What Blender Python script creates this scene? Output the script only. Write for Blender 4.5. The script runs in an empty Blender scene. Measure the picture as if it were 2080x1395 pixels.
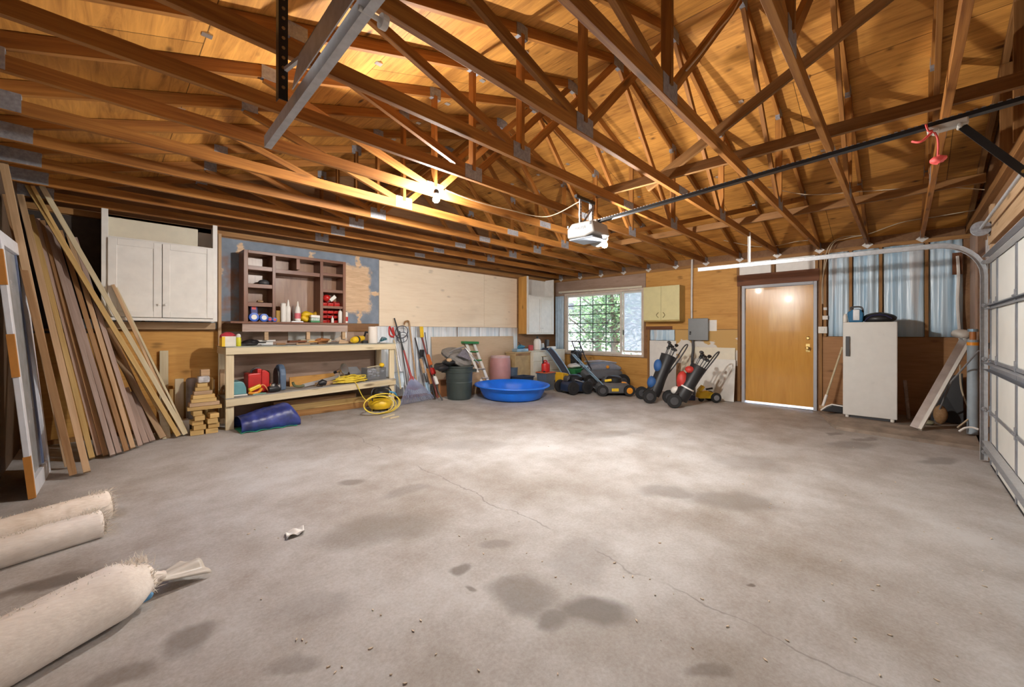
import bpy, bmesh, math, random
from mathutils import Vector as V, Matrix, Quaternion
SC = bpy.context.scene
COL = SC.collection
random.seed(7)
PI = math.pi

# ------------------------------------------------------------------ camera, sky, exposure
CAM_Z = 1.37
YAW, ROLL, FPX, HOR = 0.7959, 0.0012, 813.0, 674.14
cam = bpy.data.cameras.new('camera'); cam_o = bpy.data.objects.new('camera', cam); COL.objects.link(cam_o)
cam.sensor_fit = 'HORIZONTAL'; cam.sensor_width = 36.0
cam.lens = FPX/2080*36.0
cam.shift_y = (HOR-697.5)/2080
cam.clip_start = .02; cam.clip_end = 300
cam_o.location = (0, 0, CAM_Z)
cam_o.rotation_euler = (PI/2, -ROLL, -YAW)
SC.camera = cam_o
SC.view_settings.view_transform = 'Standard'
SC.view_settings.look = 'None'
SC.view_settings.gamma = 1.0
SC.view_settings.use_curve_mapping = False
SC.view_settings.exposure = 0.12
world = bpy.data.worlds.new('world'); SC.world = world; world.use_nodes = True
wn = world.node_tree.nodes; wl = world.node_tree.links
sky = wn.new('ShaderNodeTexSky'); sky.sky_type = 'NISHITA'; sky.sun_disc = False
sky.sun_elevation = math.radians(48); sky.sun_rotation = math.radians(200); sky.air_density = 1.0; sky.dust_density = 2.0
wl.new(sky.outputs['Color'], wn['Background'].inputs['Color'])
wn['Background'].inputs['Strength'].default_value = 1.5
sun = bpy.data.lights.new('sun', 'SUN'); sun.energy = 1.3; sun.angle = .01; sun.color = (1, .95, .86)
sun_o = bpy.data.objects.new('sun', sun); COL.objects.link(sun_o)
sun_o.rotation_euler = (math.radians(42), 0, math.radians(20))
BULB_E = 4500.0
OPENER_E = 7000.0

# ------------------------------------------------------------------ helpers
def fz(y): return .018*y                      # the slab falls gently towards the big door
def _ray(u, v):
    x = (u-1040)/FPX; y = (v-HOR)/FPX
    f = V((math.sin(YAW), math.cos(YAW), 0)); r = V((math.cos(YAW), -math.sin(YAW), 0)); up = V((0, 0, 1))
    cr, sr = math.cos(ROLL), math.sin(ROLL)
    return f + (cr*r+sr*up)*x - (cr*up-sr*r)*y
O = V((0, 0, CAM_Z))
def aX(u, v, X): d = _ray(u, v); return O+d*(X/d.x)
def aY(u, v, Y): d = _ray(u, v); return O+d*(Y/d.y)
def aZ(u, v, Z): d = _ray(u, v); return O+d*((Z-CAM_Z)/d.z)
def aF(u, v): d = _ray(u, v); return O+d*(-CAM_Z/(d.z-.018*d.y))

WM = {}
def empty(name, loc, rz=0.0):
    o = bpy.data.objects.new(name, None); COL.objects.link(o)
    o.empty_display_size = .05
    M = Matrix.Translation(V(loc)) @ Matrix.Rotation(rz, 4, 'Z')
    o.matrix_local = M; WM[o.name] = M
    return o
def tag(o, label=None, cat=None, group=None, kind=None):
    if label: o['label'] = label
    if cat: o['category'] = cat
    if group: o['group'] = group
    if kind: o['kind'] = kind
    return o
def thing(name, loc, label, cat, group=None, rz=0.0):
    return tag(empty(name, loc, rz), label, cat, group)

class MB:
    """collects geometry in world space, linked as ONE mesh object"""
    def __init__(s): s.v = []; s.f = []
    def add(s, vs, fs):
        n = len(s.v); s.v += [V(p) for p in vs]; s.f += [tuple(i+n for i in f) for f in fs]; return s
    def box(s, lo, hi):
        (a, b, c), (d, e, f) = lo, hi
        return s.add([(a,b,c),(d,b,c),(d,e,c),(a,e,c),(a,b,f),(d,b,f),(d,e,f),(a,e,f)],
                     [(0,3,2,1),(4,5,6,7),(0,1,5,4),(1,2,6,5),(2,3,7,6),(3,0,4,7)])
    def bar(s, p0, p1, w, h, up=(0,0,1)):
        """box along p0-p1, w across, h along up"""
        p0, p1 = V(p0), V(p1); d = (p1-p0).normalized(); up = V(up)
        r = d.cross(up)
        if r.length < 1e-5: r = d.cross(V((0,1,0)))
        r.normalize(); u = r.cross(d)
        q = [r*(-w/2)-u*h/2, r*w/2-u*h/2, r*w/2+u*h/2, r*(-w/2)+u*h/2]
        return s.add([p0+k for k in q]+[p1+k for k in q], [(0,1,2,3),(7,6,5,4),(0,4,5,1),(1,5,6,2),(2,6,7,3),(3,7,4,0)])
    def tube(s, pts, r, n=8, caps=True):
        pts = [V(p) for p in pts]; rs = r if isinstance(r, (list, tuple)) else [r]*len(pts)
        rings = []; prev = None
        for i, p in enumerate(pts):
            a = pts[max(i-1, 0)]; b = pts[min(i+1, len(pts)-1)]; t = (b-a)
            t = t.normalized() if t.length > 1e-9 else V((0,0,1))
            if prev is None:
                x = t.orthogonal().normalized()
            else:
                x = prev-t*prev.dot(t)
                x = x.normalized() if x.length > 1e-6 else t.orthogonal().normalized()
            prev = x; y = t.cross(x)
            rings.append([p+(x*math.cos(2*PI*k/n)+y*math.sin(2*PI*k/n))*rs[i] for k in range(n)])
        b = len(s.v)
        for rg in rings: s.v += rg
        for i in range(len(rings)-1):
            for k in range(n):
                a0 = b+i*n+k; a1 = b+i*n+(k+1) % n
                s.f.append((a0, a1, a1+n, a0+n))
        if caps:
            s.f.append(tuple(b+k for k in range(n))[::-1]); m = b+(len(rings)-1)*n; s.f.append(tuple(m+k for k in range(n)))
        return s
    def cyl(s, p0, p1, r0, r1=None, n=16): return s.tube([p0, p1], [r0, r0 if r1 is None else r1], n)
    def lathe(s, c, prof, n=24, axis=(0,0,1), sx=1.0, sy=1.0):
        """prof: (radius, height) pairs, open profile; ends closed when radius is 0 or by caps"""
        c = V(c); ax = V(axis).normalized(); x = ax.orthogonal().normalized() if abs(ax.z) < .999 else V((1,0,0)); y = ax.cross(x)
        b = len(s.v)
        for r, h in prof:
            for k in range(n):
                a = 2*PI*k/n; s.v.append(c+ax*h+x*(math.cos(a)*r*sx)+y*(math.sin(a)*r*sy))
        m = len(prof)
        for i in range(m-1):
            for k in range(n):
                a0 = b+i*n+k; a1 = b+i*n+(k+1) % n; s.f.append((a0, a1, a1+n, a0+n))
        s.f.append(tuple(b+k for k in range(n))[::-1]); s.f.append(tuple(b+(m-1)*n+k for k in range(n)))
        return s
    def prism(s, poly, off):
        """polygon (world points) extruded by the vector off"""
        n = len(poly); off = V(off); vs = [V(p) for p in poly]; vs += [p+off for p in vs]
        return s.add(vs, [tuple(range(n))[::-1], tuple(range(n, 2*n))]+[(i, (i+1) % n, n+(i+1) % n, n+i) for i in range(n)])
    def blob(s, c, r, n=16, m=10, amp=0.0, seed=0, flat=None):
        """lumpy ellipsoid"""
        rx, ry, rz = r if isinstance(r, (tuple, list)) else (r, r, r); c = V(c); rnd = random.Random(seed)
        ph = [(rnd.uniform(0, 6), rnd.randint(1, 4), rnd.randint(1, 3), rnd.uniform(.4, 1)) for _ in range(5)]
        prof = []; b = len(s.v)
        for j in range(m+1):
            t = PI*j/m
            for k in range(n):
                a = 2*PI*k/n
                q = 1+amp*sum(w*math.sin(u*a+p)*math.sin(q_*t+p) for p, u, q_, w in ph)/2.2
                z = -math.cos(t)*rz*q
                if flat is not None: z = max(z, -flat*rz)
                s.v.append(c+V((math.cos(a)*math.sin(t)*rx*q, math.sin(a)*math.sin(t)*ry*q, z)))
        for j in range(m):
            for k in range(n):
                a0 = b+j*n+k; a1 = b+j*n+(k+1) % n; s.f.append((a0, a1, a1+n, a0+n))
        return s
    def grid(s, fn, nu, nv, close_u=False):
        b = len(s.v)
        for j in range(nv+1):
            for i in range(nu+(0 if close_u else 1)): s.v.append(V(fn(i/nu, j/nv)))
        w = nu if close_u else nu+1
        for j in range(nv):
            for i in range(nu):
                i1 = (i+1) % w
                s.f.append((b+j*w+i, b+j*w+i1, b+(j+1)*w+i1, b+(j+1)*w+i))
        return s
    def torus(s, c, R, r, axis=(0,0,1), n=32, m=8, sx=1, sy=1):
        c = V(c); ax = V(axis).normalized(); x = ax.orthogonal().normalized() if abs(ax.z) < .999 else V((1,0,0)); y = ax.cross(x)
        def fn(u, v):
            a, b_ = 2*PI*u, 2*PI*v; d = x*math.cos(a)*sx+y*math.sin(a)*sy
            return c+d*(R+r*math.cos(b_))+ax*(r*math.sin(b_))
        b = len(s.v)
        for i in range(n):
            for j in range(m): s.v.append(fn(i/n, j/m))
        for i in range(n):
            for j in range(m):
                s.f.append((b+i*m+j, b+((i+1) % n)*m+j, b+((i+1) % n)*m+(j+1) % m, b+i*m+(j+1) % m))
        return s
    def build(s, name, mat, parent=None, M=None, smooth=False, bevel=0.0, solid=0.0, weld=False, sub=0):
        if M is None:
            if parent is not None: M = WM[parent.name].copy()
            else:
                lo = V((min(p.x for p in s.v), min(p.y for p in s.v), min(p.z for p in s.v)))
                hi = V((max(p.x for p in s.v), max(p.y for p in s.v), max(p.z for p in s.v)))
                M = Matrix.Translation(V(((lo.x+hi.x)/2, (lo.y+hi.y)/2, lo.z)))
        Mi = M.inverted()
        me = bpy.data.meshes.new(name); me.from_pydata([Mi @ p for p in s.v], [], s.f)
        bm = bmesh.new(); bm.from_mesh(me)
        if weld: bmesh.ops.remove_doubles(bm, verts=bm.verts, dist=1e-5)
        bmesh.ops.recalc_face_normals(bm, faces=bm.faces); bm.to_mesh(me); bm.free()
        if smooth:
            for p in me.polygons: p.use_smooth = True
            me.set_sharp_from_angle(angle=math.radians(40))
        me.materials.append(mat)
        o = bpy.data.objects.new(name, me); COL.objects.link(o)
        if parent is not None:
            o.parent = parent; o.matrix_local = WM[parent.name].inverted() @ M
        else: o.matrix_local = M
        WM[o.name] = M
        if solid: md = o.modifiers.new('thick', 'SOLIDIFY'); md.thickness = solid; md.offset = 0
        if bevel: md = o.modifiers.new('edge', 'BEVEL'); md.width = bevel; md.segments = 2; md.limit_method = 'ANGLE'; md.angle_limit = .6
        if sub: md = o.modifiers.new('sub', 'SUBSURF'); md.levels = sub; md.render_levels = sub
        return o

def frame_along(p0, p1, up=(0,0,1), mid=False):
    """matrix: local X runs p0 to p1"""
    p0, p1 = V(p0), V(p1); x = (p1-p0).normalized(); up = V(up)
    y = up.cross(x)
    if y.length < 1e-5: y = V((0,1,0)).cross(x)
    y.normalize(); z = x.cross(y)
    M = Matrix((x, y, z)).transposed().to_4x4(); M.translation = (p0+p1)/2 if mid else p0
    return M
def board(name, p0, p1, w, h, mat, parent=None, up=(0,0,1), bevel=.002):
    """straight timber: its own local X along the grain"""
    return MB().bar(p0, p1, w, h, up).build(name, mat, parent, M=frame_along(p0, p1, up), bevel=bevel)
def dup(root, loc, rz=None, label=None, group=None, scale=None):
    r = root.copy(); COL.objects.link(r)
    r.location = loc
    if rz is not None: r.rotation_euler = (0, 0, rz)
    if scale: r.scale = scale
    if label: r['label'] = label
    if group: r['group'] = group
    for ch in list(root.children):
        c = ch.copy(); COL.objects.link(c); c.parent = r
        for g in list(ch.children):
            d = g.copy(); COL.objects.link(d); d.parent = c
    return r
ORD = ['first','second','third','fourth','fifth','sixth','seventh','eighth','ninth','tenth','eleventh','twelfth','thirteenth','fourteenth','fifteenth']
def lerp(a, b, t): return V(a)*(1-t)+V(b)*t
def arc(pts, n=8):
    """smooth curve through points (Catmull-Rom)"""
    pts = [V(p) for p in pts]; q = [pts[0]]+pts+[pts[-1]]; out = []
    for i in range(len(pts)-1):
        a, b, c, d = q[i], q[i+1], q[i+2], q[i+3]
        for k in range(n):
            t = k/n; out.append(.5*((2*b)+(c-a)*t+(2*a-5*b+4*c-d)*t*t+(3*b-a-3*c+d)*t**3))
    out.append(pts[-1]); return out
# ------------------------------------------------------------------ materials
MATS = {}
class NT:
    def __init__(s, name):
        s.m = bpy.data.materials.new(name); s.m.use_nodes = True; s.t = s.m.node_tree
        s.b = s.t.nodes['Principled BSDF']; s.out = s.t.nodes['Material Output']
    def n(s, kind, **kw):
        nd = s.t.nodes.new(kind)
        for k, v in kw.items(): setattr(nd, k, v)
        return nd
    def l(s, a, b): s.t.links.new(a, b)
    def val(s, sock, v):
        if hasattr(v, 'is_output') : s.l(v, sock)
        else: sock.default_value = v
    def math(s, op, a, b=None, clamp=False):
        nd = s.n('ShaderNodeMath', operation=op, use_clamp=clamp); s.val(nd.inputs[0], a)
        if b is not None: s.val(nd.inputs[1], b)
        return nd.outputs[0]
    def vmath(s, op, a, b=None, out=0):
        nd = s.n('ShaderNodeVectorMath', operation=op); s.val(nd.inputs[0], a)
        if b is not None: s.val(nd.inputs[1], b)
        return nd.outputs[out]
    def obj(s, rnd=True):
        tc = s.n('ShaderNodeTexCoord'); c = tc.outputs['Object']
        if rnd:
            oi = s.n('ShaderNodeObjectInfo'); k = s.math('MULTIPLY', oi.outputs['Random'], 37.0)
            c = s.vmath('ADD', c, k)
        return c
    def mapping(s, c, scale=(1,1,1), loc=(0,0,0), rot=(0,0,0)):
        nd = s.n('ShaderNodeMapping'); s.l(c, nd.inputs[0]); nd.inputs['Scale'].default_value = scale
        nd.inputs['Location'].default_value = loc; nd.inputs['Rotation'].default_value = rot; return nd.outputs[0]
    def noise(s, c, scale, detail=3, rough=.55, dist=0.0):
        nd = s.n('ShaderNodeTexNoise'); s.l(c, nd.inputs['Vector']); nd.inputs['Scale'].default_value = scale
        nd.inputs['Detail'].default_value = detail; nd.inputs['Roughness'].default_value = rough; nd.inputs['Distortion'].default_value = dist
        return nd.outputs['Fac']
    def vor(s, c, scale, feature='F1', rnd=1.0):
        nd = s.n('ShaderNodeTexVoronoi', feature=feature); s.l(c, nd.inputs['Vector']); nd.inputs['Scale'].default_value = scale
        nd.inputs['Randomness'].default_value = rnd
        return nd.outputs['Distance']
    def ramp(s, f, stops):
        nd = s.n('ShaderNodeValToRGB'); s.l(f, nd.inputs[0]); e = nd.color_ramp.elements
        while len(e) < len(stops): e.new(.5)
        for el, (p, c) in zip(e, stops):
            el.position = p; el.color = (*c, 1) if len(c) == 3 else c
        return nd.outputs['Color']
    def step(s, f, a, b):
        nd = s.n('ShaderNodeMapRange', interpolation_type='SMOOTHSTEP'); s.val(nd.inputs['Value'], f)
        nd.inputs['From Min'].default_value = a; nd.inputs['From Max'].default_value = b
        return nd.outputs['Result']
    def mix(s, f, a, b, blend='MIX'):
        nd = s.n('ShaderNodeMix', data_type='RGBA', blend_type=blend); s.val(nd.inputs[0], f)
        for sock, v in ((nd.inputs[6], a), (nd.inputs[7], b)):
            if isinstance(v, (tuple, list)): sock.default_value = (*v[:3], 1)
            else: s.l(v, sock)
        return nd.outputs[2]
    def bump(s, h, strength=.2, dist=.01):
        nd = s.n('ShaderNodeBump'); s.l(h, nd.inputs['Height']); nd.inputs['Strength'].default_value = strength
        nd.inputs['Distance'].default_value = dist; s.l(nd.outputs[0], s.b.inputs['Normal'])
    def fin(s, col, rough=.6, metal=0.0, spec=.5):
        s.val(s.b.inputs['Base Color'], (*col, 1) if isinstance(col, tuple) else col)
        s.val(s.b.inputs['Roughness'], rough); s.b.inputs['Metallic'].default_value = metal
        s.b.inputs['Specular IOR Level'].default_value = spec
        return s.m

def srgb(r, g, b):
    return tuple((c/255/12.92 if c/255 <= .04045 else ((c/255+.055)/1.055)**2.4) for c in (r, g, b))
def sc(c, k): return tuple(min(1, x*k) for x in c)

def plain(name, col, rough=.5, metal=0.0, var=.12, scale=9.0, bump=0.0, spec=.5):
    """painted, moulded or metal surface with slight mottling"""
    if name in MATS: return MATS[name]
    t = NT(name); c = t.obj(); f = t.noise(c, scale, 4)
    colr = t.ramp(f, [(.3, sc(col, 1-var)), (.7, sc(col, 1+var))])
    if bump: t.bump(t.noise(c, scale*6, 3), bump, .005)
    rg = t.math('ADD', t.math('MULTIPLY', f, .12), rough-.06)
    MATS[name] = t.fin(colr, rg, metal, spec); return MATS[name]

def wood(name, light, dark, rough=.62, knots=.6, gscale=1.0, var=.22, knot_col=None):
    """sawn timber, grain along local X"""
    if name in MATS: return MATS[name]
    t = NT(name); c = t.obj()
    g = t.noise(t.mapping(c, (1.1*gscale, 26*gscale, 26*gscale)), 1.6, 5, .6, .6)
    w = t.noise(t.mapping(c, (.7, 5, 5)), 1.3, 2)
    f = t.math('ADD', t.math('MULTIPLY', g, .65), t.math('MULTIPLY', w, .45))
    col = t.ramp(f, [(.36, dark), (.56, tuple((a+b)/2 for a, b in zip(light, dark))), (.74, light)])
    k = t.vor(t.mapping(c, (1.7, 7.5, 7.5)), 1.0)
    kf = t.step(k, .22, .06)
    col = t.mix(t.math('MULTIPLY', kf, knots), col, knot_col or sc(dark, .38))
    oi = t.n('ShaderNodeObjectInfo'); vv = t.math('ADD', t.math('MULTIPLY', oi.outputs['Random'], 2*var), 1-var)
    h = t.n('ShaderNodeHueSaturation'); t.l(col, h.inputs['Color']); t.l(vv, h.inputs['Value'])
    t.bump(g, .16, .004)
    MATS[name] = t.fin(h.outputs[0], rough, 0, .3); return MATS[name]

def ply(name, light, dark, knots=.7, rough=.6, sheet=None, gs=1.0, patch=0.0):
    """plywood face: broad flowing figure along local X, small knots; sheet=(len,width) draws joints"""
    if name in MATS: return MATS[name]
    t = NT(name); c = t.obj(False)
    d = t.noise(t.mapping(c, (.6, 3.5, 3.5)), 1.5, 3)
    g = t.noise(t.mapping(c, (1.3*gs, 13*gs, 13*gs)), 1.4, 6, .62, 1.4)
    f = t.math('ADD', t.math('MULTIPLY', g, .6), t.math('MULTIPLY', d, .5))
    col = t.ramp(f, [(.34, dark), (.52, tuple((a*.55+b*.45) for a, b in zip(light, dark))), (.72, light)])
    kd = t.vor(t.mapping(c, (3.0, 7.5, 7.5)), 1.0); kf = t.step(kd, .24, .05)
    sel = t.step(t.noise(c, 2.3, 1), .5, .58)
    col = t.mix(t.math('MULTIPLY', t.math('MULTIPLY', kf, sel), knots), col, sc(dark, .3))
    st = t.step(t.noise(t.mapping(c, (1, 1.7, 1.7)), .8, 4), .55, .72)
    col = t.mix(t.math('MULTIPLY', st, .3), col, sc(dark, .8))
    if sheet:
        sp = t.n('ShaderNodeSeparateXYZ'); t.l(c, sp.inputs[0])
        row = t.math('FLOOR', t.math('DIVIDE', sp.outputs[1], sheet[1]))
        x = t.math('ADD', sp.outputs[0], t.math('MULTIPLY', row, sheet[0]/2))
        tone = t.n('ShaderNodeTexWhiteNoise', noise_dimensions='2D')
        cb = t.n('ShaderNodeCombineXYZ'); t.l(row, cb.inputs[0]); t.l(t.math('FLOOR', t.math('DIVIDE', x, sheet[0])), cb.inputs[1]); t.l(cb.outputs[0], tone.inputs[0])
        h = t.n('ShaderNodeHueSaturation'); t.l(col, h.inputs['Color']); t.l(t.math('ADD', t.math('MULTIPLY', tone.outputs['Value'], .35), .82), h.inputs['Value']); col = h.outputs[0]
        for co, L in ((x, sheet[0]), (sp.outputs[1], sheet[1])):
            fr = t.math('FRACT', t.math('DIVIDE', co, L)); e = t.math('MINIMUM', fr, t.math('SUBTRACT', 1.0, fr))
            ln = t.step(e, .0045/L, .002/L)
            col = t.mix(t.math('MULTIPLY', ln, .8), col, sc(dark, .12))
    t.bump(g, .1, .003)
    MATS[name] = t.fin(col, rough, 0, .3); return MATS[name]

def glow(name, col, strength):
    t = NT(name); t.b.inputs['Emission Color'].default_value = (*col, 1); t.b.inputs['Emission Strength'].default_value = strength
    t.b.inputs['Base Color'].default_value = (1, 1, 1, 1); MATS[name] = t.m; return t.m

def glass(name, tint=(.95,.98,.97), haze=0.0):
    t = NT(name); tr = t.n('ShaderNodeBsdfTransparent'); tr.inputs[0].default_value = (*tint, 1)
    gl = t.n('ShaderNodeBsdfGlossy'); gl.inputs['Roughness'].default_value = .03
    fr = t.n('ShaderNodeFresnel'); fr.inputs[0].default_value = 1.45
    mx = t.n('ShaderNodeMixShader'); t.l(fr.outputs[0], mx.inputs[0]); t.l(tr.outputs[0], mx.inputs[1]); t.l(gl.outputs[0], mx.inputs[2]); o = mx.outputs[0]
    if haze:
        df = t.n('ShaderNodeBsdfTranslucent'); df.inputs[0].default_value = (.75, .77, .8, 1)
        dd = t.n('ShaderNodeBsdfDiffuse'); dd.inputs[0].default_value = (.6, .62, .66, 1)
        m0 = t.n('ShaderNodeMixShader'); m0.inputs[0].default_value = .5; t.l(df.outputs[0], m0.inputs[1]); t.l(dd.outputs[0], m0.inputs[2])
        m2 = t.n('ShaderNodeMixShader'); m2.inputs[0].default_value = haze; t.l(o, m2.inputs[1]); t.l(m0.outputs[0], m2.inputs[2]); o = m2.outputs[0]
    t.l(o, t.out.inputs['Surface']); MATS[name] = t.m; return t.m

# timber
M_TRUSS = wood('truss_timber', (.44,.19,.042), (.18,.062,.012), knots=.7, var=.2)
M_BRACE = wood('brace_timber', (.34,.17,.06), (.17,.075,.022), var=.15)
M_PINE = wood('new_pine', (.76,.66,.46), (.60,.48,.29), knots=.75, knot_col=(.10,.05,.02), var=.1)
M_PINEO = wood('yellow_pine', (.68,.47,.20), (.48,.30,.10), knots=.7, var=.15)
M_TAN = wood('tan_timber', (.58,.40,.25), (.39,.25,.13), var=.14)
M_MAUVE = wood('weathered_timber', (.50,.385,.33), (.31,.22,.18), var=.16)
M_BROWN = wood('brown_timber', (.43,.255,.125), (.25,.13,.055), var=.16)
M_PALE = wood('pale_timber', (.68,.60,.42), (.52,.42,.25), var=.08)
M_STUD = wood('stud_timber', (.40,.21,.075), (.22,.10,.03), var=.12)
M_REDWD = wood('stained_cubby_timber', (.27,.13,.08), (.14,.058,.036), rough=.35, knots=.3, var=.1)
M_REDBACK = ply('stained_cubby_back', (.36,.21,.13), (.16,.075,.045), knots=.2, rough=.28, gs=.7)
M_HEADER = wood('red_brown_beam', (.22,.085,.035), (.10,.034,.014), knots=.5, var=.05)
M_ROOF = ply('roof_plywood', (.66,.31,.066), (.20,.07,.013), knots=.95, sheet=(2.44, 1.22))
M_PLYO = ply('orange_plywood', (.68,.37,.10), (.44,.20,.045), knots=.6)
M_PLYB = ply('brown_plywood', (.30,.16,.075), (.17,.08,.034), knots=.5)
M_PLYL = ply('light_plywood', (.90,.77,.60), (.79,.64,.47), knots=.35)
M_PLYG = ply('greyed_plywood', (.46,.325,.25), (.29,.19,.135), knots=.4)
M_CHIP = ply('tan_hardboard', (.62,.47,.32), (.52,.38,.24), knots=.1, gs=2)
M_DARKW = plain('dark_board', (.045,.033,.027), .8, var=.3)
# metals, paints, plastics
M_GALV = plain('galvanized_steel', (.50,.51,.53), .42, .35, var=.12, scale=30)
M_PLATE = plain('nail_plate_steel', (.29,.30,.33), .5, .35, var=.25, scale=40)
M_CLIP = plain('white_hurricane_clip', (.62,.60,.57), .5, .2)
M_BLACKM = plain('black_steel', (.02,.02,.022), .4, .3)
M_WHITE = plain('white_paint', (.78,.76,.72), .45, var=.05)
M_CREAM = plain('cream_paint', (.74,.68,.54), .5, var=.05)
M_OFFW = plain('off_white_enamel', (.70,.68,.63), .35, var=.05)
M_BLACK = plain('black_plastic', (.018,.018,.02), .42)
M_DGREY = plain('dark_grey_plastic', (.06,.06,.065), .45)
M_GREY = plain('mid_grey_plastic', (.25,.25,.26), .5)
M_RUBBER = plain('black_rubber', (.015,.015,.016), .75)
M_RED = plain('red_plastic', (.55,.022,.018), .35)
M_YEL = plain('yellow_plastic', (.80,.52,.02), .4)
M_ORG = plain('orange_plastic', (.80,.30,.02), .4)
M_BLUE = plain('blue_plastic', (.01,.12,.62), .32, var=.1, scale=4)
M_LBLUE = plain('light_blue_metal', (.30,.45,.58), .35, .5)
M_GREEN = plain('green_plastic', (.03,.23,.07), .4)
M_BRASS = plain('brass', (.60,.42,.16), .3, .9)
M_CHROME = plain('chrome', (.65,.65,.66), .18, 1.0)
M_SILVER = plain('aluminium', (.62,.62,.63), .35, .8)
# ------------------------------------------------------------------ setting: floor, walls, roof
XL, XR, YB, YF = -.62, 8.55, 6.75, -.68
ZC = 2.768                     # underside of the trusses
XM, ZR, PITCH = 3.94, 4.39, .325
def roof_z(x): return ZR-abs(x-XM)*PITCH
def truss_y(i): return -.1935+.61*i
I4 = Matrix.Identity(4)

def floor_mat():
    t = NT('concrete'); c = t.obj(False)
    big = t.noise(t.mapping(c, (.55, .55, 0), (3, 1, 0)), 1.0, 4, .55)
    mid = t.noise(t.mapping(c, (1, 1, 0)), 2.6, 6, .62)
    fine = t.noise(c, 60, 5, .7)
    f = t.math('ADD', t.math('ADD', t.math('MULTIPLY', big, .5), t.math('MULTIPLY', mid, .42)), t.math('MULTIPLY', fine, .26))
    col = t.ramp(f, [(.42, (.26,.22,.185)), (.56, (.38,.352,.328)), (.70, (.52,.51,.505))])
    # pitted light specks
    sp = t.vor(c, 55); spf = t.math('MULTIPLY', t.step(sp, .12, .05), t.step(t.noise(c, 3.1, 2), .52, .62))
    col = t.mix(t.math('MULTIPLY', spf, .35), col, (.62,.58,.52))
    flat = t.vmath('MULTIPLY', c, (1, 1, 0))
    dn = t.n('ShaderNodeTexNoise'); t.l(flat, dn.inputs['Vector']); dn.inputs['Scale'].default_value = 2.4; dn.inputs['Detail'].default_value = 4
    warp = t.vmath('SCALE', t.vmath('SUBTRACT', dn.outputs['Color'], (.5, .5, .5)))
    warp.node.inputs['Scale'].default_value = .34
    wc = t.vmath('ADD', flat, t.vmath('MULTIPLY', warp, (1, 1, 0)))
    # oil marks and damp patches: pixel centre, half sizes in metres, turn, strength
    stains = [((1070,1205), .17,.15, 0,.5), ((1192,1244), .155,.125, 0,.72), ((1120,1255), .10,.08, 0,.6), ((947,1149), .07,.05, .3,.6), ((969,1195), .05,.025, -.6,.55),
              ((390,1300), .13,.07, .5,.5), ((235,1375), .12,.06, .5,.5), ((600,1335), .10,.05, .3,.38), ((1360,998), .30,.16, .1,.42), ((1478,1016), .38,.2, .0,.42),
              ((955,903), .42,.22, .2,.25), ((712,978), .11,.07, .2,.5), ((1000,1102), .12,.06, 0,.35), ((1445,1372), .10,.05, .1,.5), ((95,1185), .22,.07, .75,.75),
              ((770,1075), .42,.2, .3,.33), ((1520,940), .35,.3, 0,.25), ((1250,880), .5,.15, .4,.28), ((1740,905), .35,.16, .2,.42), ((1900,935), .35,.1, .2,.42),
              ((1760,892), .25,.07, .55,.5), ((1690,880), .18,.06, .55,.5), ((1508,1182), .022,.014, 0,.8), ((1180,1140), .25,.2, .4,.25), ((350,1160), .07,.04, .5,.35), ((640,1230), .2,.14, .5,.24), ((830,1000), .2,.1, .5,.3)]
    acc = None
    for (px, rx, ry, an, st) in stains:
        p = aF(*px)
        v = t.vmath('SUBTRACT', wc, (p.x, p.y, 0))
        m = t.mapping(v, (1, 1, 1), (0, 0, 0), (0, 0, an-.78)); m.node.vector_type = 'TEXTURE'
        m = t.mapping(m, (1/rx, 1/ry, 0)) if False else t.vmath('MULTIPLY', m, (1/rx, 1/ry, 0))
        d = t.vmath('LENGTH', m, out=1)
        k = t.math('MULTIPLY', t.step(d, 1.25, .55), st)
        acc = k if acc is None else t.math('MAXIMUM', acc, k)
    acc = t.math('MULTIPLY', acc, t.math('ADD', .55, t.math('MULTIPLY', mid, .9)), True)
    col = t.mix(acc, col, (.10,.075,.058))
    # hairline crack running to the far corner
    a, b = aF(760, 905), aF(1590, 1300); d = (b-a).normalized(); nrm = V((-d.y, d.x, 0))
    dist = t.math('ABSOLUTE', t.math('SUBTRACT', t.vmath('DOT_PRODUCT', wc, tuple(nrm), out=1), nrm.dot(V((a.x, a.y, 0)))))
    cr = t.math('MULTIPLY', t.step(dist, .010, .002), t.step(t.noise(c, 1.7, 2), .42, .6))
    col = t.mix(t.math('MULTIPLY', cr, .45), col, (.12,.10,.085))
    t.bump(t.math('ADD', t.math('MULTIPLY', fine, .4), mid), .22, .006)
    return t.fin(col, .62, 0, .4)
M_CONC = floor_mat()
fl = MB(); x0, x1, y0, y1 = XL-.15, XR+.15, YF-.12, YB+.15
fl.add([(x0,y0,fz(y0)),(x1,y0,fz(y0)),(x1,y1,fz(y1)),(x0,y1,fz(y1)),(x0,y0,-.2),(x1,y0,-.2),(x1,y1,-.2),(x0,y1,-.2)],
       [(0,1,2,3),(7,6,5,4),(0,4,5,1),(1,5,6,2),(2,6,7,3),(3,7,4,0)])
tag(fl.build('floor', M_CONC, M=I4), 'bare grey concrete floor with oil stains', kind='structure')
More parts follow.
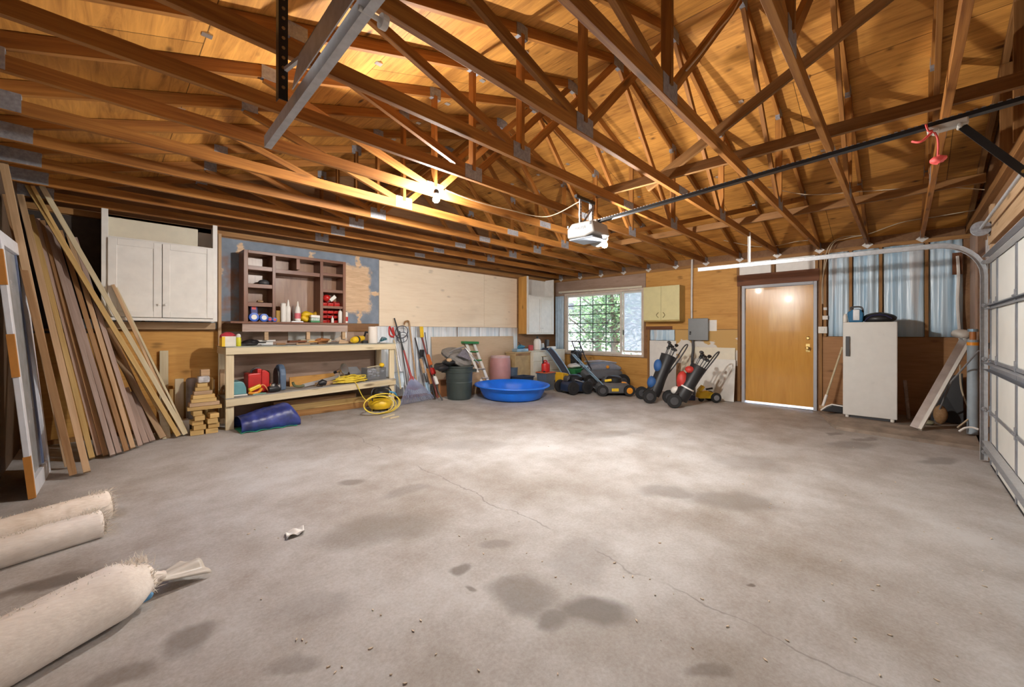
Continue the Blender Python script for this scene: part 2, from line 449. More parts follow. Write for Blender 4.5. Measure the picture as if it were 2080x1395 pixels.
# raised strip of slab along the foot of the door wall
M_CURB = plain('dirty_curb_concrete', (.27,.215,.17), .8, var=.35, scale=5, bump=.3)
def curb(u, v):
    y = 1.12-1.76*v
    k = min(1, v/.28); k = k*k*(3-2*k)
    xa = 8.5*(1-k)+7.16*k; xb = 8.54*(1-k)+7.58*k; h = .004+.105*k
    prof = [(xa, .0), (xa+.03, h*.38), ((xa*.45+xb*.55), h*.8), (xb, h), (8.55, h+.004)]
    p = prof[round(u*4)]
    return (p[0], y, fz(y)+p[1])
tag(MB().grid(curb, 4, 24).build('trim_1', M_CURB, M=I4), 'raised concrete strip along the foot of the door wall', kind='structure')

# roof slopes: plywood sheets lie with their length along the ridge
for nm, sgn in (('ceiling', -1), ('ceiling', 1)):
    xe = XL-.35 if sgn < 0 else XR+.35
    a = V((XM, YF-.15, ZR)); b = V((xe, YF-.15, roof_z(xe)))
    L = (b-a).length; d = (b-a).normalized(); n = V((0, 1, 0)).cross(d)
    if n.z < 0: n = -n
    M = Matrix((V((0, 1, 0)), d, V((0, 1, 0)).cross(d))).transposed().to_4x4(); M.translation = a+V((0, .45, 0))
    yl = YB+.3-(YF-.15)
    o = MB().prism([a, b, b+V((0, yl, 0)), a+V((0, yl, 0))], n*.02).build(nm, M_ROOF, M=M)
    tag(o, 'plywood underside of the roof, slope over the %s' % ('workbench side' if sgn < 0 else 'door wall side'), kind='structure')

# walls
wb = MB().box((XL-.12, YB, -.05), (XR+.12, YB+.12, ZC-.01))
wb.prism([(XL-.3, YB+.02, ZC-.02), (XR+.3, YB+.02, ZC-.02), (XR+.3, YB+.02, roof_z(XR+.3)), (XM, YB+.02, ZR), (XL-.3, YB+.02, roof_z(XL-.3))], (0, .08, 0))
W_BACK = tag(wb.build('wall_back', M_PLYB, M=I4), 'back wall with plywood, shelves and gable above', kind='structure')
WIN = (4.20, 6.42, .80, 2.375)           # y0 y1 z0 z1
DOOR = (1.06, 2.21, 0, 2.25)
def hole_wall(mb, x0, x1, y0, y1, z0, z1, holes):
    ys = sorted({y0, y1, *[h[0] for h in holes], *[h[1] for h in holes]})
    for a, b in zip(ys, ys[1:]):
        hs = [h for h in holes if h[0] <= a and h[1] >= b]
        z = z0
        for h in hs:
            if h[2] > z: mb.box((x0, a, z), (x1, b, h[2]))
            z = h[3]
        mb.box((x0, a, z), (x1, b, z1))
    return mb
W_RIGHT = tag(hole_wall(MB(), XR+.012, XR+.13, YF-.1, YB, -.05, ZC+.16, [WIN, DOOR]).build('wall_right', M_PLYB, M=I4), 'wall with the window and the wooden door', kind='structure')
M_WL = ply('shade_dark_wall_ply', (.13,.085,.055), (.07,.045,.03), knots=.3)  # shadow behind the lumber is put into this dark wall colour
LWIN = (2.7, 3.7, 1.40, 2.25)
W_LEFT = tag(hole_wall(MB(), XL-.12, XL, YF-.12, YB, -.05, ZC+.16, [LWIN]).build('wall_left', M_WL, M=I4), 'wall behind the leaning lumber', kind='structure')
GX0, GX1, GZ = .62, 6.5, 2.16
wf = MB().box((XL-.12, YF-.12, -.05), (GX0-.05, YF, ZC)).box((GX1, YF-.12, -.05), (XR+.12, YF, ZC)).box((GX0-.05, YF-.12, GZ), (GX1, YF, ZC))
wf.prism([(XL-.3, YF-.1, ZC), (XR+.3, YF-.1, ZC), (XR+.3, YF-.1, roof_z(XR+.3)), (XM, YF-.1, ZR), (XL-.3, YF-.1, roof_z(XL-.3))], (0, .08, 0))
W_FRONT = tag(wf.build('wall_front', M_PLYB, M=I4), 'wall around the big sectional door', kind='structure')

def wpart(name, wall, mat, lo, hi, bevel=.002, grain='x'):
    lo, hi = V(lo), V(hi)
    if grain == 'x': M = Matrix.Translation(V((lo.x, lo.y, lo.z)))
    elif grain == 'y': M = Matrix.Translation(lo) @ Matrix.Rotation(PI/2, 4, 'Z')
    else: M = Matrix.Translation(lo) @ Matrix.Rotation(-PI/2, 4, 'Y')
    return MB().box(lo, hi).build(name, mat, wall, M=M, bevel=bevel)

# ---- back wall lining
def painted_mat():
    """bare plywood with grey-blue overspray left around where things once stood"""
    t = NT('oversprayed_plywood'); c = t.obj(False)
    g = t.noise(t.mapping(c, (2, 16, 16)), 1.6, 5, .6, 1)
    tan = t.ramp(g, [(.35, (.60,.40,.24)), (.65, (.76,.55,.36))])
    blu = t.ramp(t.noise(c, 5, 4), [(.3, (.17,.205,.255)), (.7, (.26,.31,.385))])
    sp = t.n('ShaderNodeSeparateXYZ'); t.l(c, sp.inputs[0]); x, z = sp.outputs[0], sp.outputs[2]
    wob = t.math('MULTIPLY', t.math('SUBTRACT', t.noise(c, 6, 3), .5), .16)
    wob2 = t.math('MULTIPLY', t.math('SUBTRACT', t.noise(c, 16, 2), .5), .12)
    w = t.math('ADD', wob, wob2)
    xx, zz = t.math('ADD', x, w), t.math('ADD', z, w)
    def rect(x0, x1, z0, z1, s=.04):
        a = t.math('MULTIPLY', t.step(xx, x0-s, x0+s), t.step(xx, x1+s, x1-s))
        return t.math('MULTIPLY', a, t.math('MULTIPLY', t.step(zz, z0-s, z0+s), t.step(zz, z1+s, z1-s)))
    m = rect(1.70, 2.19, .19, .98)
    for q in ((.235,.31,.98,1.10,.015), (1.18,1.25,.97,1.12,.015), (1.95,2.02,.95,1.2,.015), (1.98,2.04,-.05,.3,.02), (2.2,2.36,.50,.56,.012), (-.02,.05,.64,.72,.02)):
        m = t.math('MAXIMUM', m, rect(*q))
    brown = t.ramp(t.noise(c, 4, 3), [(.45, (0,0,0)), (.62, (1,1,1))])
    lft = t.math('MULTIPLY', t.math('MULTIPLY', t.step(x, .42, .2), t.step(z, 1.0, .85)), brown)
    col = t.mix(m, blu, tan); col = t.mix(t.math('MULTIPLY', lft, .75), col, (.26,.115,.05))
    return t.fin(col, .6, 0, .3)
M_SPRAY = painted_mat()
y1 = YB-.001
wpart('painted_plywood', W_BACK, M_SPRAY, (1.10, YB-.014, 1.515), (3.462, y1, 2.672))
wpart('light_plywood', W_BACK, M_PLYL, (3.468, YB-.014, 1.475), (5.98, y1, 2.66))
wpart('light_plywood', W_BACK, M_PLYL, (5.985, YB-.013, 1.475), (7.05, y1, 2.66))
wpart('top_plate', W_BACK, M_STUD, (XL, YB-.04, 2.69), (XR, y1, 2.757))
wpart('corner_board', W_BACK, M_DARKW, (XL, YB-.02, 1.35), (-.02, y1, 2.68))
wpart('lower_plywood', W_BACK, M_PLYO, (XL, YB-.014, .1), (1.14, y1, 1.385))
wpart('bench_plywood', W_BACK, M_PLYG, (1.145, YB-.014, .1), (3.38, y1, 1.372))
wpart('sill_plate', W_BACK, M_STUD, (XL, YB-.05, fz(YB)), (7.1, y1, fz(YB)+.05))
wpart('ledger', W_BACK, M_STUD, (XL, YB-.03, 1.375), (3.4, y1, 1.40))
def insul_mat(name, a, b, ink):
    t = NT(name); c = t.obj(False)
    st = t.noise(t.mapping(c, (14, 14, .25)), 1.0, 3, .6)
    col = t.ramp(st, [(.34, b), (.5, a), (.66, sc(a, 1.12))])
    wr = t.noise(t.mapping(c, (60, 60, 3)), 1.0, 2)
    t.bump(t.math('ADD', st, t.math('MULTIPLY', wr, .3)), .55, .02)
    bl = t.step(t.noise(t.mapping(c, (5, 5, .3)), 1, 1), .58, .63)
    col = t.mix(t.math('MULTIPLY', bl, .45), col, ink)
    return t.fin(col, .3, 0, .5)
M_INS = insul_mat('blue_insulation_facing', (.56,.71,.83), (.36,.55,.72), (.68,.60,.55))
M_INSW = insul_mat('pale_insulation_facing', (.74,.79,.84), (.50,.61,.70), (.70,.72,.74))
def batt(wall, name, mat, axis, a0, a1, z0, z1, d, seed):
    """plastic-faced batt bulging between two studs; axis 'x' on the back wall, 'y' on the door wall"""
    rnd = random.Random(seed); ph = [rnd.uniform(0, 6) for _ in range(4)]
    def fn(u, v):
        a = a0+(a1-a0)*u; z = z0+(z1-z0)*v
        b = .035*math.sin(PI*u)**.5+.008*math.sin(13*u+ph[0]+2*v)+.006*math.sin(27*u+ph[1])+.004*math.sin(5*v+ph[2]+9*u)
        return (a, d-b, z) if axis == 'x' else (d-b, a, z)
    return MB().grid(fn, 30, 8).build(name, mat, wall, smooth=True, solid=.004)
xs = [3.40, 3.81, 4.22, 4.63, 5.24, 5.85, 6.46, 7.07]
for k, (a, b) in enumerate(zip(xs, xs[1:])):
    batt(W_BACK, 'insulation_batt', M_INSW, 'x', a+.002, b-.002, .05, 1.47, YB-.004, k)
for k, (a, b) in enumerate(((-.4, .33), (.36, 1.09))):
    batt(W_BACK, 'insulation_batt', M_INS, 'x', a, b, 1.405, 1.515, YB-.004, 20+k)
for a, b in ((1.98, 2.46), (2.50, 2.88)):
    wpart('white_backing', W_BACK, M_WHITE, (a, YB-.019, 1.225), (b, YB-.0145, 1.372))

# ---- door wall lining
x0 = XR-.002; x1 = XR+.0115
wpart('greyed_plywood', W_RIGHT, M_PLYG, (x0, 4.16, WIN[3]), (x1, YB-.02, 2.70), grain='y')
wpart('orange_plywood', W_RIGHT, M_PLYO, (x0, 2.29, 1.43), (x1, 4.15, 2.71), grain='y')
wpart('lower_plywood', W_RIGHT, M_PLYO, (x0, 4.08, .10), (x1, YB-.02, WIN[2]-.02), grain='y')
wpart('left_plywood', W_RIGHT, M_PLYG, (x0, WIN[1]+.02, WIN[2]-.02), (x1, YB-.02, WIN[3]), grain='y')
wpart('top_plate', W_RIGHT, M_STUD, (XR-.03, YF, 2.70), (x1, YB-.04, 2.757), grain='y')
wpart('lower_plywood', W_RIGHT, ply('red_brown_plywood', (.42,.215,.09), (.25,.115,.045), knots=.5), (x0, YF+.02, .1), (x1, .99, 1.30), grain='y')
wpart('drip_ledger', W_RIGHT, M_HEADER, (x0-.004, 3.55, 1.425), (x1, 4.15, 1.50), grain='y')
def torn_mat():
    t = NT('torn_drywall'); c = t.obj(False)
    f = t.noise(t.mapping(c, (1, 1, 1.3)), 3.2, 3, .5, .4); sp = t.n('ShaderNodeSeparateXYZ'); t.l(c, sp.inputs[0])
    k = t.step(t.math('ADD', f, t.math('MULTIPLY', sp.outputs[2], -.35)), .36, .40)
    return t.fin(t.mix(k, (.58,.36,.13), (.70,.66,.60)), .7, 0, .3)
wpart('torn_drywall', W_RIGHT, torn_mat(), (x0, 2.29, .72), (x1, 3.49, 1.42))
batt(W_RIGHT, 'insulation_batt', M_INS, 'y', 3.5, 4.05, 1.19, 1.42, XR+.008, 31)
wpart('white_board', W_RIGHT, M_WHITE, (x0-.004, 3.47, .08), (x1, 4.06, 1.185))
wpart('corner_stud', W_RIGHT, M_STUD, (x0-.004, 4.07, .08), (x1, 4.115, 1.425), grain='z')
# over the door
wpart('door_header', W_RIGHT, M_HEADER, (XR-.04, 1.03, DOOR[3]), (x1, 2.29, 2.46), grain='y')
wpart('white_drywall', W_RIGHT, M_WHITE, (x0, 1.74, 2.46), (x1, 2.26, 2.70)); wpart('white_drywall', W_RIGHT, M_WHITE, (x0, 1.09, 2.46), (x1, 1.66, 2.70))
for y in (1.07, 1.70, 2.28): wpart('cripple_stud', W_RIGHT, M_STUD, (XR-.02, y-.02, 2.46), (x1, y+.02, 2.70), grain='z')
wpart('jack_stud', W_RIGHT, M_STUD, (XR-.03, .99, .02), (x1, 1.03, 2.70), grain='z')
wpart('jack_stud', W_RIGHT, M_STUD, (XR-.02, 2.235, .05), (x1, 2.285, DOOR[3]), grain='z')
ys = [.93, .62, .26, -.24, -.62]
for k, (a, b) in enumerate(zip(ys, ys[1:])):
    batt(W_RIGHT, 'insulation_batt', M_INS, 'y', b+.02, a-.02, 1.305, 2.70, XR+.008, 40+k)
for y in ys[1:-1]+[.95]: wpart('stud', W_RIGHT, M_STUD, (XR-.05, y-.019, 1.30), (x1, y+.019, 2.70), grain='z')
# ---- big door wall lining
for zz in (2.30, 2.46, 2.62): pass
wpart('door_jamb', W_FRONT, M_TAN, (6.52, YF-.001, 0), (6.66, YF+.03, 2.72), grain='z')
wpart('corner_post', W_FRONT, M_PLYG, (7.9, YF-.001, .1), (8.5, YF+.02, 2.72), grain='z')
wpart('spring_header', W_FRONT, M_TAN, (GX0, YF-.001, 2.30), (6.66, YF+.04, 2.58))
for k, x in enumerate((5.6, 4.99, 4.38, 3.77, 3.16)): wpart('gable_stud', W_FRONT, M_BRACE, (x-.02, YF-.02, ZC+.09), (x+.02, YF+.07, roof_z(x)-.1), grain='z')
wpart('gable_chord', W_FRONT, M_BRACE, (GX0, YF-.02, ZC), (XR, YF+.06, ZC+.09))
for nm, a, b in (('gable_rafter', (XM, YF+.04, ZR-.06), (XR, YF+.04, roof_z(XR)-.06)), ('gable_rafter', (XM, YF+.04, ZR-.06), (GX0, YF+.04, roof_z(GX0)-.06))):
    board(nm, a, b, .04, .09, M_BRACE, W_FRONT)

# ------------------------------------------------------------------ roof trusses
def make_truss(y):
    r = thing('roof_truss', (XM, y, ZC), 'x', 'roof truss', 'roof trusses')
    def b(name, x0, z0, x1, z1, w=.038, h=.089): return board(name, (x0, y, z0), (x1, y, z1), w, h, M_TRUSS, r)
    e0, e1 = XL-.10, XR+.03
    b('bottom_chord', e0, ZC+.0445, e1, ZC+.0445)
    tz = lambda x: roof_z(x)-.049
    b('top_chord', XM, tz(XM)-.002, XL-.3, tz(XL-.3)-.002); b('top_chord', XM, tz(XM)-.002, XR+.3, tz(XR+.3)-.002)
    for s in (-1, 1):
        n = 2.39 if s < 0 else 2*XM-2.39-.08
        o = XM+s*3.09
        b('web', n, ZC+.09, n, tz(n)-.04, .036, .064)
        b('web', n+s*.05, ZC+.085, o, tz(o)-.045, .036, .064)
        b('web', n-s*.05, ZC+.085, XM+s*.05, tz(XM)-.06, .036, .064)
    def plate(x, z, w, h):
        return MB().box((x-w/2, y-.0215, z-h/2), (x+w/2, y+.0215, z+h/2)).build('gusset_plate', M_PLATE, r)
    plate(e0+.22, ZC+.065, .26, .12); plate(e1-.10, ZC+.06, .16, .10)
    for n in (2.39, 2*XM-2.47): plate(n, ZC+.07, .20, .125); plate(n, tz(n)-.01, .13, .11)
    plate(XM, tz(XM)-.03, .2, .12); plate(4.16, ZC+.0445, .22, .075)
    for o in (XM-3.05, XM+3.05): plate(o, tz(o)-.02, .12, .10)
    return r
proto = make_truss(truss_y(0))
TRUSS = []
for i in range(12):
    k = 11-i
    if i == 0: lab = 'roof truss nearest the big sectional door, running past the opener trolley'
    elif i == 11: lab = 'roof truss against the back wall, above the cubby shelf and cabinets'
    else: lab = '%s roof truss counting from the back wall towards the big door' % ORD[k]
    if i == 0: TRUSS.append(proto); proto['label'] = lab
    else: TRUSS.append(dup(proto, (XM, truss_y(i), ZC), label=lab))
# white metal ties at the heel of every truss on the door wall
hc = None
for i in range(12):
    y = truss_y(i)
    where = ('last, nearest the big door' if i == 0 else 'first, by the narrow white cabinet' if i == 11 else '%s counting from the window corner' % ORD[11-i])
    lab = 'white truss tie on the door wall, '+where
    if hc is None:
        m = MB().prism([(XR-.035, y-.07, ZC-.005), (XR-.035, y, ZC-.06), (XR-.035, y+.07, ZC-.005), (XR-.035, y+.03, ZC+.03), (XR-.035, y-.03, ZC+.03)], (.004, 0, 0))
        m.box((XR-.10, y-.0225, ZC-.004), (XR-.031, y+.0225, ZC-.001))
        hc = tag(m.build('truss_tie', M_CLIP, M=Matrix.Translation((XR-.03, y, ZC))), lab, 'metal tie', 'truss ties')
    else: dup(hc, (XR-.03, y, ZC), label=lab)

# long bracing boards laid over the trusses
def brace(name, p0, p1, w, h, label, up=(0,0,1), mat=None):
    return tag(board(name, p0, p1, w, h, mat or M_BRACE, up=up), label, 'brace')
brace('lateral_brace', (3.84, 2.45, ZC+.137), (3.90, -.58, ZC+.137), .038, .089, 'long brown brace board lying across the trusses above the opener rail')
brace('lateral_brace', (6.25, 4.4, ZC+.137), (6.12, -.58, ZC+.137), .038, .089, 'thin brace board lying across the trusses near the door wall')
brace('sway_brace', (4.03, 1.95, ZC+.13), (4.02, -.5, 4.12), .038, .089, 'dark diagonal brace rising to the ridge near the big door')

# small metal clips on the joints between roof sheets
clip = None
for sgn in (-1, 1):
    for row in (1, 2, 3):
        for i in range(1, 9, 2 if row > 1 else 1):
            x = XM+sgn*row*1.22*math.cos(math.atan(PITCH)); y = truss_y(i)+.305
            lab = 'small metal clip on a roof sheet joint, %s joint down from the ridge on the %s side, %s bay from the big door' % (ORD[row-1], 'bench' if sgn < 0 else 'door wall', ORD[i-1])
            lab = '%s-joint roof sheet clip, %s slope, %s bay from the big door' % (ORD[row-1], 'bench' if sgn < 0 else 'window', ORD[i-1])
            if clip is None:
                clip = tag(MB().box((x-.028, y-.022, roof_z(x)-.012), (x+.028, y+.022, roof_z(x)-.001)).build('sheet_clip', M_SILVER, M=Matrix.Translation((x, y, roof_z(x)))), lab, 'metal clip', 'roof sheet clips')
            else: dup(clip, (x, y, roof_z(x)), label=lab)
# ------------------------------------------------------------------ lamps (each lamp gives its own light)
# outside the window and the door: ground, trees, neighbour's house
t_ = NT('outside_ground'); c_ = t_.obj(False)
M_OUT = t_.fin(t_.ramp(t_.noise(c_, 1.5, 5), [(.35, (.30,.26,.19)), (.65, (.50,.46,.38))]), .9)
og = MB(); og.box((XR+.13, -12, -.25), (40, 30, -.06)); og.box((-40, -30, -.25), (XL-.13, 30, -.06)); og.box((XL-.13, -30, -.25), (XR+.13, YF-.13, -.06))
tag(og.build('exterior_ground', M_OUT, M=I4), kind='structure')
def bulb(name, c, r, energy, label, base_r, base_h, mat_base):
    th = thing(name, c, label, 'light bulb')
    MB().lathe(c, [(.004, -r), (r*.55, -r*.84), (r*.92, -r*.4), (r, 0), (r*.9, r*.45), (r*.6, r*.95), (r*.42, r*1.3), (r*.42, r*1.5)], 20).build('glass_bulb', glow(name+'_glow', (1, .965, .91), energy), th, smooth=True)
    MB().lathe(V(c)+V((0, 0, r*1.45)), [(base_r*.8, 0), (base_r, .006), (base_r, base_h*.6), (base_r*.7, base_h)], 20).build('socket', mat_base, th, smooth=True)
    return th
bulb('ceiling_bulb', (2.34, 3.36, 2.70), .034, BULB_E, 'bare glowing light bulb in a socket under the trusses over the middle', .028, .05, M_BLACK)
# ------------------------------------------------------------------ big sectional door, tracks, opener
M_DOORP = plain('sectional_door_skin', (.72,.72,.68), .42, var=.05, scale=3)
M_STRUT = plain('door_strut_steel', (.30,.32,.36), .4, .6, var=.15)
GY = YF+.02
gd = thing('sectional_garage_door', ((GX0+GX1)/2, GY, fz(GY)), 'white sectional garage door with grey struts, closed', 'garage door')
zb = [fz(GY)+.012, .555, 1.09, 1.67, 2.185]
for a, b in zip(zb, zb[1:]):
    p = MB().box((GX0, GY-.02, a+.002), (GX1, GY+.012, b-.002)).build('door_section', M_DOORP, gd, bevel=.003)
    MB().box((GX0, GY+.012, b-.03), (GX1, GY+.022, b-.003)).build('section_rail', M_STRUT, p)
for k, (z, h, d) in enumerate(((.20, .07, .06), (1.02, .07, .06), (1.63, .035, .04), (2.13, .075, .06))):
    m = MB().box((GX0+.02, GY+.013, z-h/2), (GX1-.02, GY+.018, z+h/2)).box((GX0+.02, GY+.013, z+h/2-.004), (GX1-.02, GY+.013+d, z+h/2)).box((GX0+.02, GY+.013, z-h/2), (GX1-.02, GY+.013+d, z-h/2+.004))
    m.build('strut', M_STRUT if k in (1, 2) else M_GALV, gd)
sx = [GX0+.06, 1.78, 2.95, 4.10, 5.12, 6.05, GX1-.05]
for x in sx:
    MB().box((x-.028, GY+.0125, zb[0]), (x+.028, GY+.02, zb[-1]-.05)).build('stile', M_STRUT, gd)
    for z in zb[1:-1]:
        MB().box((x-.03, GY+.02, z-.05), (x+.03, GY+.026, z+.05)).cyl((x-.035, GY+.03, z), (x+.035, GY+.03, z), .009).build('hinge', M_PLATE, gd)
for z in (.1, .56, 1.09, 1.66, 2.12):
    MB().cyl((GX1-.06, GY+.05, z), (GX1+.06, GY+.05, z), .007).cyl((GX1+.055, GY+.05, z), (GX1+.075, GY+.05, z), .022).build('roller', M_GREY, gd)
MB().box((GX0, GY-.02, fz(GY)+.001), (GX1, GY+.016, zb[0])).build('bottom_seal', M_RUBBER, gd)

def track(name, x, label, rising):
    pts = []
    if rising: pts += [V((x, GY+.05, fz(GY)+.02)), V((x, GY+.05, 1.98))]
    R = .36; cz = 1.985 if rising else 2.045
    for k in range(9):
        a = PI/2*k/8; pts.append(V((x, GY+.05+R*(1-math.cos(a)), cz+R*math.sin(a))))
    pts += [V((x, 2.33, 2.357))] if rising else [V((x, 1.15, 2.356)), V((x, 2.20, 2.284))]
    th = thing(name, (x, GY+.05, fz(GY)), label, 'door track')
    s = 1 if x > 3 else -1
    prof = [(-.028, .004), (-.028, -.026), (-.0255, -.026), (-.0255, .0015), (.0255, .0015), (.0255, -.026), (.028, -.026), (.028, .004)]
    m = MB(); n = len(prof); b = 0
    for i, p in enumerate(pts):
        t = (pts[min(i+1, len(pts)-1)]-pts[max(i-1, 0)]).normalized(); nr = V((1, 0, 0)).cross(t)
        m.v += [p+nr*u+V((s*w, 0, 0)) for u, w in prof]
    for i in range(len(pts)-1):
        for k in range(n): m.f.append((i*n+k, i*n+(k+1) % n, (i+1)*n+(k+1) % n, (i+1)*n+k))
    m.f.append(tuple(range(n))); m.f.append(tuple(range((len(pts)-1)*n, len(pts)*n))[::-1])
    m.build('rail', M_GALV, th, smooth=True)
    return th
tr = track('door_track', 6.585, 'curved galvanized door track beside the door wall', True)
MB().box((6.60, GY-.005, 2.05), (6.63, GY+.035, 2.36)).box((6.60, GY+.0, .3), (6.625, GY+.05, .36)).box((6.60, GY+.0, 1.2), (6.625, GY+.05, 1.26)).build('bracket', M_GALV, tr)
e1 = V((6.60, 1.63, 2.36)); MB().bar(e1, (6.60, 1.63, ZC+.06), .035, .004, (0, 1, 0)).bar(e1+V((0, -.016, 0)), (6.60, 1.614, ZC+.06), .004, .035, (0, 1, 0)).build('hanger', M_CLIP, tr)
tl = track('door_track', .545, 'galvanized door track hanging overhead from black perforated angle iron', False)
MB().prism([(.512, .3, 2.395), (.512, 1.70, 2.312), (.512, 1.62, 2.41), (.512, .3, 2.50)], (.004, 0, 0)).prism([(.512, .3, 2.497), (.512, 1.62, 2.407), (.545, 1.62, 2.407), (.545, .3, 2.497)], (0, 0, .004)).build('stiffener_angle', M_GALV, tl)
hg = aY(570, 205, 1.62)
def strap(mbx, p0, p1, w=.032, hole=.05):
    p0, p1 = V(p0), V(p1); mbx.bar(p0, p1, w, .003, (0, 1, 0)); return mbx
yh = 1.80
MB().bar((.51, yh, 2.31), (.51, yh, 3.02), .034, .003, (0, 1, 0)).bar((.494, yh+.016, 2.31), (.494, yh+.016, 3.02), .003, .034, (0, 1, 0)).build('hanger', M_BLACKM, tl)
hm = MB()
for k in range(15): hm.cyl((.51, yh-.0035, 2.36+.04*k), (.51, yh-.0015, 2.36+.04*k), .007, n=8)
tag(hm.build('hanger_holes', plain('hole_bare_wood', (.30,.16,.06), .7), tl), kind='stuff')
MB().bar((.515, yh-.01, 2.43), (.59, yh-.20, 2.49), .014, .014).build('brace_rod', M_GALV, tl)
MB().cyl((.53, 1.16, 2.335), (.62, 1.16, 2.335), .008).cyl((.60, 1.16, 2.335), (.62, 1.16, 2.335), .022).build('end_roller', M_CLIP, tl)

# torsion shaft above the door
ts = thing('torsion_shaft', (6.4, GY+.09, 2.45), 'steel torsion shaft with cable drum above the big door', 'door spring')
MB().cyl((GX0, GY+.09, 2.45), (6.60, GY+.09, 2.45), .013).build('shaft', M_GALV, ts)
MB().lathe((6.36, GY+.09, 2.45), [(.02, 0), (.075, .004), (.075, .014), (.055, .02), (.055, .06), (.07, .066), (.07, .07), (.02, .074)], 24, axis=(1, 0, 0)).build('cable_drum', M_PLATE, ts, smooth=True)
MB().box((6.45, GY+.02, 2.40), (6.455, GY+.13, 2.50)).box((6.45, GY+.02, 2.38), (6.49, GY+.024, 2.52)).build('end_plate', M_GALV, ts)
m = MB(); n = 260
m.tube([(3.3-i*.0052, GY+.09+.032*math.cos(i*.62), 2.45+.032*math.sin(i*.62)) for i in range(n)], .005, 5); m.build('spring', M_BLACKM, ts, smooth=True)
MB().tube([(6.515, GY+.03, 2.44), (6.515, GY+.03, .1)], .0025, 5).build('lift_cable', M_GALV, ts)

# opener on its rail
RX = 3.55
op = thing('garage_door_opener', (RX, 2.40, 2.40), 'white ceiling garage door opener with glowing bulb, hung on slotted straps', 'door opener')
M_OPW = plain('opener_white_plastic', (.36,.345,.32), .45, var=.03)
rail0, rail1 = V((RX, 2.26, 2.503)), V((RX, GY+.06, 2.665))
c0 = aX(1187, 472, RX)       # middle of the motor box
Yc = 2.36; zc = 2.42
hw = .145
poly = [(RX-hw, Yc-.17, zc-.05), (RX-hw, Yc-.14, zc+.075), (RX-hw, Yc+.11, zc+.075), (RX-hw, Yc+.17, zc+.02), (RX-hw, Yc+.165, zc-.075), (RX-hw, Yc-.05, zc-.085)]
MB().prism(poly, (2*hw, 0, 0)).build('motor_housing', M_OPW, op, bevel=.016)
MB().box((RX-hw+.012, Yc-.14, zc-.096), (RX+hw-.012, Yc+.15, zc-.082)).build('light_tray', plain('pale_blue_tray', (.40,.46,.56), .4), op, bevel=.006)
# lamp lens: half-drum at the side towards the door wall
MB().lathe((RX+hw-.02, Yc-.01, zc-.02), [(.0, 0), (.11, .001), (.115, .05), (.09, .11), (.05, .135), (0, .14)], 24, axis=(1, 0, 0)).build('lens_cover', M_OPW, op, smooth=True)
MB().box((RX-.05, Yc-.13, zc+.07), (RX+.05, Yc+.10, zc+.10)).build('top_cap', M_OPW, op, bevel=.006)
# printed word on the face towards the left wall
cu = bpy.data.curves.new('lettering', 'FONT'); cu.size = .036; cu.extrude = .0006; cu.align_x = 'CENTER'; cu.align_y = 'CENTER'
cu.body = 'LIFTMASTER'; tmp = bpy.data.objects.new('tmp', cu); COL.objects.link(tmp); bpy.context.view_layer.update()
lme = bpy.data.meshes.new_from_object(tmp.evaluated_get(bpy.context.evaluated_depsgraph_get())); bpy.data.objects.remove(tmp); bpy.data.curves.remove(cu)
lme.materials.clear(); lme.materials.append(M_BLACK)
lt = bpy.data.objects.new('lettering', lme); COL.objects.link(lt); lt.parent = op
Ml = Matrix((V((0, -1, 0)), V((0, 0, 1)), V((-1, 0, 0)))).transposed().to_4x4(); Ml.translation = V((RX-hw-.0008, Yc+.03, zc+.012))
lt.matrix_local = WM[op.name].inverted() @ Ml
for y in (Yc+.155, Yc-.12): MB().box((RX-hw-.003, y-.008, zc+.03), (RX-hw+.004, y+.008, zc+.06)).build('vent_slot', M_BLACK, op)
for dx, dy in ((-.11, .02), (.11, .02)):
    MB().bar((RX+dx, Yc+dy, zc+.06), (RX+dx, Yc+dy, ZC-.005), .034, .003, (0, 1, 0)).bar((RX+dx+(.017 if dx < 0 else -.017), Yc+dy+.016, zc+.06), (RX+dx+(.017 if dx < 0 else -.017), Yc+dy+.016, ZC-.005), .003, .032, (0, 1, 0)).build('hang_strap', M_GALV, op)
    hm = MB()
    for k in range(9): hm.cyl((RX+dx, Yc+dy-.0035, zc+.09+.03*k), (RX+dx, Yc+dy-.0014, zc+.09+.03*k), .007, n=8)
    tag(hm.build('strap_holes', M_BLACK, op), kind='stuff')
MB().bar((RX-.20, Yc+.02, ZC-.018), (RX+.14, Yc+.02, ZC-.018), .03, .03).build('cross_angle', M_BLACKM, op)
MB().bar((RX-.09, Yc, zc+.08), (RX+.10, Yc, ZC-.06), .022, .004, (0, 1, 0)).build('diagonal_strap', M_PLATE, op)
wm = MB()
for k in range(3):
    rnd = random.Random(k); a = V((RX-.02+.05*k, Yc+.03, zc+.1)); b = V((RX+.06, Yc+.02, ZC-.01))
    wm.tube(arc([a, lerp(a, b, .35)+V((rnd.uniform(-.06, .06), .02, 0)), lerp(a, b, .7)+V((rnd.uniform(-.06, .03), -.02, 0)), b], 6), .003, 5)
wm.build('power_cord', M_BLACK, op, smooth=True)
rl = MB().bar(rail0, rail1, .03, .028).bar(rail0+V((0, 0, -.012)), rail1+V((0, 0, -.012)), .05, .004); rl.build('rail', M_BLACKM, op)
ch = MB(); d = rail1-rail0; nl = 92
for k in range(nl): p = rail0+d*(.01+.98*k/nl)+V((0, 0, .018)); ch.box(p-V((.006, .008, .002)), p+V((.006, .008, .004)))
tag(ch.build('drive_chain', M_SILVER, op), kind='stuff')
tp = lerp(rail0, rail1, .855)
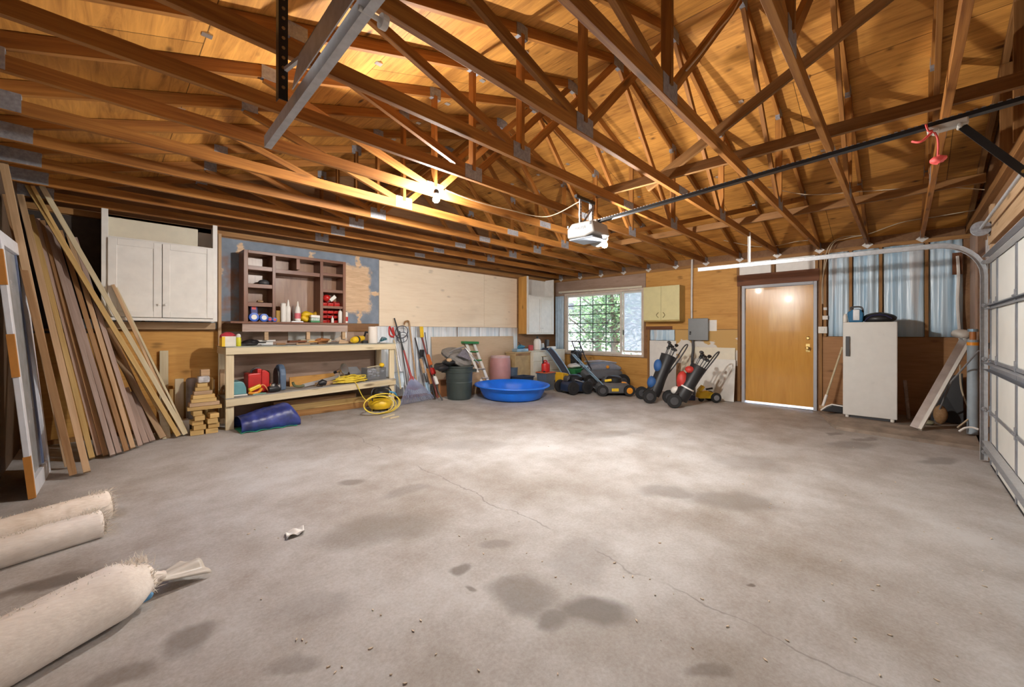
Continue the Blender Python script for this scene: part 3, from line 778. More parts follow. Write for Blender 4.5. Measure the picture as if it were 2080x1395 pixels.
MB().bar(tp-d.normalized()*.085+V((0, 0, -.033)), tp+d.normalized()*.085+V((0, 0, -.033)), .055, .04).cyl(tp+V((-.04, .05, -.045)), tp+V((.04, .05, -.045)), .016).cyl(tp+V((-.04, -.05, -.05)), tp+V((.04, -.05, -.05)), .012).build('trolley', plain('trolley_grey', (.50,.48,.44), .45), op, bevel=.008)
ab = V((RX, GY+.10, 2.13)); at0 = tp+V((0, -.06, -.055))
MB().bar(at0, ab, .006, .038, (0, 1, .3)).bar(at0+V((.014, 0, .004)), ab+V((.014, 0, .004)), .022, .004, (0, 1, .3)).build('door_arm', M_BLACKM, op)
for f in (.72, .86, .97): MB().cyl(lerp(at0, ab, f)+V((-.012, 0, 0)), lerp(at0, ab, f)+V((.0, 0, 0)), .011, n=10).build('arm_bolt', M_BRASS, op)
MB().bar((RX-.02, GY+.03, 2.13), (RX+.06, GY+.03, 2.13), .05, .12, (0, 0, 1)).build('arm_bracket', M_STRUT, op)
M_CORD = plain('red_pull_cord', (.80,.10,.09), .6)
q = tp+V((-.03, .06, -.05))
MB().tube(arc([q+V((-.0, .03, .05)), q+V((-.02, .02, 0)), q, q+V((.0, -.02, -.06)), q+V((0, -.02, -.16))], 6), .006, 6).tube(arc([q+V((.01, .09, -.03)), q+V((-.01, .05, -.05)), q], 5), .007, 6).build('release_cord', M_CORD, op, smooth=True)
MB().blob(q+V((0, -.02, -.18)), (.035, .03, .022), amp=.35, seed=3).build('cord_knot', M_CORD, op, smooth=True)
lb = V((RX+hw+.075, Yc-.06, zc-.115))
MB().lathe(lb, [(.003, -.03), (.022, -.024), (.03, -.008), (.03, .008), (.02, .03), (.013, .045), (.013, .10)], 20).build('glowing_bulb', glow('opener_glow', (1, .965, .91), OPENER_E), op, smooth=True)
# cables stapled along the door wall side of the roof
M_WIRE = plain('beige_cable', (.55,.46,.33), .6)
def cable(name, pts, r, label, mat=None, n=10):
    return tag(MB().tube(arc(pts, n), r, 6).build(name, mat or M_WIRE, smooth=True), label, 'cable')
cable('house_cable', [aX(1470, 488, 8.0), aX(1530, 500, 8.2), aX(1575, 499, 8.3), aX(1620, 490, 8.2), aX(1650, 488, 8.2)], .006, 'thin beige cable strung between trusses above the wooden door')
cable('house_cable', [V((8.49, .975, 1.85)), V((8.49, .97, 2.4)), aX(1683, 502, 8.42), aX(1710, 482, 8.4), aX(1760, 476, 8.3), aX(1830, 452, 8.2), aX(1900, 440, 8.0), aX(1990, 425, 7.8)], .006, 'looped beige cable running from the outlet boxes up to the roof')
cable('house_cable', [V((8.47, .985, 1.85)), V((8.47, .975, 2.3)), aX(1690, 498, 8.4), aX(1720, 484, 8.35), aX(1755, 478, 8.3)], .006, 'second loop of beige cable beside the door header')
cable('house_cable', [aX(1560, 380, 6.3), aX(1640, 395, 6.4), aX(1760, 388, 6.4), aX(1900, 380, 6.3), aX(2000, 385, 6.3)], .005, 'fine tan wire sagging under the roof near the big door')
cable('web_wire', [V((2.62, 1.0, 3.05)), V((2.9, .99, 3.32)), V((3.2, .985, 3.62)), V((3.5, .985, 3.90)), V((3.75, .985, 4.18))], .006, 'white wire following a truss web up to the ridge', M_CLIP)
cable('bulb_cable', [aZ(905, 385, 2.775), aZ(965, 408, 2.765), aZ(1030, 425, 2.765), aZ(1110, 440, 2.765), V((RX-.05, 2.44, 2.74))], .006, 'tan cable running under the trusses from the bulb to the opener')
# ------------------------------------------------------------------ window, wooden door and things on the door wall
M_GLASS = glass('window_glass'); M_HAZE = glass('screened_glass', (.9, .93, .95), .45)
w1 = thing('window_1', (XR+.05, (WIN[0]+WIN[1])/2, WIN[2]), 'aluminium sliding window with a gridded left sash, onto trees', 'window'); w1['kind'] = 'structure'
M_WFR = plain('window_frame_paint', (.70,.66,.60), .5, var=.05)
y0, y1, z0, z1 = WIN; xw = XR+.06; ym = 4.62+.14
def ring(y0, y1, z0, z1, w, xa, xb, m=None):
    m = m or MB(); m.box((xa, y0, z0), (xb, y1, z0+w)).box((xa, y0, z1-w), (xb, y1, z1)).box((xa, y0, z0+w), (xb, y0+w, z1-w)).box((xa, y1-w, z0+w), (xb, y1, z1-w)); return m
ring(y0, y1, z0, z1, .05, XR-.015, XR+.12).build('casing', plain('window_casing', (.66,.55,.45), .55), w1, bevel=.003)
ym = aX(1260, 640, XR).y
s1 = ring(ym-.03, y1-.05, z0+.05, z1-.05, .05, XR+.015, XR+.05).build('gridded_sash', M_WFR, w1, bevel=.003)
MB().box((XR+.03, ym+.02, z0+.10), (XR+.034, y1-.10, z1-.10)).build('pane', M_GLASS, s1)
gm = MB(); ya, yb, za, zb_ = ym+.02, y1-.10, z0+.10, z1-.10
for k in range(1, 4): y = ya+(yb-ya)*k/4; gm.box((XR+.022, y-.010, za), (XR+.030, y+.010, zb_))
for k in range(1, 6): z = za+(zb_-za)*k/6; gm.box((XR+.0225, ya, z-.010), (XR+.0295, yb, z+.010))
gm.build('muntin_grid', plain('grey_muntins', (.05,.06,.06), .5), s1)
s2 = ring(y0+.05, ym-.03, z0+.10, z1-.05, .04, XR+.055, XR+.085).build('sliding_sash', M_WFR, w1, bevel=.003)
MB().box((XR+.07, y0+.09, z0+.14), (XR+.073, ym-.07, z1-.09)).build('screened_pane', M_HAZE, s2)
MB().box((XR+.045, ym-.065, z0+.5), (XR+.056, ym-.045, z0+.62)).build('latch', M_BLACK, s2)
# outdoors: trees and a pale shed behind the window
M_LEAF = plain('tree_leaves', (.12,.20,.07), .7, var=.55, scale=14); M_LEAF2 = plain('dry_leaves', (.24,.27,.15), .7, var=.45, scale=12)
M_BARK = plain('bark', (.16,.12,.09), .9, var=.3)
def tree(x, y, h, r, seed, label, mat, trunk=.12):
    rnd = random.Random(seed)
    th = thing('tree', (x, y, -.1), label, 'tree', 'trees outside the window')
    MB().tube(arc([(x, y, -.15), (x+.1, y+.05, h*.4), (x-.05, y+.1, h*.8)], 5), [trunk]*6+[trunk*.7]*5, 8).build('trunk', M_BARK, th, smooth=True)
    bm_ = MB()
    for k in range(7):
        a = rnd.uniform(0, 6.3); e = V((x+math.cos(a)*r*.8, y+math.sin(a)*r*.8, h*.5+rnd.uniform(0, h*.5))); s = V((x, y, h*rnd.uniform(.25, .6)))
        bm_.tube(arc([s, lerp(s, e, .5)+V((0, 0, .1)), e], 4), [trunk*.35]*4+[trunk*.2]*5, 6)
    bm_.build('branches', M_BARK, th, smooth=True)
    lm = MB()
    for k in range(2600):
        u, v, w = rnd.gauss(0, .42), rnd.gauss(0, .42), rnd.gauss(0, .36)
        c = V((x+u*r, y+v*r, h*.66+w*h*.62)); s = rnd.uniform(.05, .11); d = V((rnd.uniform(-1, 1), rnd.uniform(-1, 1), rnd.uniform(-.9, .3))).normalized(); q = d.orthogonal().normalized()*s*.4
        lm.add([c-d*s, c+q, c+d*s, c-q], [(0, 1, 2, 3)])
    tag(lm.build('foliage', mat, th), kind='stuff')
tree(11.9, 6.9, 3.4, 1.5, 1, 'leafy green tree seen through the gridded sash', M_LEAF)
tree(13.6, 8.6, 3.0, 1.7, 2, 'dusty olive tree further behind in the gridded sash', M_LEAF2)
tree(12.6, 5.6, 3.6, 1.4, 3, 'tree seen hazily through the screened sliding sash', M_LEAF2)
shd = thing('garden_shed', (17, 14.2, -.1), 'grey garden building beyond the trees outside the window', 'shed')
MB().box((15.5, 12.6, -.1), (18.5, 15.8, 2.5)).build('walls', plain('shed_siding', (.34,.33,.33), .7), shd)
MB().prism([(15.2, 12.3, 2.5), (15.2, 16.1, 2.5), (15.2, 14.2, 3.3)], (3.6, 0, 0)).build('shed_roof', M_DGREY, shd)
nh = thing('neighbour_house', (24, 22, -.1), 'pale stucco house far behind the trees outside the window', 'house')
MB().box((21, 8, -.1), (28, 34, 5.2)).build('walls', plain('pale_stucco', (.50,.45,.38), .8, var=.15, scale=1), nh)
MB().prism([(20.4, 7.5, 5.2), (28.6, 7.5, 5.2), (24.5, 7.5, 7.4)], (0, 27, 0)).build('house_roof', M_DGREY, nh)
# curtain and rod
M_CURT = plain('blue_curtain_cloth', (.50,.63,.75), .8, var=.1)
ct = thing('window_curtain', (XR-.06, 6.52, 1.0), 'narrow pale blue curtain gathered beside the window', 'curtain')
def cfn(u, v):
    y = 6.68-.26*u; return (XR-.055-.018*math.sin(u*24)-.012*math.sin(u*9+v), y, .92+v*1.4)
MB().grid(cfn, 40, 8).build('curtain_cloth', M_CURT, ct, smooth=True, solid=.003)
cr = thing('curtain_rod', (XR-.06, 5.3, 2.42), 'long white curtain rod above the window', 'curtain rod')
ra, rb = aX(1135, 594, XR-.06), aX(1304, 582, XR-.06)
MB().bar(ra, rb, .018, .045).build('rod', M_CREAM, cr, bevel=.005)
for f in (.02, .42, .86): p = lerp(ra, rb, f); MB().box((p.x, p.y-.01, p.z-.03), (XR, p.y+.01, p.z-.012)).build('rod_bracket', M_CLIP, cr)
# small yellow-green cabinet
M_LIME = plain('faded_yellow_cabinet_paint', (.70,.64,.34), .45, var=.04)
cy0, cy1 = 3.44, 4.03; cz0, cz1 = 1.60, 2.405; cxa = XR-.30
ca = aX(1307, 584, cxa); cb = aX(1380, 652, cxa)
cy0, cy1, cz0, cz1 = cb.y, ca.y, cb.z-.0, ca.z
yc = thing('wall_cabinet', (XR-.15, (cy0+cy1)/2, cz0), 'pale yellow-green wall cabinet hung beside the window', 'cabinet')
MB().box((cxa+.02, cy0, cz0), (XR, cy1, cz1)).build('carcass', plain('yellow_side_wood', (.50,.36,.12), .5), yc, bevel=.002)
mid = (cy0+cy1)/2
for s, (a, b) in ((1, (mid+.002, cy1)), (-1, (cy0, mid-.002))):
    dr = MB().box((cxa, a, cz0+.03), (cxa+.019, b, cz1)).build('cabinet_door', M_LIME, yc, bevel=.002)
    pts = [(cxa-.008, mid+s*.05, cz0+.19), (cxa-.014, mid+s*.085, cz0+.15), (cxa-.014, mid+s*.085, cz0+.12), (cxa-.008, mid+s*.05, cz0+.08)]
    MB().tube(arc(pts, 5), .006, 6).build('handle', plain('dark_brass', (.22,.18,.08), .4, .7), dr, smooth=True)
# electrical panel and conduits
pa, pb = aX(1399, 648, XR-.1), aX(1437, 690, XR-.1)
ep = thing('electrical_panel', (XR-.05, (pa.y+pb.y)/2, pb.z), 'grey metal electrical panel box on the torn drywall', 'electrical panel')
M_EP = plain('panel_grey_enamel', (.235,.25,.26), .4, .2, var=.04)
MB().box((XR-.09, pb.y, pb.z), (XR, pa.y, pa.z)).build('box', M_EP, ep, bevel=.006)
pd = MB().box((XR-.105, pb.y-.012, pb.z-.012), (XR-.09, pa.y+.012, pa.z+.012)).build('panel_door', M_EP, ep, bevel=.008)
MB().box((XR-.113, pa.y-.05, pb.z+.13), (XR-.105, pa.y-.02, pb.z+.17)).box((XR-.112, pa.y-.045, pb.z+.10), (XR-.105, pa.y-.015, pb.z+.125)).build('latch', M_BLACK, pd)
tag(MB().tube([aX(1405, 648, XR-.04), aX(1405, 600, XR-.04), aX(1406, 527, XR-.04)], .022, 12).build('conduit', M_CLIP, smooth=True), 'white vertical conduit rising from the electrical panel', 'conduit')
tag(MB().tube(arc([aX(1407, 690, XR-.05), aX(1408, 708, XR-.08), aX(1406, 735, XR-.16), aX(1409, 785, XR-.24), aX(1409, 806, XR-.26)], 6), .026, 10).build('conduit', M_DGREY, smooth=True), 'dark flexible conduit dropping from the electrical panel', 'conduit')
pn = aX(1445, 660, XR-.01); tag(MB().box((XR-.006, pn.y-.10, pn.z-.12), (XR-.002, pn.y+.09, pn.z+.10)).build('paper_notice', M_WHITE), 'blank white paper sheet pinned beside the electrical panel', 'paper')
# leaning hardboard sheets under the panel
def lean_sheet(name, mat, yA, yB, h, foot, label, t=.012, cat='board', head=.026):
    xf = XR-foot; zf = fz((yA+yB)/2)
    dx = foot-head; hh = math.sqrt(h*h-dx*dx)
    a, b = V((xf, yA, zf)), V((xf+dx, yA, zf+hh))
    return tag(MB().prism([a, b, b+V((0, yB-yA, 0)), a+V((0, yB-yA, 0))], V((hh, 0, -dx)).normalized()*-t).build(name, mat, bevel=.002), label, cat)
lean_sheet('hardboard_sheet', M_CREAM, 2.32, 3.34, 1.02, .12, 'wide cream hardboard sheet leaning between electrical panel and wooden door')
lean_sheet('hardboard_sheet', M_OFFW, 2.30, 3.10, .80, .19, 'shorter cream sheet leaning in front beneath the torn drywall', head=.075)
# wooden slab door
dr = thing('door_1', (XR, (DOOR[0]+DOOR[1])/2, 0), 'orange varnished wooden door with brass lock in a grey frame', 'door'); dr['kind'] = 'structure'
M_DFR = plain('door_frame_grey', (.42,.43,.47), .45, var=.05)
M_DSLAB = ply('varnished_door', (.66,.335,.06), (.50,.225,.032), knots=.0, rough=.22, gs=.7)
M_DSLAB.node_tree.nodes['Principled BSDF'].inputs['Coat Weight'].default_value = .5
y0, y1, z1 = DOOR[0], DOOR[1], DOOR[3]
MB().box((XR-.03, y0, 0), (XR+.12, y0+.05, z1)).box((XR-.03, y1-.05, 0), (XR+.12, y1, z1)).box((XR-.03, y0+.05, z1-.05), (XR+.12, y1-.05, z1)).build('frame', M_DFR, dr, bevel=.004)
lo, hi = V((XR+.015, y0+.054, .075)), V((XR+.055, y1-.054, z1-.054))
Md = Matrix.Translation(lo) @ Matrix.Rotation(-PI/2, 4, 'Y')
sl = MB().box(lo, hi).build('door_slab', M_DSLAB, dr, M=Md, bevel=.002)
MB().box((XR-.0, y0+.05, fz(1.6)), (XR+.09, y1-.05, fz(1.6)+.012)).build('threshold', M_SILVER, dr)
ky = y0+.13
MB().lathe((XR+.015, ky, 1.10), [(.032, 0), (.032, .006), (.014, .012), (.012, .04), (.028, .055), (.03, .075), (.018, .09)], 20, axis=(-1, 0, 0)).box((XR+.006, ky-.028, 1.03), (XR+.0155, ky+.028, 1.17)).build('door_knob', M_BRASS, sl, smooth=True)
MB().lathe((XR+.015, ky, 1.27), [(.032, 0), (.03, .012), (.02, .016), (.018, .03)], 20, axis=(-1, 0, 0)).build('deadbolt', M_BRASS, sl, smooth=True)
for z in (.30, 1.05, 1.80): MB().cyl((XR+.012, y1-.05, z), (XR+.012, y1-.05, z+.09), .008, n=8).build('hinge', M_PLATE, sl)
# outlet boxes right of the door
for k, (u, v, s) in enumerate(((1671, 670, .075), (1676, 645, .045), (1676, 627, .03))):
    p = aX(u, v, XR-.05)
    tag(MB().box((XR-.055, p.y-s*.8, p.z-s*.75), (XR-.015, p.y+s*.8, p.z+s*.75)).box((XR-.062, p.y-s*.35, p.z-s*.4), (XR-.0549, p.y+s*.35, p.z+s*.4)).build('outlet_box', M_OFFW, bevel=.004),
        ('large white outlet box beside the door frame', 'middle white outlet box on the stud beside the door', 'smallest white junction box, uppermost beside the door')[k], 'outlet box')
# ------------------------------------------------------------------ cabinets, cubby shelf, workbench on the back wall
def panel_door(name, th, mat, x0, x1, y, z0, z1, stile=.055, t=.02, knob=None):
    d = MB().box((x0, y, z0), (x1, y+t*.55, z1)); f = .006
    ring_ = MB()
    ring_.box((x0, y-t*.45, z0), (x0+stile, y, z1)).box((x1-stile, y-t*.45, z0), (x1, y, z1)).box((x0+stile, y-t*.45, z0), (x1-stile, y, z0+stile)).box((x0+stile, y-t*.45, z1-stile), (x1-stile, y, z1))
    d.v += ring_.v; n = len(d.v)-len(ring_.v); d.f += [tuple(i+n for i in q) for q in ring_.f]
    o = d.build(name, mat, th, bevel=.004)
    if knob: MB().lathe((knob[0], y-t*.45, knob[1]), [(.007, 0), (.006, .012), (.013, .018), (.011, .026), (0, .028)], 12, axis=(0, -1, 0)).build('knob', M_WHITE, o, smooth=True)
    return o
Y0 = 6.42
def frontz(v, u=300): return aY(u, v, Y0).z
cab = thing('wall_cabinet', (.52, 6.58, 1.54), 'wide white two-door wall cabinet with an open top shelf', 'cabinet')
ax0, ax1 = aY(207, 500, Y0).x, aY(441, 500, Y0).x
dz1 = aY(218, 483, Y0).z; dz0 = aY(330, 645, Y0).z-.005; top = 2.755
MB().box((ax0, Y0+.02, dz0-.03), (ax0+.02, YB-.021, top)).box((ax1-.02, Y0+.02, dz0-.03), (ax1, YB-.016, top)).box((ax0+.02, Y0+.02, dz0-.03), (ax1-.02, YB-.021, dz0)).box((ax0+.02, Y0+.02, dz1), (ax1-.02, YB-.021, dz1+.02)).box((ax0+.02, YB-.04, dz0), (ax1-.02, YB-.021, top)).build('carcass', M_WHITE, cab)
m = MB().box((ax0-.005, Y0, dz0-.035), (ax0+.05, Y0+.02, top)).box((ax1-.045, Y0, dz0-.035), (ax1+.003, Y0+.02, top)).box((ax0+.05, Y0, dz1+.0), (ax1-.045, Y0+.02, dz1+.028)).box((ax0+.05, Y0, dz0-.035), (ax1-.045, Y0+.02, dz0))
m.build('face_frame', M_WHITE, cab, bevel=.002)
mx = aY(329, 560, Y0).x
panel_door('cabinet_door', cab, M_WHITE, ax0+.045, mx-.003, Y0-.012, dz0+.005, dz1+.008, .075, knob=(mx-.03, dz0+.16))
panel_door('cabinet_door', cab, M_WHITE, mx+.003, ax1-.04, Y0-.012, dz0+.005, dz1+.008, .07, knob=(mx+.03, dz0+.16))
pb_ = aY(215, 468, YB-.1); bx1 = aY(402, 470, YB-.1).x
tag(MB().box((ax0+.03, YB-.10, dz1+.021), (bx1, YB-.085, aY(402, 466, YB-.1).z)).build('cream_board', M_CREAM, bevel=.002), 'long cream board standing in the open top of the wide white cabinet', 'board')
tag(board('nailer', (ax0, YB-.06, dz0-.09), (ax1+.02, YB-.06, dz0-.09), .08, .09, M_TAN), 'rough brown nailer board under the wide white cabinet', 'board')
tag(board('batten', (1.108, 6.66, 1.18), (1.108, 6.66, 2.70), .05, .035, M_TAN, up=(1, 0, 0)), 'upright brown batten between the white cabinet and the oversprayed plywood', 'board')

# second wall cabinet, near the window corner
X0 = 7.10; Yc2 = aX(1071, 600, X0).y
c2 = thing('wall_cabinet', (7.5, 6.58, 1.33), 'narrow white two-door wall cabinet with a brown side, beside the window corner', 'cabinet')
xr = aY(1125, 600, Yc2).x; zb2 = aY(1073, 678, Yc2).z; zt2 = aY(1075, 561, Yc2).z; zs = aY(1100, 603, Yc2).z
MB().box((X0, Yc2+.02, zb2), (X0+.018, YB-.016, zt2)).build('brown_side', M_PLYO, c2, M=Matrix.Translation((X0, Yc2, zb2)) @ Matrix.Rotation(-PI/2, 4, 'Y'))
MB().box((X0+.018, Yc2+.02, zb2), (xr, YB-.016, zb2+.02)).box((xr-.018, Yc2+.02, zb2+.02), (xr, YB-.016, zt2)).box((X0+.018, YB-.035, zb2+.02), (xr-.018, YB-.016, zt2)).box((X0+.018, Yc2+.02, zs), (xr-.018, YB-.035, zs+.02)).build('carcass', M_WHITE, c2)
MB().box((X0-.002, Yc2, zb2-.01), (X0+.05, Yc2+.02, zt2)).box((xr-.04, Yc2, zb2-.01), (xr, Yc2+.02, zt2)).box((X0+.05, Yc2, zs-.005), (xr-.04, Yc2+.02, zs+.025)).box((X0+.05, Yc2, zb2-.01), (xr-.04, Yc2+.02, zb2+.025)).build('face_frame', M_WHITE, c2, bevel=.002)
mx2 = (X0+xr)/2
panel_door('cabinet_door', c2, M_WHITE, X0+.045, mx2-.002, Yc2-.012, zb2+.02, zs, .06, knob=(mx2-.03, zb2+.14))
panel_door('cabinet_door', c2, M_WHITE, mx2+.002, xr-.035, Yc2-.012, zb2+.02, zs, .06, knob=(mx2+.03, zb2+.14))

# stained cubby shelf
YF_ = 6.44
def cu_(x, y): return aY(430+x*.1827, 460+y*.1827, YF_)
cb = thing('cubby_shelf', (2.0, 6.6, 1.5), 'dark stained wooden cubby shelf hung over the workbench', 'shelf unit')
L, R = cu_(357, 600).x, cu_(1492, 600).x; T = cu_(400, 258).z; B = cu_(900, 1063).z; th_ = .045
def cbx(nm, x0, x1, z0, z1, ya=YF_, mat=M_REDWD):
    x0, x1 = min(x0, x1), max(x0, x1)
    M = frame_along((x0, ya, z0), (x1, ya, z0)) if x1-x0 > z1-z0 else frame_along((x0, ya, z0), (x0, ya, z1), (0, 1, 0))
    return MB().box((x0, ya, z0), (x1, YB-.032, z1)).build(nm, mat, cb, M=M, bevel=.003)
v2a, v2b = cu_(676, 700).x, cu_(712, 700).x; v3a, v3b = cu_(1206, 700).x, cu_(1240, 700).x; v4a, v4b = cu_(945, 400).x, cu_(985, 400).x
cbx('side_panel', L, L+.05, B, T); cbx('side_panel', R-.045, R, B, T)
cbx('top_board', L+.05, R-.045, T-.04, T)
cbx('bottom_board', L-.16, R+.02, B-.028, B, YF_-.05)
cbx('divider', v2a, v2b, B, T-.04); cbx('divider', v3a, v3b, B, T-.04)
for a, b in ((440, 488), (640, 684), (845, 890)): cbx('shelf_board', L+.05, v2a, cu_(550, b).z, cu_(550, a).z, YF_+.01)
s1z = cu_(800, 522).z; cbx('shelf_board', v2b, v3a, s1z, cu_(800, 478).z, YF_+.01)
cbx('divider', v4a, v4b, cu_(960, 478).z, T-.04, YF_+.01)
rz = []
for a, b in ((522, 553), (702, 735), (884, 912)): z0, z1 = cu_(1350, b).z, cu_(1350, a).z; rz.append(z1); cbx('shelf_board', v3b, R-.045, z0, z1, YF_+.01)
MB().box((L+.01, YB-.030, B), (R-.01, YB-.0165, T)).build('back_panel', M_REDBACK, cb, M=Matrix.Translation((L, YB-.03, B)) @ Matrix.Rotation(-PI/2, 4, 'Y'))
fz_ = cu_(900, 1085).z
MB().box((L-.02, YF_-.02, B-.14), (R+.02, YF_, B-.029)).build('apron', M_MAUVE, cb, M=frame_along((L, YF_, B-.1), (R, YF_, B-.1)))
for x in (cu_(610, 1150).x, cu_(1075, 1150).x, R-.03): MB().box((x-.025, YF_, B-.26), (x+.025, YF_+.05, B-.030)).build('bracket', M_TAN, cb)
# things on the cubby shelf
def bottle(name, x, y, z, prof, mat, label, capmat=None, cap=None, cat='bottle', group=None, n=16, band=None):
    t = thing(name, (x, y, z), label, cat, group)
    MB().lathe((x, y, z), prof, n).build('body', mat, t, smooth=True)
    if cap: MB().lathe((x, y, z), cap, n).build('cap', capmat, t, smooth=True)
    if band: MB().lathe((x, y, z), [(band[0], band[1]), (band[0]+.0008, band[1]+.001), (band[0]+.0008, band[2]), (band[0], band[2]+.001)], n).build('paper_label', band[3], t)
    return t
zB = B; yS = 6.55
def sx_(x): return aY(480+x*.1154, 640, yS).x
H = lambda px: px*.0083*.88
bottle('squeeze_bottle', sx_(825), yS, zB, [(.03, 0), (.036, .006), (.036, .20), (.036, .24), (.03, .265), (.02, .27)], M_WHITE, 'thick white squeeze bottle with square shoulders, on the cubby shelf', M_WHITE, [(.033, .24), (.035, .25), (.035, .275), (.02, .285)], group='white bottles')
bottle('glue_bottle', sx_(912), yS, zB, [(.03, 0), (.034, .006), (.034, .21), (.026, .235), (.018, .25)], M_WHITE, 'tallest white bottle with a pointed nozzle, on the cubby shelf', M_WHITE, [(.018, .248), (.019, .27), (.014, .30), (.006, .335)])
bottle('glue_bottle', sx_(1080), yS, zB+.018, [(.034, 0), (.042, .006), (.042, .13), (.032, .20), (.016, .235)], M_WHITE, 'white glue bottle with a pink label, in the middle of the cubby shelf', M_WHITE, [(.016, .233), (.015, .255), (.008, .30)], band=(.0423, .04, .12, plain('pink_label', (.70,.16,.20), .5)))
bottle('spray_can', sx_(1800), 6.49, zB+.001, [(.028, 0), (.031, .004), (.031, .17), (.02, .195)], M_WHITE, 'white pointed tube standing before the red bins on the cubby shelf', M_GREY, [(.013, .193), (.010, .215), (.006, .225)])
bottle('spray_can', sx_(1897), 6.475, zB+.001, [(.026, 0), (.03, .004), (.03, .165), (.018, .18)], M_WHITE, 'white and red printed can at the right end of the cubby shelf', M_DGREY, [(.012, .178), (.012, .19)], band=(.0302, .03, .10, M_RED))
bottle('small_tube', sx_(1665), 6.49, zB+.001, [(.02, 0), (.022, .004), (.022, .06), (.01, .085), (.006, .105)], M_WHITE, 'smallest white tube before the red bins on the cubby shelf')
M_NAVY = plain('navy_packaging', (.015,.02,.16), .4); M_ROYAL = plain('royal_blue_packaging', (.02,.10,.52), .4)
p = thing('blue_packet', (sx_(300), yS, zB), 'dark blue packet leaning at the left end of the cubby shelf', 'packet')
MB().prism([(sx_(240), yS-.05, zB+.002), (sx_(385), yS-.05, zB+.002), (sx_(350), yS-.05, zB+.26), (sx_(232), yS-.05, zB+.27)], (0, .09, 0)).build('packet_body', M_NAVY, p, bevel=.01)
MB().box((sx_(255), yS-.052, zB+.17), (sx_(330), yS-.0505, zB+.23)).build('red_print', M_RED, p)
for k, (x, c, lab, r, mt) in enumerate(((270, .065, 'blue tape roll lying against the navy packet', .06, M_ROYAL), (445, .05, 'pale-faced blue can tipped over on the cubby shelf', .055, M_ROYAL), (545, .034, 'small dark blue roll with red print on the cubby shelf', .034, M_NAVY), (630, .03, 'smallest bright blue roll by the cubby divider', .03, M_ROYAL))):
    t = thing('tape_roll', (sx_(x), yS-.10, zB), lab, 'roll', 'blue rolls')
    MB().lathe((sx_(x), yS-.135, zB+r+.001), [(r*.6, 0), (r, .003), (r, .07), (r*.6, .073)], 22, axis=(0, 1, 0)).build('roll_body', mt, t, smooth=True)
    MB().lathe((sx_(x), yS-.1355, zB+r+.001), [(r*.05, 0), (r*.58, 0), (r*.58, .002), (r*.05, .002)], 20, axis=(0, 1, 0)).build('roll_face', M_WHITE if k < 2 else M_RED, t)
yb = thing('crumpled_bag', (sx_(1290), 6.58, zB), 'yellow crumpled plastic bag lying on the cubby shelf', 'bag')
MB().blob((sx_(1265), 6.60, zB+.125), (.09, .055, .05), 20, 12, .2, 4).blob((sx_(1240), 6.60, zB+.062), (.065, .055, .055), 16, 10, .25, 6).build('bag_body', M_YEL, yb, smooth=True)
MB().blob((sx_(1415), 6.62, zB+.13), (.045, .045, .04), 16, 10, .2, 9).build('bag_fold', plain('amber_bag', (.55,.32,.02), .5), yb, smooth=True)
bx = thing('small_parts_box', (sx_(1380), 6.52, zB), 'open white box with green base on the cubby shelf, before the yellow bag', 'box')
MB().box((sx_(1270), 6.45, zB+.001), (sx_(1466), 6.52, zB+.03)).build('base_tray', M_GREEN, bx, bevel=.004)
MB().box((sx_(1280), 6.455, zB+.03), (sx_(1466), 6.52, zB+.07)).build('contents', plain('mint_items', (.50,.62,.55), .6, var=.4, scale=60), bx)
MB().bar((sx_(1275), 6.485, zB+.097), (sx_(1466), 6.485, zB+.09), .07, .04).build('box_lid', M_WHITE, bx, bevel=.003)
tag(MB().box((sx_(945), 6.47, zB+.001), (sx_(1150), 6.60, zB+.017)).build('tray', M_SILVER, bevel=.003), 'flat silver tray under the pink-labelled bottle', 'tray')
tag(MB().box((sx_(705), 6.56, zB), (sx_(775), 6.70, zB+.17)).build('amber_box', plain('amber_card', (.42,.24,.03), .6), bevel=.004), 'dark amber box standing by the cubby divider', 'box')
# red parts bins
def bin_(x0, x1, y0, z, h, mat, label, group):
    t = thing('parts_bin', ((x0+x1)/2, y0+.06, z), label, 'parts bin', group); w = .004
    m = MB(); d = .13
    m.prism([(x0, y0, z), (x0, y0+d, z), (x0, y0+d, z+h), (x0, y0+.03, z+h), (x0, y0-.01, z+h*.55)], (w, 0, 0)).prism([(x1-w, y0, z), (x1-w, y0+d, z), (x1-w, y0+d, z+h), (x1-w, y0+.03, z+h), (x1-w, y0-.01, z+h*.55)], (w, 0, 0))
    m.box((x0, y0, z), (x1, y0+d, z+w)).box((x0, y0+d-w, z), (x1, y0+d, z+h)).prism([(x0, y0, z), (x0, y0-.01, z+h*.55), (x0, y0-.006, z+h*.55), (x0, y0+.004, z)], (x1-x0, 0, 0))
    m.build('bin_body', mat, t); MB().box((x0+.012, y0-.014, z+h*.46), (x1-.012, y0-.006, z+h*.6)).build('bin_lip', mat, t)
    return t
bx0, bx1 = v3b+.006, R-.05; bw = (bx1-bx0)/3
rows = ['lowest row', 'middle row', 'upper row']
hz = (rz[2]-.04-zB)/3.0
for r in range(3):
    for k in range(3):
        bin_(bx0+k*bw+.003, bx0+(k+1)*bw-.003, 6.555, zB+.002+r*hz, hz*.88, M_RED, 'red parts bin on the bottom cubby, %s, %s from the divider' % (rows[r], ORD[k]), 'red parts bins')
for k in range(3): bin_(bx0+k*bw+.003, bx0+(k+1)*bw-.003, 6.55, rz[2]+.002, .083, M_RED, 'red parts bin on the cubby shelf above, %s from the divider' % ORD[k], 'red parts bins')
rg = thing('red_hat', (bx0+.11, 6.58, rz[2]+.085), 'red rounded hat with a white tag lying on the upper red bins', 'hat')
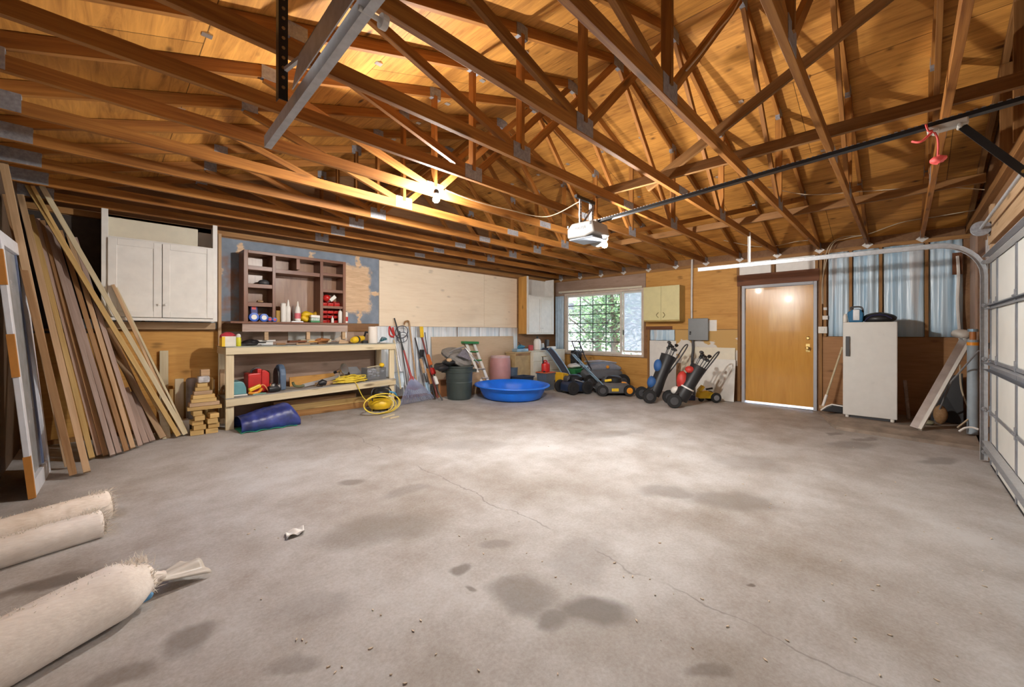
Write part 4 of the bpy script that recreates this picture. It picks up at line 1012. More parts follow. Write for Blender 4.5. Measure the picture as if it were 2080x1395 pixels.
MB().blob((bx0+.10, 6.59, rz[2]+.135), (.06, .06, .055), 16, 10, .12, 2).build('cap_body', M_RED, rg, smooth=True)
MB().bar((bx0+.14, 6.535, rz[2]+.09), (bx0+.22, 6.535, rz[2]+.165), .008, .055, (0, 0, 1)).build('white_tag', M_GREY if False else M_OFFW, rg, bevel=.01)
dl = thing('knit_beanie', (cu_(610, 620).x, 6.56, cu_(550, 640).z), 'dark beanie resting on the second shelf of the cubby', 'hat')
MB().blob((cu_(610, 620).x, 6.57, cu_(550, 640).z+.03), (.075, .06, .05), 18, 10, .05, 1, flat=.6).build('cap_body', M_DGREY, dl, smooth=True)
tag(MB().blob((cu_(560, 825).x, 6.56, cu_(550, 845).z+.02), (.05, .04, .02), 12, 8, .3, 3, flat=.95).build('scrap', M_TAN, smooth=True), 'small brown and white scrap on the third shelf of the cubby', 'scrap')

# ------------------------------------------------------------------ workbench
BX0, BX1, BY0, BY1 = 1.085, 3.455, 6.13, 6.70; BT = 1.172
wb_ = thing('workbench', ((BX0+BX1)/2, 6.4, fz(6.4)), 'pale pine workbench with a lower shelf, loaded with tools', 'workbench')
board('front_rail', (BX0, BY0+.019, BT-.05), (BX1, BY0+.019, BT-.05), .038, .089, M_PINE, wb_)
board('back_rail', (BX0, BY1-.02, BT-.05), (BX1, BY1-.02, BT-.05), .038, .089, M_PINE, wb_)
board('end_rail', (BX0+.019, BY0+.038, BT-.05), (BX0+.019, BY1-.04, BT-.05), .038, .089, M_PINE, wb_)
board('end_rail', (BX1-.019, BY0+.038, BT-.05), (BX1-.019, BY1-.04, BT-.05), .038, .089, M_PINE, wb_)
MB().box((BX0-.005, BY0-.004, BT-.005), (BX1+.005, BY1, BT+.008)).build('bench_top', plain('worn_grey_green_top', (.30,.31,.26), .6, var=.4, scale=5), wb_, bevel=.002)
for x, y, nm in ((BX0+.05, BY0+.055, 'leg'), (BX1-.05, BY0+.055, 'leg'), (BX0+.05, BY1-.06, 'leg'), (BX1-.05, BY1-.06, 'leg')):
    board(nm, (x, y, fz(y)), (x, y, BT-.006), .089, .04, M_PINE, wb_, up=(0, 1, 0))
def shz(x): return .505+.07*(x-BX0)/(BX1-BX0)
board('shelf_rail', (BX0, BY0+.012, shz(BX0)-.045), (BX1, BY0+.012, shz(BX1)-.045), .038, .089, M_PINE, wb_)
board('shelf_rail', (BX0, BY1-.02, shz(BX0)-.045), (BX1, BY1-.02, shz(BX1)-.045), .038, .089, M_PINE, wb_)
MB().prism([(BX0+.005, BY0+.01, shz(BX0)), (BX1-.005, BY0+.01, shz(BX1)), (BX1-.005, BY1, shz(BX1)), (BX0+.005, BY1, shz(BX0))], (0, 0, .012)).build('shelf_board', plain('grey_shelf_ply', (.34,.32,.29), .65, var=.3, scale=4), wb_, M=frame_along((BX0, BY0, shz(BX0)), (BX1, BY0, shz(BX1))))
for k, (x0, x1, z) in enumerate(((1.75, 3.35, .17), (1.72, 3.38, .30))): pass
ZT = BT+.008
def bt(u, y=6.35): return aY(u, 700, y).x
# on the bench top, left to right
q = thing('carton', (bt(464), 6.28, ZT), 'white and yellow carton full of red things at the left end of the bench', 'carton')
xa, xb_ = bt(450, 6.22), bt(478, 6.22)
MB().box((xa, 6.18, ZT), (xb_, 6.34, ZT+.13)).build('carton_body', plain('white_card', (.72,.68,.58), .6), q, bevel=.002)
MB().box((xa-.003, 6.177, ZT), (xa+.03, 6.343, ZT+.125)).build('yellow_end', M_YEL, q)
MB().blob(((xa+xb_)/2, 6.26, ZT+.14), (.085, .07, .04), 18, 8, .4, 8).build('red_rags', plain('red_cloth', (.45,.03,.05), .8), q, smooth=True)
bottle('squeeze_bottle', bt(484, 6.2), 6.19, ZT, [(.026, 0), (.03, .005), (.03, .10), (.022, .118)], plain('lime_plastic', (.65,.62,.03), .4), 'small lime bottle with a white cap beside the carton', M_WHITE, [(.022, .116), (.026, .122), (.024, .15), (.01, .162)])
def heap(name, u0, u1, y, seed, n, mats, label, cat, hgt=.05):
    """loose flat tools and offcuts, one thing each"""
    rnd = random.Random(seed)
    for k in range(n):
        x = bt(u0+(u1-u0)*(k+.5)/n, y); yy = y+rnd.uniform(-.07, .07); a = rnd.uniform(-.6, .6); Lh = rnd.uniform(.05, .11); h = rnd.uniform(.010, .03)
        dv = V((math.cos(a)*Lh, math.sin(a)*Lh, 0)); c = V((x, yy, ZT+h/2+.001+.030*(k % 2)))
        tag(MB().bar(c-dv, c+dv, rnd.uniform(.025, .06), h).build(name, mats[k % len(mats)], bevel=.003), label % ORD[k], cat, 'loose things on the bench top')
heap('hand_tool', 492, 545, 6.35, 5, 5, [M_BLACK, M_DGREY, M_GREY, M_BLACK, M_SILVER], '%s loose grey hand tool on the bench, counting from the lime bottle', 'hand tool')
heap('wood_offcut', 560, 665, 6.42, 9, 5, [M_BROWN, M_HEADER, M_TAN, M_PLYO, M_BROWN], '%s thin wood offcut on the bench, counting from its left end', 'offcut')
pl = thing('hand_saw', (bt(700, 6.4), 6.4, ZT), 'brown wooden-handled saw lying near the yellow drill', 'saw')
MB().prism([(bt(688, 6.4), 6.4, ZT+.002), (bt(715, 6.4), 6.4, ZT+.002), (bt(712, 6.4), 6.4, ZT+.03), (bt(690, 6.4), 6.4, ZT+.07)], (0, .02, 0)).build('saw_handle', M_TAN, pl, bevel=.006)
MB().bar((bt(690, 6.41), 6.41, ZT+.012), (bt(672, 6.55), 6.60, ZT+.012), .002, .03).build('saw_blade', M_SILVER, pl)
dw = thing('power_drill', (bt(728, 6.36), 6.36, ZT), 'yellow and black power tool lying beside the paper towel roll', 'power tool')
p0 = V((bt(716, 6.32), 6.30, ZT+.055)); p1 = V((bt(738, 6.42), 6.44, ZT+.085))
MB().tube([p0, lerp(p0, p1, .1), lerp(p0, p1, .55), p1], [.045, .054, .05, .042], 18).build('motor_body', M_YEL, dw, smooth=True)
MB().tube([lerp(p0, p1, .3), lerp(p0, p1, .45)], [.0565, .0565], 18).build('black_band', M_BLACK, dw, smooth=True)
MB().tube([p0-(p1-p0)*.12, p0-(p1-p0)*.0], [.03, .046], 18).build('motor_cap', M_YEL, dw, smooth=True)
MB().tube(arc([p1, p1+V((.05, .03, .05)), p1+V((.06, .02, .10)), p1+V((.09, .0, .09))], 5), .016, 8).build('grip', M_BLACK, dw, smooth=True)
MB().box(p1+V((-.02, -.06, -.09)), p1+V((.07, .02, -.04))).build('battery', M_BLACK, dw, bevel=.008)
bottle('paper_towel_roll', bt(756, 6.36), 6.34, ZT, [(.02, 0), (.072, .001), (.074, .01), (.074, .268), (.072, .277), (.02, .278)], plain('paper_towel', (.80,.74,.68), .85, var=.04), 'white paper towel roll standing on the right end of the bench', cat='paper towel', n=24)
co = thing('cable_coil', (bt(778, 6.4), 6.40, ZT), 'teal coiled cable beside the paper towel roll', 'cable')
m = MB()
for k in range(4): m.torus((bt(777, 6.4)+.01*k, 6.40, ZT+.036+.014*k), .058-.005*k, .007, (.25*k-.3, .2, 1), 26, 6)
m.build('cable_loops', plain('teal_cable', (.05,.16,.20), .5), co, smooth=True)
tag(MB().blob((bt(508, 6.4), 6.42, ZT+.03), (.11, .09, .05), 18, 10, .35, 11, flat=.6).build('black_pouch', M_BLACK, smooth=True), 'black pouch slumped on the bench behind the lime bottle', 'pouch')
tag(MB().prism([(bt(500, 6.5), 6.50, ZT+.05), (bt(560, 6.5), 6.50, ZT+.05), (bt(560, 6.6), 6.60, ZT+.055), (bt(500, 6.6), 6.60, ZT+.055)], (0, 0, .02)).box((bt(503, 6.5), 6.53, ZT), (bt(556, 6.5), 6.57, ZT+.05)).build('white_tray', M_WHITE, bevel=.003), 'shallow white tray at the back of the bench beneath the cubby apron', 'tray')
tag(board('tan_plank', (bt(608, 6.5), 6.50, ZT+.045), (bt(672, 6.5), 6.54, ZT+.05), .10, .05, M_PALE), 'pale tan plank piece lying at the back of the bench', 'offcut')
tag(board('brown_plank', (bt(586, 6.42), 6.42, ZT+.046), (bt(622, 6.42), 6.44, ZT+.046), .09, .03, M_HEADER), 'red-brown wedge of wood lying in the middle of the bench', 'offcut')
tag(MB().blob((bt(655, 6.40), 6.42, ZT+.055), (.11, .06, .035), 16, 10, .4, 14, flat=.9).build('leather_gloves', plain('rust_leather', (.40,.16,.05), .7), smooth=True), 'crumpled rust leather gloves lying on the bench', 'gloves')
tag(MB().blob((bt(695, 6.5), 6.52, ZT+.05), (.09, .05, .06), 16, 10, .3, 15, flat=.8).build('work_rag', plain('beige_rag', (.55,.45,.36), .85), smooth=True), 'beige rag heaped behind the saw on the bench', 'rag')
# on the lower shelf
def sz_(x): return shz(x)+.012
def st_(u, y): return aY(u, 790, y).x
x = st_(485, 6.3); z = sz_(x+.12)
tb = thing('tool_case', (x, 6.35, z), 'pale teal rounded tool case at the left end of the lower shelf', 'tool case')
xa, xb_ = st_(470, 6.28), st_(499, 6.28)
MB().prism([(xa, 6.22, z+.02), (xb_, 6.22, z+.02), (xb_-.004, 6.22, z+.10), (xb_-.03, 6.22, z+.17), (xb_-.06, 6.22, z+.19), (xa, 6.22, z+.19)], (0, .28, 0)).build('case_lid', plain('teal_enamel', (.12,.30,.33), .35), tb, bevel=.012)
MB().box((xa, 6.21, z), (xb_+.008, 6.51, z+.02)).build('case_base', M_OFFW, tb, bevel=.004)
xa, xb_ = st_(503, 6.35), st_(547, 6.35); z = sz_(xb_)
rc = thing('fuel_can', ((xa+xb_)/2, 6.45, z), 'big red fuel can with a raised rib on the lower bench shelf', 'fuel can')
MB().prism([(xa, 6.33, z), (xb_, 6.33, z), (xb_, 6.33, z+.26), (xb_-.05, 6.33, z+.305), (xa+.17, 6.33, z+.31), (xa+.13, 6.33, z+.27), (xa, 6.33, z+.265)], (0, .25, 0)).build('can_body', M_RED, rc, bevel=.016)
MB().bar((xa+.17, 6.322, z+.01), (xa+.17, 6.322, z+.30), .022, .016, (0, 1, 0)).box((xa+.11, 6.33, z+.27), (xa+.16, 6.58, z+.325)).build('rib', M_RED, rc, bevel=.006)
MB().tube(arc([(xa+.06, 6.45, z+.26), (xa+.08, 6.45, z+.31), (xa+.16, 6.45, z+.33)], 5), .014, 8).build('carry_handle', M_BLACK, rc, smooth=True)
xa = st_(558, 6.35); z = sz_(xa+.2)
bb = thing('hard_case', (xa+.1, 6.42, z), 'slate blue rounded hard case standing on edge beside the red fuel can', 'case')
def stad(cx, z0, w, h, y, n=10):
    r = w/2; return [(cx-r, y, z0), (cx+r, y, z0)]+[(cx+r*math.cos(PI*k/n), y, z0+h-r+r*math.sin(PI*k/n)) for k in range(n+1)]
xb_ = st_(581, 6.3)
pp = [V((xb_-.02, 6.28+q_[0], q_[2])) for q_ in stad(0.15, z, .30, .36, 0)]
MB().prism([V((xa+.05, p.y, p.z)) for p in pp], (xb_-xa-.05, 0, 0)).build('case_shell', plain('slate_blue', (.10,.15,.23), .5), bb, bevel=.02)
MB().prism([V((xa+.03, 6.43+(p.y-6.43)*.8, z+.03+(p.z-z)*.8)) for p in pp], (.03, 0, 0)).build('case_face', M_BLACK, bb, bevel=.006)
xa = st_(522, 6.2); z = sz_(xa)
yt = thing('yellow_tool', (xa, 6.22, z), 'yellow and orange hand tool in front of the red fuel can', 'hand tool')
MB().bar((xa-.09, 6.22, z+.06), (xa+.05, 6.24, z+.115), .05, .05).build('tool_body', M_YEL, yt, bevel=.012)
MB().tube(arc([(xa-.09, 6.22, z+.03), (xa-.04, 6.2, z+.02), (xa+.02, 6.2, z+.03), (xa+.06, 6.2, z+.08)], 5), .018, 8).build('grip', M_ORG, yt, smooth=True)
MB().tube(arc([(xa+.04, 6.24, z+.11), (xa+.09, 6.23, z+.115), (xa+.14, 6.22, z+.03)], 6), .008, 6).build('trigger_wire', plain('orange_wire', (.75,.30,.12), .5), yt, smooth=True)
tag(MB().tube(arc([(xa-.06, 6.15, z+.010), (xa, 6.17, z+.011), (xa+.06, 6.15, z+.012), (xa+.1, 6.18, z+.013), (xa+.02, 6.2, z+.013)], 6), .006, 6).build('twine', plain('mint_cord', (.20,.42,.34), .6), smooth=True), 'mint green cord lying at the front of the lower shelf', 'cord')
xa = st_(557, 6.2); z = sz_(xa)
ro = thing('angle_grinder', (xa, 6.22, z), 'black and chrome power tool between the yellow tool and the blue case', 'power tool')
MB().tube([(xa-.07, 6.2, z+.05), (xa, 6.21, z+.055), (xa+.07, 6.24, z+.05)], [.04, .05, .045], 14).build('tool_body', M_BLACK, ro, smooth=True)
MB().lathe((xa-.02, 6.2, z+.08), [(.02, 0), (.035, .01), (.035, .04), (.015, .055)], 14).build('chuck', M_CHROME, ro, smooth=True)
MB().lathe((xa+.06, 6.22, z+.05), [(.02, 0), (.03, .01), (.03, .05), (.01, .065)], 14).build('collar', M_CHROME, ro, smooth=True)
xa = st_(615, 6.3); xb_ = st_(705, 6.3); z = sz_(xa)
sw = thing('hand_saw', ((xa+xb_)/2, 6.35, z), 'long pale-handled saw lying along the lower shelf', 'saw')
MB().bar((xa, 6.32, z+.03), (xb_, 6.40, z+.13), .012, .05).build('saw_blade', M_SILVER, sw)
MB().tube(arc([(xa-.14, 6.28, z+.10), (xa-.12, 6.28, z+.05), (xa-.06, 6.29, z+.03), (xa+.02, 6.30, z+.035)], 6), .018, 8).build('saw_handle', plain('olive_handle', (.12,.13,.06), .5), sw, smooth=True)
for k, (u0, u1, dy, mt, lab) in enumerate(((640, 676, .20, M_TAN, 'tan offcut lying behind the saw on the lower shelf'), (650, 705, .30, M_MAUVE, 'greyish plank lying at the back of the lower shelf'), (700, 738, .215, M_PALE, 'pale short board under the clamp lamp'))):
    a = st_(u0, 6.13+dy); b = st_(u1, 6.13+dy); tag(board('plank', (a, 6.13+dy, sz_(a)+.026), (b, 6.13+dy+.03, sz_(b)+.026), .09, .05, mt), lab, 'offcut')
tag(board('plank', (st_(588, 6.6), 6.60, sz_(2)+.07), (st_(680, 6.6), 6.62, sz_(2.6)+.07), .03, .14, M_PLYO), 'orange board standing along the back of the lower shelf', 'board')
xa = st_(656, 6.22); z = sz_(xa)
bk = thing('electric_planer', (xa, 6.25, z), 'black hand power tool on the lower shelf before the saw', 'power tool')
MB().tube([(xa-.05, 6.24, z+.045), (xa, 6.24, z+.06), (xa+.05, 6.24, z+.045)], [.03, .045, .035], 12).build('tool_body', M_BLACK, bk, smooth=True)
MB().tube(arc([(xa-.06, 6.24, z+.04), (xa-.1, 6.2, z+.02), (xa-.08, 6.17, z+.01), (xa-.02, 6.18, z+.008)], 5), .005, 6).build('tool_cord', M_BLACK, bk, smooth=True)
xa = st_(695, 6.3); z = sz_(xa)
cl = thing('clamp_lamp', (xa, 6.32, z), 'clamp work lamp with a chrome reflector on the lower shelf', 'lamp')
ax_ = V((.45, -.75, .30)).normalized()
MB().lathe(V((xa, 6.36, z+.20)), [(.02, -.06), (.03, -.05), (.035, .0), (.06, .03), (.09, .075), (.092, .078)], 24, axis=ax_).build('reflector', M_CHROME, cl, smooth=True)
MB().cyl(V((xa, 6.36, z+.20))-ax_*.12, V((xa, 6.36, z+.20))-ax_*.05, .022, n=14).build('lamp_socket', M_BLACK, cl, smooth=True)
MB().tube([(xa-.02, 6.36, z), (xa-.02, 6.36, z+.17)], .013, 8).build('lamp_stand', M_PALE, cl)
# yellow extension cord heaped on the shelf, dropping to the floor
xc = st_(712, 6.22); zc_ = sz_(xc)
ec = thing('extension_cord', (xc, 6.22, zc_), 'yellow extension cord coiled on the lower shelf and dropping to the floor', 'extension cord')
M_YCORD = plain('yellow_cord', (.82,.62,.06), .5)
pts = []; rnd = random.Random(3)
for k in range(260):
    t = k/260; a = t*2*PI*13; r = .135+.075*math.sin(a*.37+1)+rnd.uniform(-.012, .012)
    pts.append(V((xc+r*1.25*math.cos(a), 6.22+.075*math.sin(a)+.02*math.sin(3*t*6), zc_+.010+.075*t+.035*max(0, math.sin(a+.6))*t+.012*math.sin(a*1.3)**2)))
MB().tube(pts, .0075, 6).build('coil', M_YCORD, ec, smooth=True)
fl_ = aF(757, 832); fl_ = V((fl_.x, 5.95, fz(5.95)+.012))
drop = arc([(xc, 6.16, zc_+.03), (xc+.04, 6.11, zc_+.0), (xc+.14, 6.08, .34), (xc+.27, 6.05, .20), (xc+.22, 5.98, .03)], 8)
MB().tube(drop, .0065, 6).build('hanging_length', M_YCORD, ec, smooth=True)
lp = MB(); c0_ = V((xc+.32, 5.90, 0))
lpts = []
for k in range(100): a = k/100*2*PI*4.2+2; q_ = math.sin(k*.11); lpts.append(V((c0_.x-.05+.27*math.cos(a)*(1+.12*q_)+.05*q_, c0_.y-.14+.045*math.sin(a)+.03*q_, fz(5.9)+.15+.135*math.sin(a)*(1+.1*q_))))
MB().tube(lpts, .0065, 6).build('standing_loops', M_YCORD, ec, smooth=True)
# clear box of papers at the right end
xa, xb_ = st_(745, 6.24), st_(783, 6.24); z = sz_(xb_)+.001
pbx = thing('clear_storage_box', ((xa+xb_)/2, 6.34, z), 'clear plastic box full of crumpled wrappers at the right end of the lower shelf', 'storage box')
M_CLR = glass('clear_plastic', (.93,.94,.95), .18)
m = MB(); w_ = .004; m.box((xa, 6.22, z), (xb_, 6.224, z+.19)).box((xa, 6.446, z), (xb_, 6.45, z+.19)).box((xa, 6.224, z), (xa+w_, 6.446, z+.19)).box((xb_-w_, 6.224, z), (xb_, 6.446, z+.19)).box((xa, 6.22, z-.0), (xb_, 6.45, z+w_))
m.build('box_walls', M_CLR, pbx)
m = MB()
for k in range(16): rnd = random.Random(k); m.blob((xa+.04+(xb_-xa-.08)*rnd.random(), 6.25+.15*rnd.random(), z+.035+.13*rnd.random()), (rnd.uniform(.02, .045), .022, .016), 8, 6, .5, k)
tag(m.build('wrappers', plain('grey_white_wrappers', (.45,.46,.50), .5, var=.5, scale=40), pbx), kind='stuff')
ye = thing('yellow_plug_reel', (xb_-.04, 6.30, z+.19), 'yellow cord reel resting on the clear plastic box', 'reel')
MB().blob((xb_-.035, 6.30, z+.225), (.045, .04, .038), 14, 10, .15, 5).build('reel_body', M_YEL, ye, smooth=True)
MB().tube(arc([(xb_-.06, 6.29, z+.21), (xb_-.15, 6.28, z+.215), (xa+.02, 6.27, z+.20)], 5), .008, 6).build('reel_lead', M_PALE, ye, smooth=True)
xg = st_(730, 6.45); tag(MB().prism([(xg-.14, 6.49, sz_(xg)+.10), (xg+.05, 6.49, sz_(xg)+.10), (xg+.04, 6.63, sz_(xg)+.19), (xg-.14, 6.63, sz_(xg)+.19)], (0, 0, .02)).prism([(xg-.13, 6.50, sz_(xg)+.002), (xg+.04, 6.50, sz_(xg)+.002), (xg+.04, 6.62, sz_(xg)+.002), (xg-.13, 6.62, sz_(xg)+.002)], (0, 0, .098)).build('book_box', M_GREY, bevel=.004), 'grey sloping box behind the yellow cord coil', 'box')
# under the bench
for k, (xa, xb_, y, z, w, h, lab) in enumerate(((1.70, 3.30, 6.45, fz(6.45)+.045, .10, .09, 'lowest long timber lying on the floor beneath the workbench'), (1.66, 3.22, 6.46, fz(6.46)+.135, .10, .09, 'middle long timber stacked beneath the workbench'), (1.70, 2.9, 6.47, fz(6.46)+.215, .12, .07, 'uppermost brown timber stacked beneath the workbench'))):
    tag(board('long_timber', (xa, y, z), (xb_, y, z), w, h-.003, (M_PLYO, M_PINEO, M_BROWN)[k] if k else M_STUD), lab, 'timber', 'timbers beneath the bench')
cp = aF(765, 836); cx_, cy_ = 3.12, 6.02
ac = thing('air_compressor', (cx_, cy_, fz(cy_)), 'small yellow pancake compressor under the right end of the bench', 'compressor')
zt = fz(cy_)
MB().lathe((cx_, cy_, zt+.02), [(.05, 0), (.15, .02), (.185, .07), (.185, .11), (.15, .16), (.05, .185)], 28).build('tank', M_YEL, ac, smooth=True)
MB().blob((cx_+.02, cy_+.02, zt+.27), (.14, .12, .09), 18, 10, .12, 3).build('motor_cover', M_BLACK, ac, smooth=True)
for s in (-1, 1): MB().tube(arc([(cx_+s*.13, cy_-.03, zt+.13), (cx_+s*.17, cy_-.04, zt+.28), (cx_+s*.12, cy_-.02, zt+.36), (cx_, cy_-.02, zt+.37)], 6), .011, 8).build('roll_bar', M_BLACK, ac, smooth=True)
MB().cyl((cx_+.07, cy_-.14, zt+.24), (cx_+.10, cy_-.165, zt+.24), .03, n=14).build('gauge', M_WHITE, ac)
for a in (.6, 2.6, 4.2, 5.5): MB().cyl((cx_+.11*math.cos(a), cy_+.11*math.sin(a), zt), (cx_+.11*math.cos(a), cy_+.11*math.sin(a), zt+.045), .014, n=10).build('foot', M_RUBBER, ac)
MB().tube(arc([(cx_+.10, cy_-.1, zt+.30), (cx_+.19, cy_-.13, zt+.27), (cx_+.21, cy_-.14, zt+.20)], 6), .012, 8).build('blue_hose', plain('blue_hose', (.04,.25,.45), .5), ac, smooth=True)
for k, (a, b) in enumerate((((776, 850), (801, 843)), ((792, 851), (810, 847)))):
    p, q_ = aF(*a), aF(*b); p.z = fz(p.y)+.011; q_.z = fz(q_.y)+.011
    tag(board('stick', p, q_, .02, .02, M_PALE), ('thin pale stick on the floor nearest the compressor', 'short pale stick on the floor beyond the first stick')[k], 'stick')
# blue tarp bundle
tpz = fz(6.0)
ta = thing('tarp_bundle', (1.5, 6.06, tpz), 'folded blue tarpaulin bundle on the floor under the left end of the bench', 'tarp')
M_TARP = plain('blue_tarp', (.035,.05,.22), .36, var=.6, scale=6, bump=.3); M_TARPG = plain('green_tarp_edge', (.03,.35,.20), .5)
a0 = V((1.17, 5.88, 0)); b0 = V((1.84, 5.84, 0))
def tarp(u, v):
    x = 1.20+.63*u; ph = v*PI
    h = .215*(.80+.62*u)*(1-.55*(max(0, u-.84)/.16)**2)
    y = 5.86+.42*(1-math.cos(ph))/2-.006*math.sin(9*u)*math.sin(ph)
    z = h*(math.sin(ph)**.55 if 0 < v < 1 else 0)
    z += .005*math.sin(11*u+5*v)*math.sin(ph)+.007*math.sin(47*u-5*v)*math.sin(ph)*(1-v)
    return (x+.05*math.cos(ph)*u, y, tpz+.006+max(z, 0))
MB().grid(tarp, 44, 22).build('tarp_top', M_TARP, ta, smooth=True, solid=.006)
def tarp2(u, v): return (1.19+.64*u, 5.835+.46*v+.012*math.sin(17*u), tpz+.002+.012*abs(math.sin(13*u))*(1-v))
MB().grid(tarp2, 34, 4).build('tarp_underside', M_TARPG, ta, smooth=True, solid=.003)
# ------------------------------------------------------------------ long-handled tools leaning on the back wall
YW = YB-.06
def leaner(u0, v0, u1, v1, yf=6.30, yw=YW):
    """foot on the floor, top against the wall"""
    f = aY(u0, v0, yf); f.z = max(fz(yf)+.004, f.z); return f, aY(u1, v1, yw)
rk = thing('leaf_rake', aF(846, 815), 'big fan leaf rake with blue-grey tines and a red and black handle', 'rake')
ap = aY(836, 766, 6.36); e0 = aY(813, 822, 6.10); e1 = aY(884, 818, 6.22)
tines = MB(); n = 24
for k in range(n):
    t = k/(n-1); e = lerp(e0, e1, t)+V((0, -.0, 0)); e.z = fz(e.y)+.035; s = ap+V((-.03+.06*t, 0, 0)); mid = lerp(s, e, .55)+V((0, .0, .0))
    hook = e+V((-.02+.03*t, .035, -.028)); d_ = (e-ap)
    tines.tube([s, mid, e, hook], [.004, .006, .006, .003], 5)
tines.build('tines', plain('blue_grey_tine', (.26,.29,.44), .45), rk, smooth=True)
fan = MB().prism([ap+V((-.028, 0, .02)), ap+V((.028, 0, .02)), lerp(ap, e1, .42)+V((0, .004, 0)), lerp(ap, lerp(e0, e1, .5), .5)+V((0, .004, 0)), lerp(ap, e0, .42)+V((0, .004, 0))], (0, .006, 0))
fan.build('fan_hub', plain('red_faded_hub', (.45,.10,.10), .5), rk)
tp_ = aY(801, 646, YW); md = lerp(ap, tp_, .45)
MB().tube([ap+V((0, 0, -.02)), md], [.022, .016], 10).build('red_handle', plain('dark_red_handle', (.36,.035,.03), .4), rk, smooth=True)
MB().tube([md, tp_], .0125, 10).build('handle', M_BLACK, rk, smooth=True)
def rod_tool(name, foot, top, r, hmat, label, cat, head=None):
    th = thing(name, foot, label, cat)
    MB().tube([foot, top], r, 10).build('handle', hmat, th, smooth=True)
    if head: head(th, foot, top)
    return th
def shovel_head(th, f, t):
    d = (t-f).normalized(); b = MB()
    def fn(u, v):
        w = .10*(1-.25*(1-v)**3)*(min(1, .25+v*3)**.7); p = f+d*(.02+.30*v)
        return p+V(((u-.5)*2*w, -.012+.02*math.cos((u-.5)*PI), 0))
    b.grid(fn, 10, 10).build('blade', plain('pale_blue_steel', (.42,.52,.60), .35, .5), th, smooth=True, solid=.004)
f, t = leaner(814, 790, 800, 690, 6.33); rod_tool('shovel', f, t, .015, M_PALE, 'pale shovel standing blade down at the right end of the bench', 'shovel', shovel_head)
def d_grip(th, f, t):
    MB().tube(arc([t+V((-.01, 0, -.02)), t+V((-.10, -.01, .02)), t+V((-.10, -.01, .17)), t+V((-.02, -.01, .02))], 5), .012, 8).tube([t, t+V((-.03, 0, .16))], .014, 8).build('red_grip', M_RED, th, smooth=True)
f, t = leaner(822, 800, 801, 682, 6.36); rod_tool('lopper', f, t, .011, M_SILVER, 'long lopper with red looped grips beside the rake handle', 'lopper', d_grip)
def hoop(th, f, t):
    c = t+V((.02, -.03, -.02)); m = MB()
    m.torus(c, .12, .007, (.2, 1, .35), 26, 6).torus(c+V((0, -.03, -.10)), .10, .006, (.2, 1, .35), 26, 6)
    for a in range(5): q_ = a*1.25; m.tube([c+V((.12*math.cos(q_), 0, .11*math.sin(q_))), c+V((.10*math.cos(q_), -.03, -.10+.09*math.sin(q_)))], .005, 5)
    m.build('wire_basket', plain('navy_wire', (.02,.03,.06), .4), th, smooth=True)
f, t = leaner(829, 800, 812, 672, 6.40); rod_tool('ball_picker', f, t, .009, M_DGREY, 'tool with a dark wire hoop basket hanging beside the rake handle', 'tool', hoop)
def hookh(th, f, t): MB().tube(arc([t, t+V((-.03, 0, .02)), t+V((-.09, -.01, .0)), t+V((-.11, -.01, -.05))], 5), .016, 8).build('brown_hook', M_BROWN, th, smooth=True)
f, t = leaner(847, 790, 831, 654, 6.38); rod_tool('garden_hoe', f, t, .017, M_TAN, 'wooden handled hoe with a brown hooked top', 'hoe', hookh)
def brushh(th, f, t): MB().bar(t+V((0, 0, -.01)), t+V((-.02, 0, .20)), .075, .05, (0, 1, 0)).build('yellow_head', M_YEL, th, bevel=.012); MB().bar(t+V((-.07, .01, .0)), t+V((-.085, .01, .19)), .055, .03, (0, 1, 0)).build('pale_bristles', M_SILVER, th)
f, t = leaner(889, 808, 857, 684, 6.20); rod_tool('scrub_brush', f, t, .016, plain('maroon_handle', (.22,.04,.035), .45), 'long brush with a yellow head standing upright', 'brush', brushh)
f, t = leaner(880, 806, 863, 675, 6.28); rod_tool('steel_rod', f, t, .008, M_BLACK, 'thin black rod leaning right of the yellow headed brush', 'rod')
def spadeh(th, f, t):
    MB().bar(lerp(f, t, .36), lerp(f, t, .62), .05, .04, (0, 1, 0)).build('tan_sleeve', M_TAN, th, bevel=.01)
    MB().bar(f, lerp(f, t, .2), .06, .025, (0, 1, 0)).build('blade', M_LBLUE, th, bevel=.006)
f, t = leaner(872, 800, 843, 686, 6.26); rod_tool('edging_spade', f, t, .012, M_BLACK, 'narrow edging tool with a tan sleeve behind the rake tines', 'spade', spadeh)
def trimh(th, f, t):
    MB().box(t+V((-.05, -.03, -.12)), t+V((.03, .03, .02))).build('black_head', M_BLACK, th, bevel=.012)
    MB().bar(lerp(f, t, .3), lerp(f, t, .62), .05, .03, (0, 1, 0)).build('orange_sleeve', plain('orange_wood', (.55,.24,.08), .5), th, bevel=.008)
f, t = leaner(884, 810, 858, 712, 6.18, 6.6); rod_tool('hedge_trimmer', f, t, .014, M_BLACK, 'black headed pole tool with an orange sleeve', 'pole tool', trimh)
f, t = leaner(899, 813, 868, 720, 5.98, 6.40)
el = thing('string_trimmer', f, 'red and white string trimmer with a black curved shaft by the bin', 'trimmer')
MB().tube(arc([f, lerp(f, t, .2)+V((-.03, 0, 0)), lerp(f, t, .45), t], 6), .014, 8).build('shaft', M_BLACK, el, smooth=True)
MB().bar(lerp(f, t, .34), lerp(f, t, .52), .06, .05, (0, 1, 0)).build('white_collar', M_WHITE, el, bevel=.012)
MB().bar(lerp(f, t, .56), lerp(f, t, .70), .085, .07, (0, 1, 0)).build('red_motor', M_RED, el, bevel=.02)
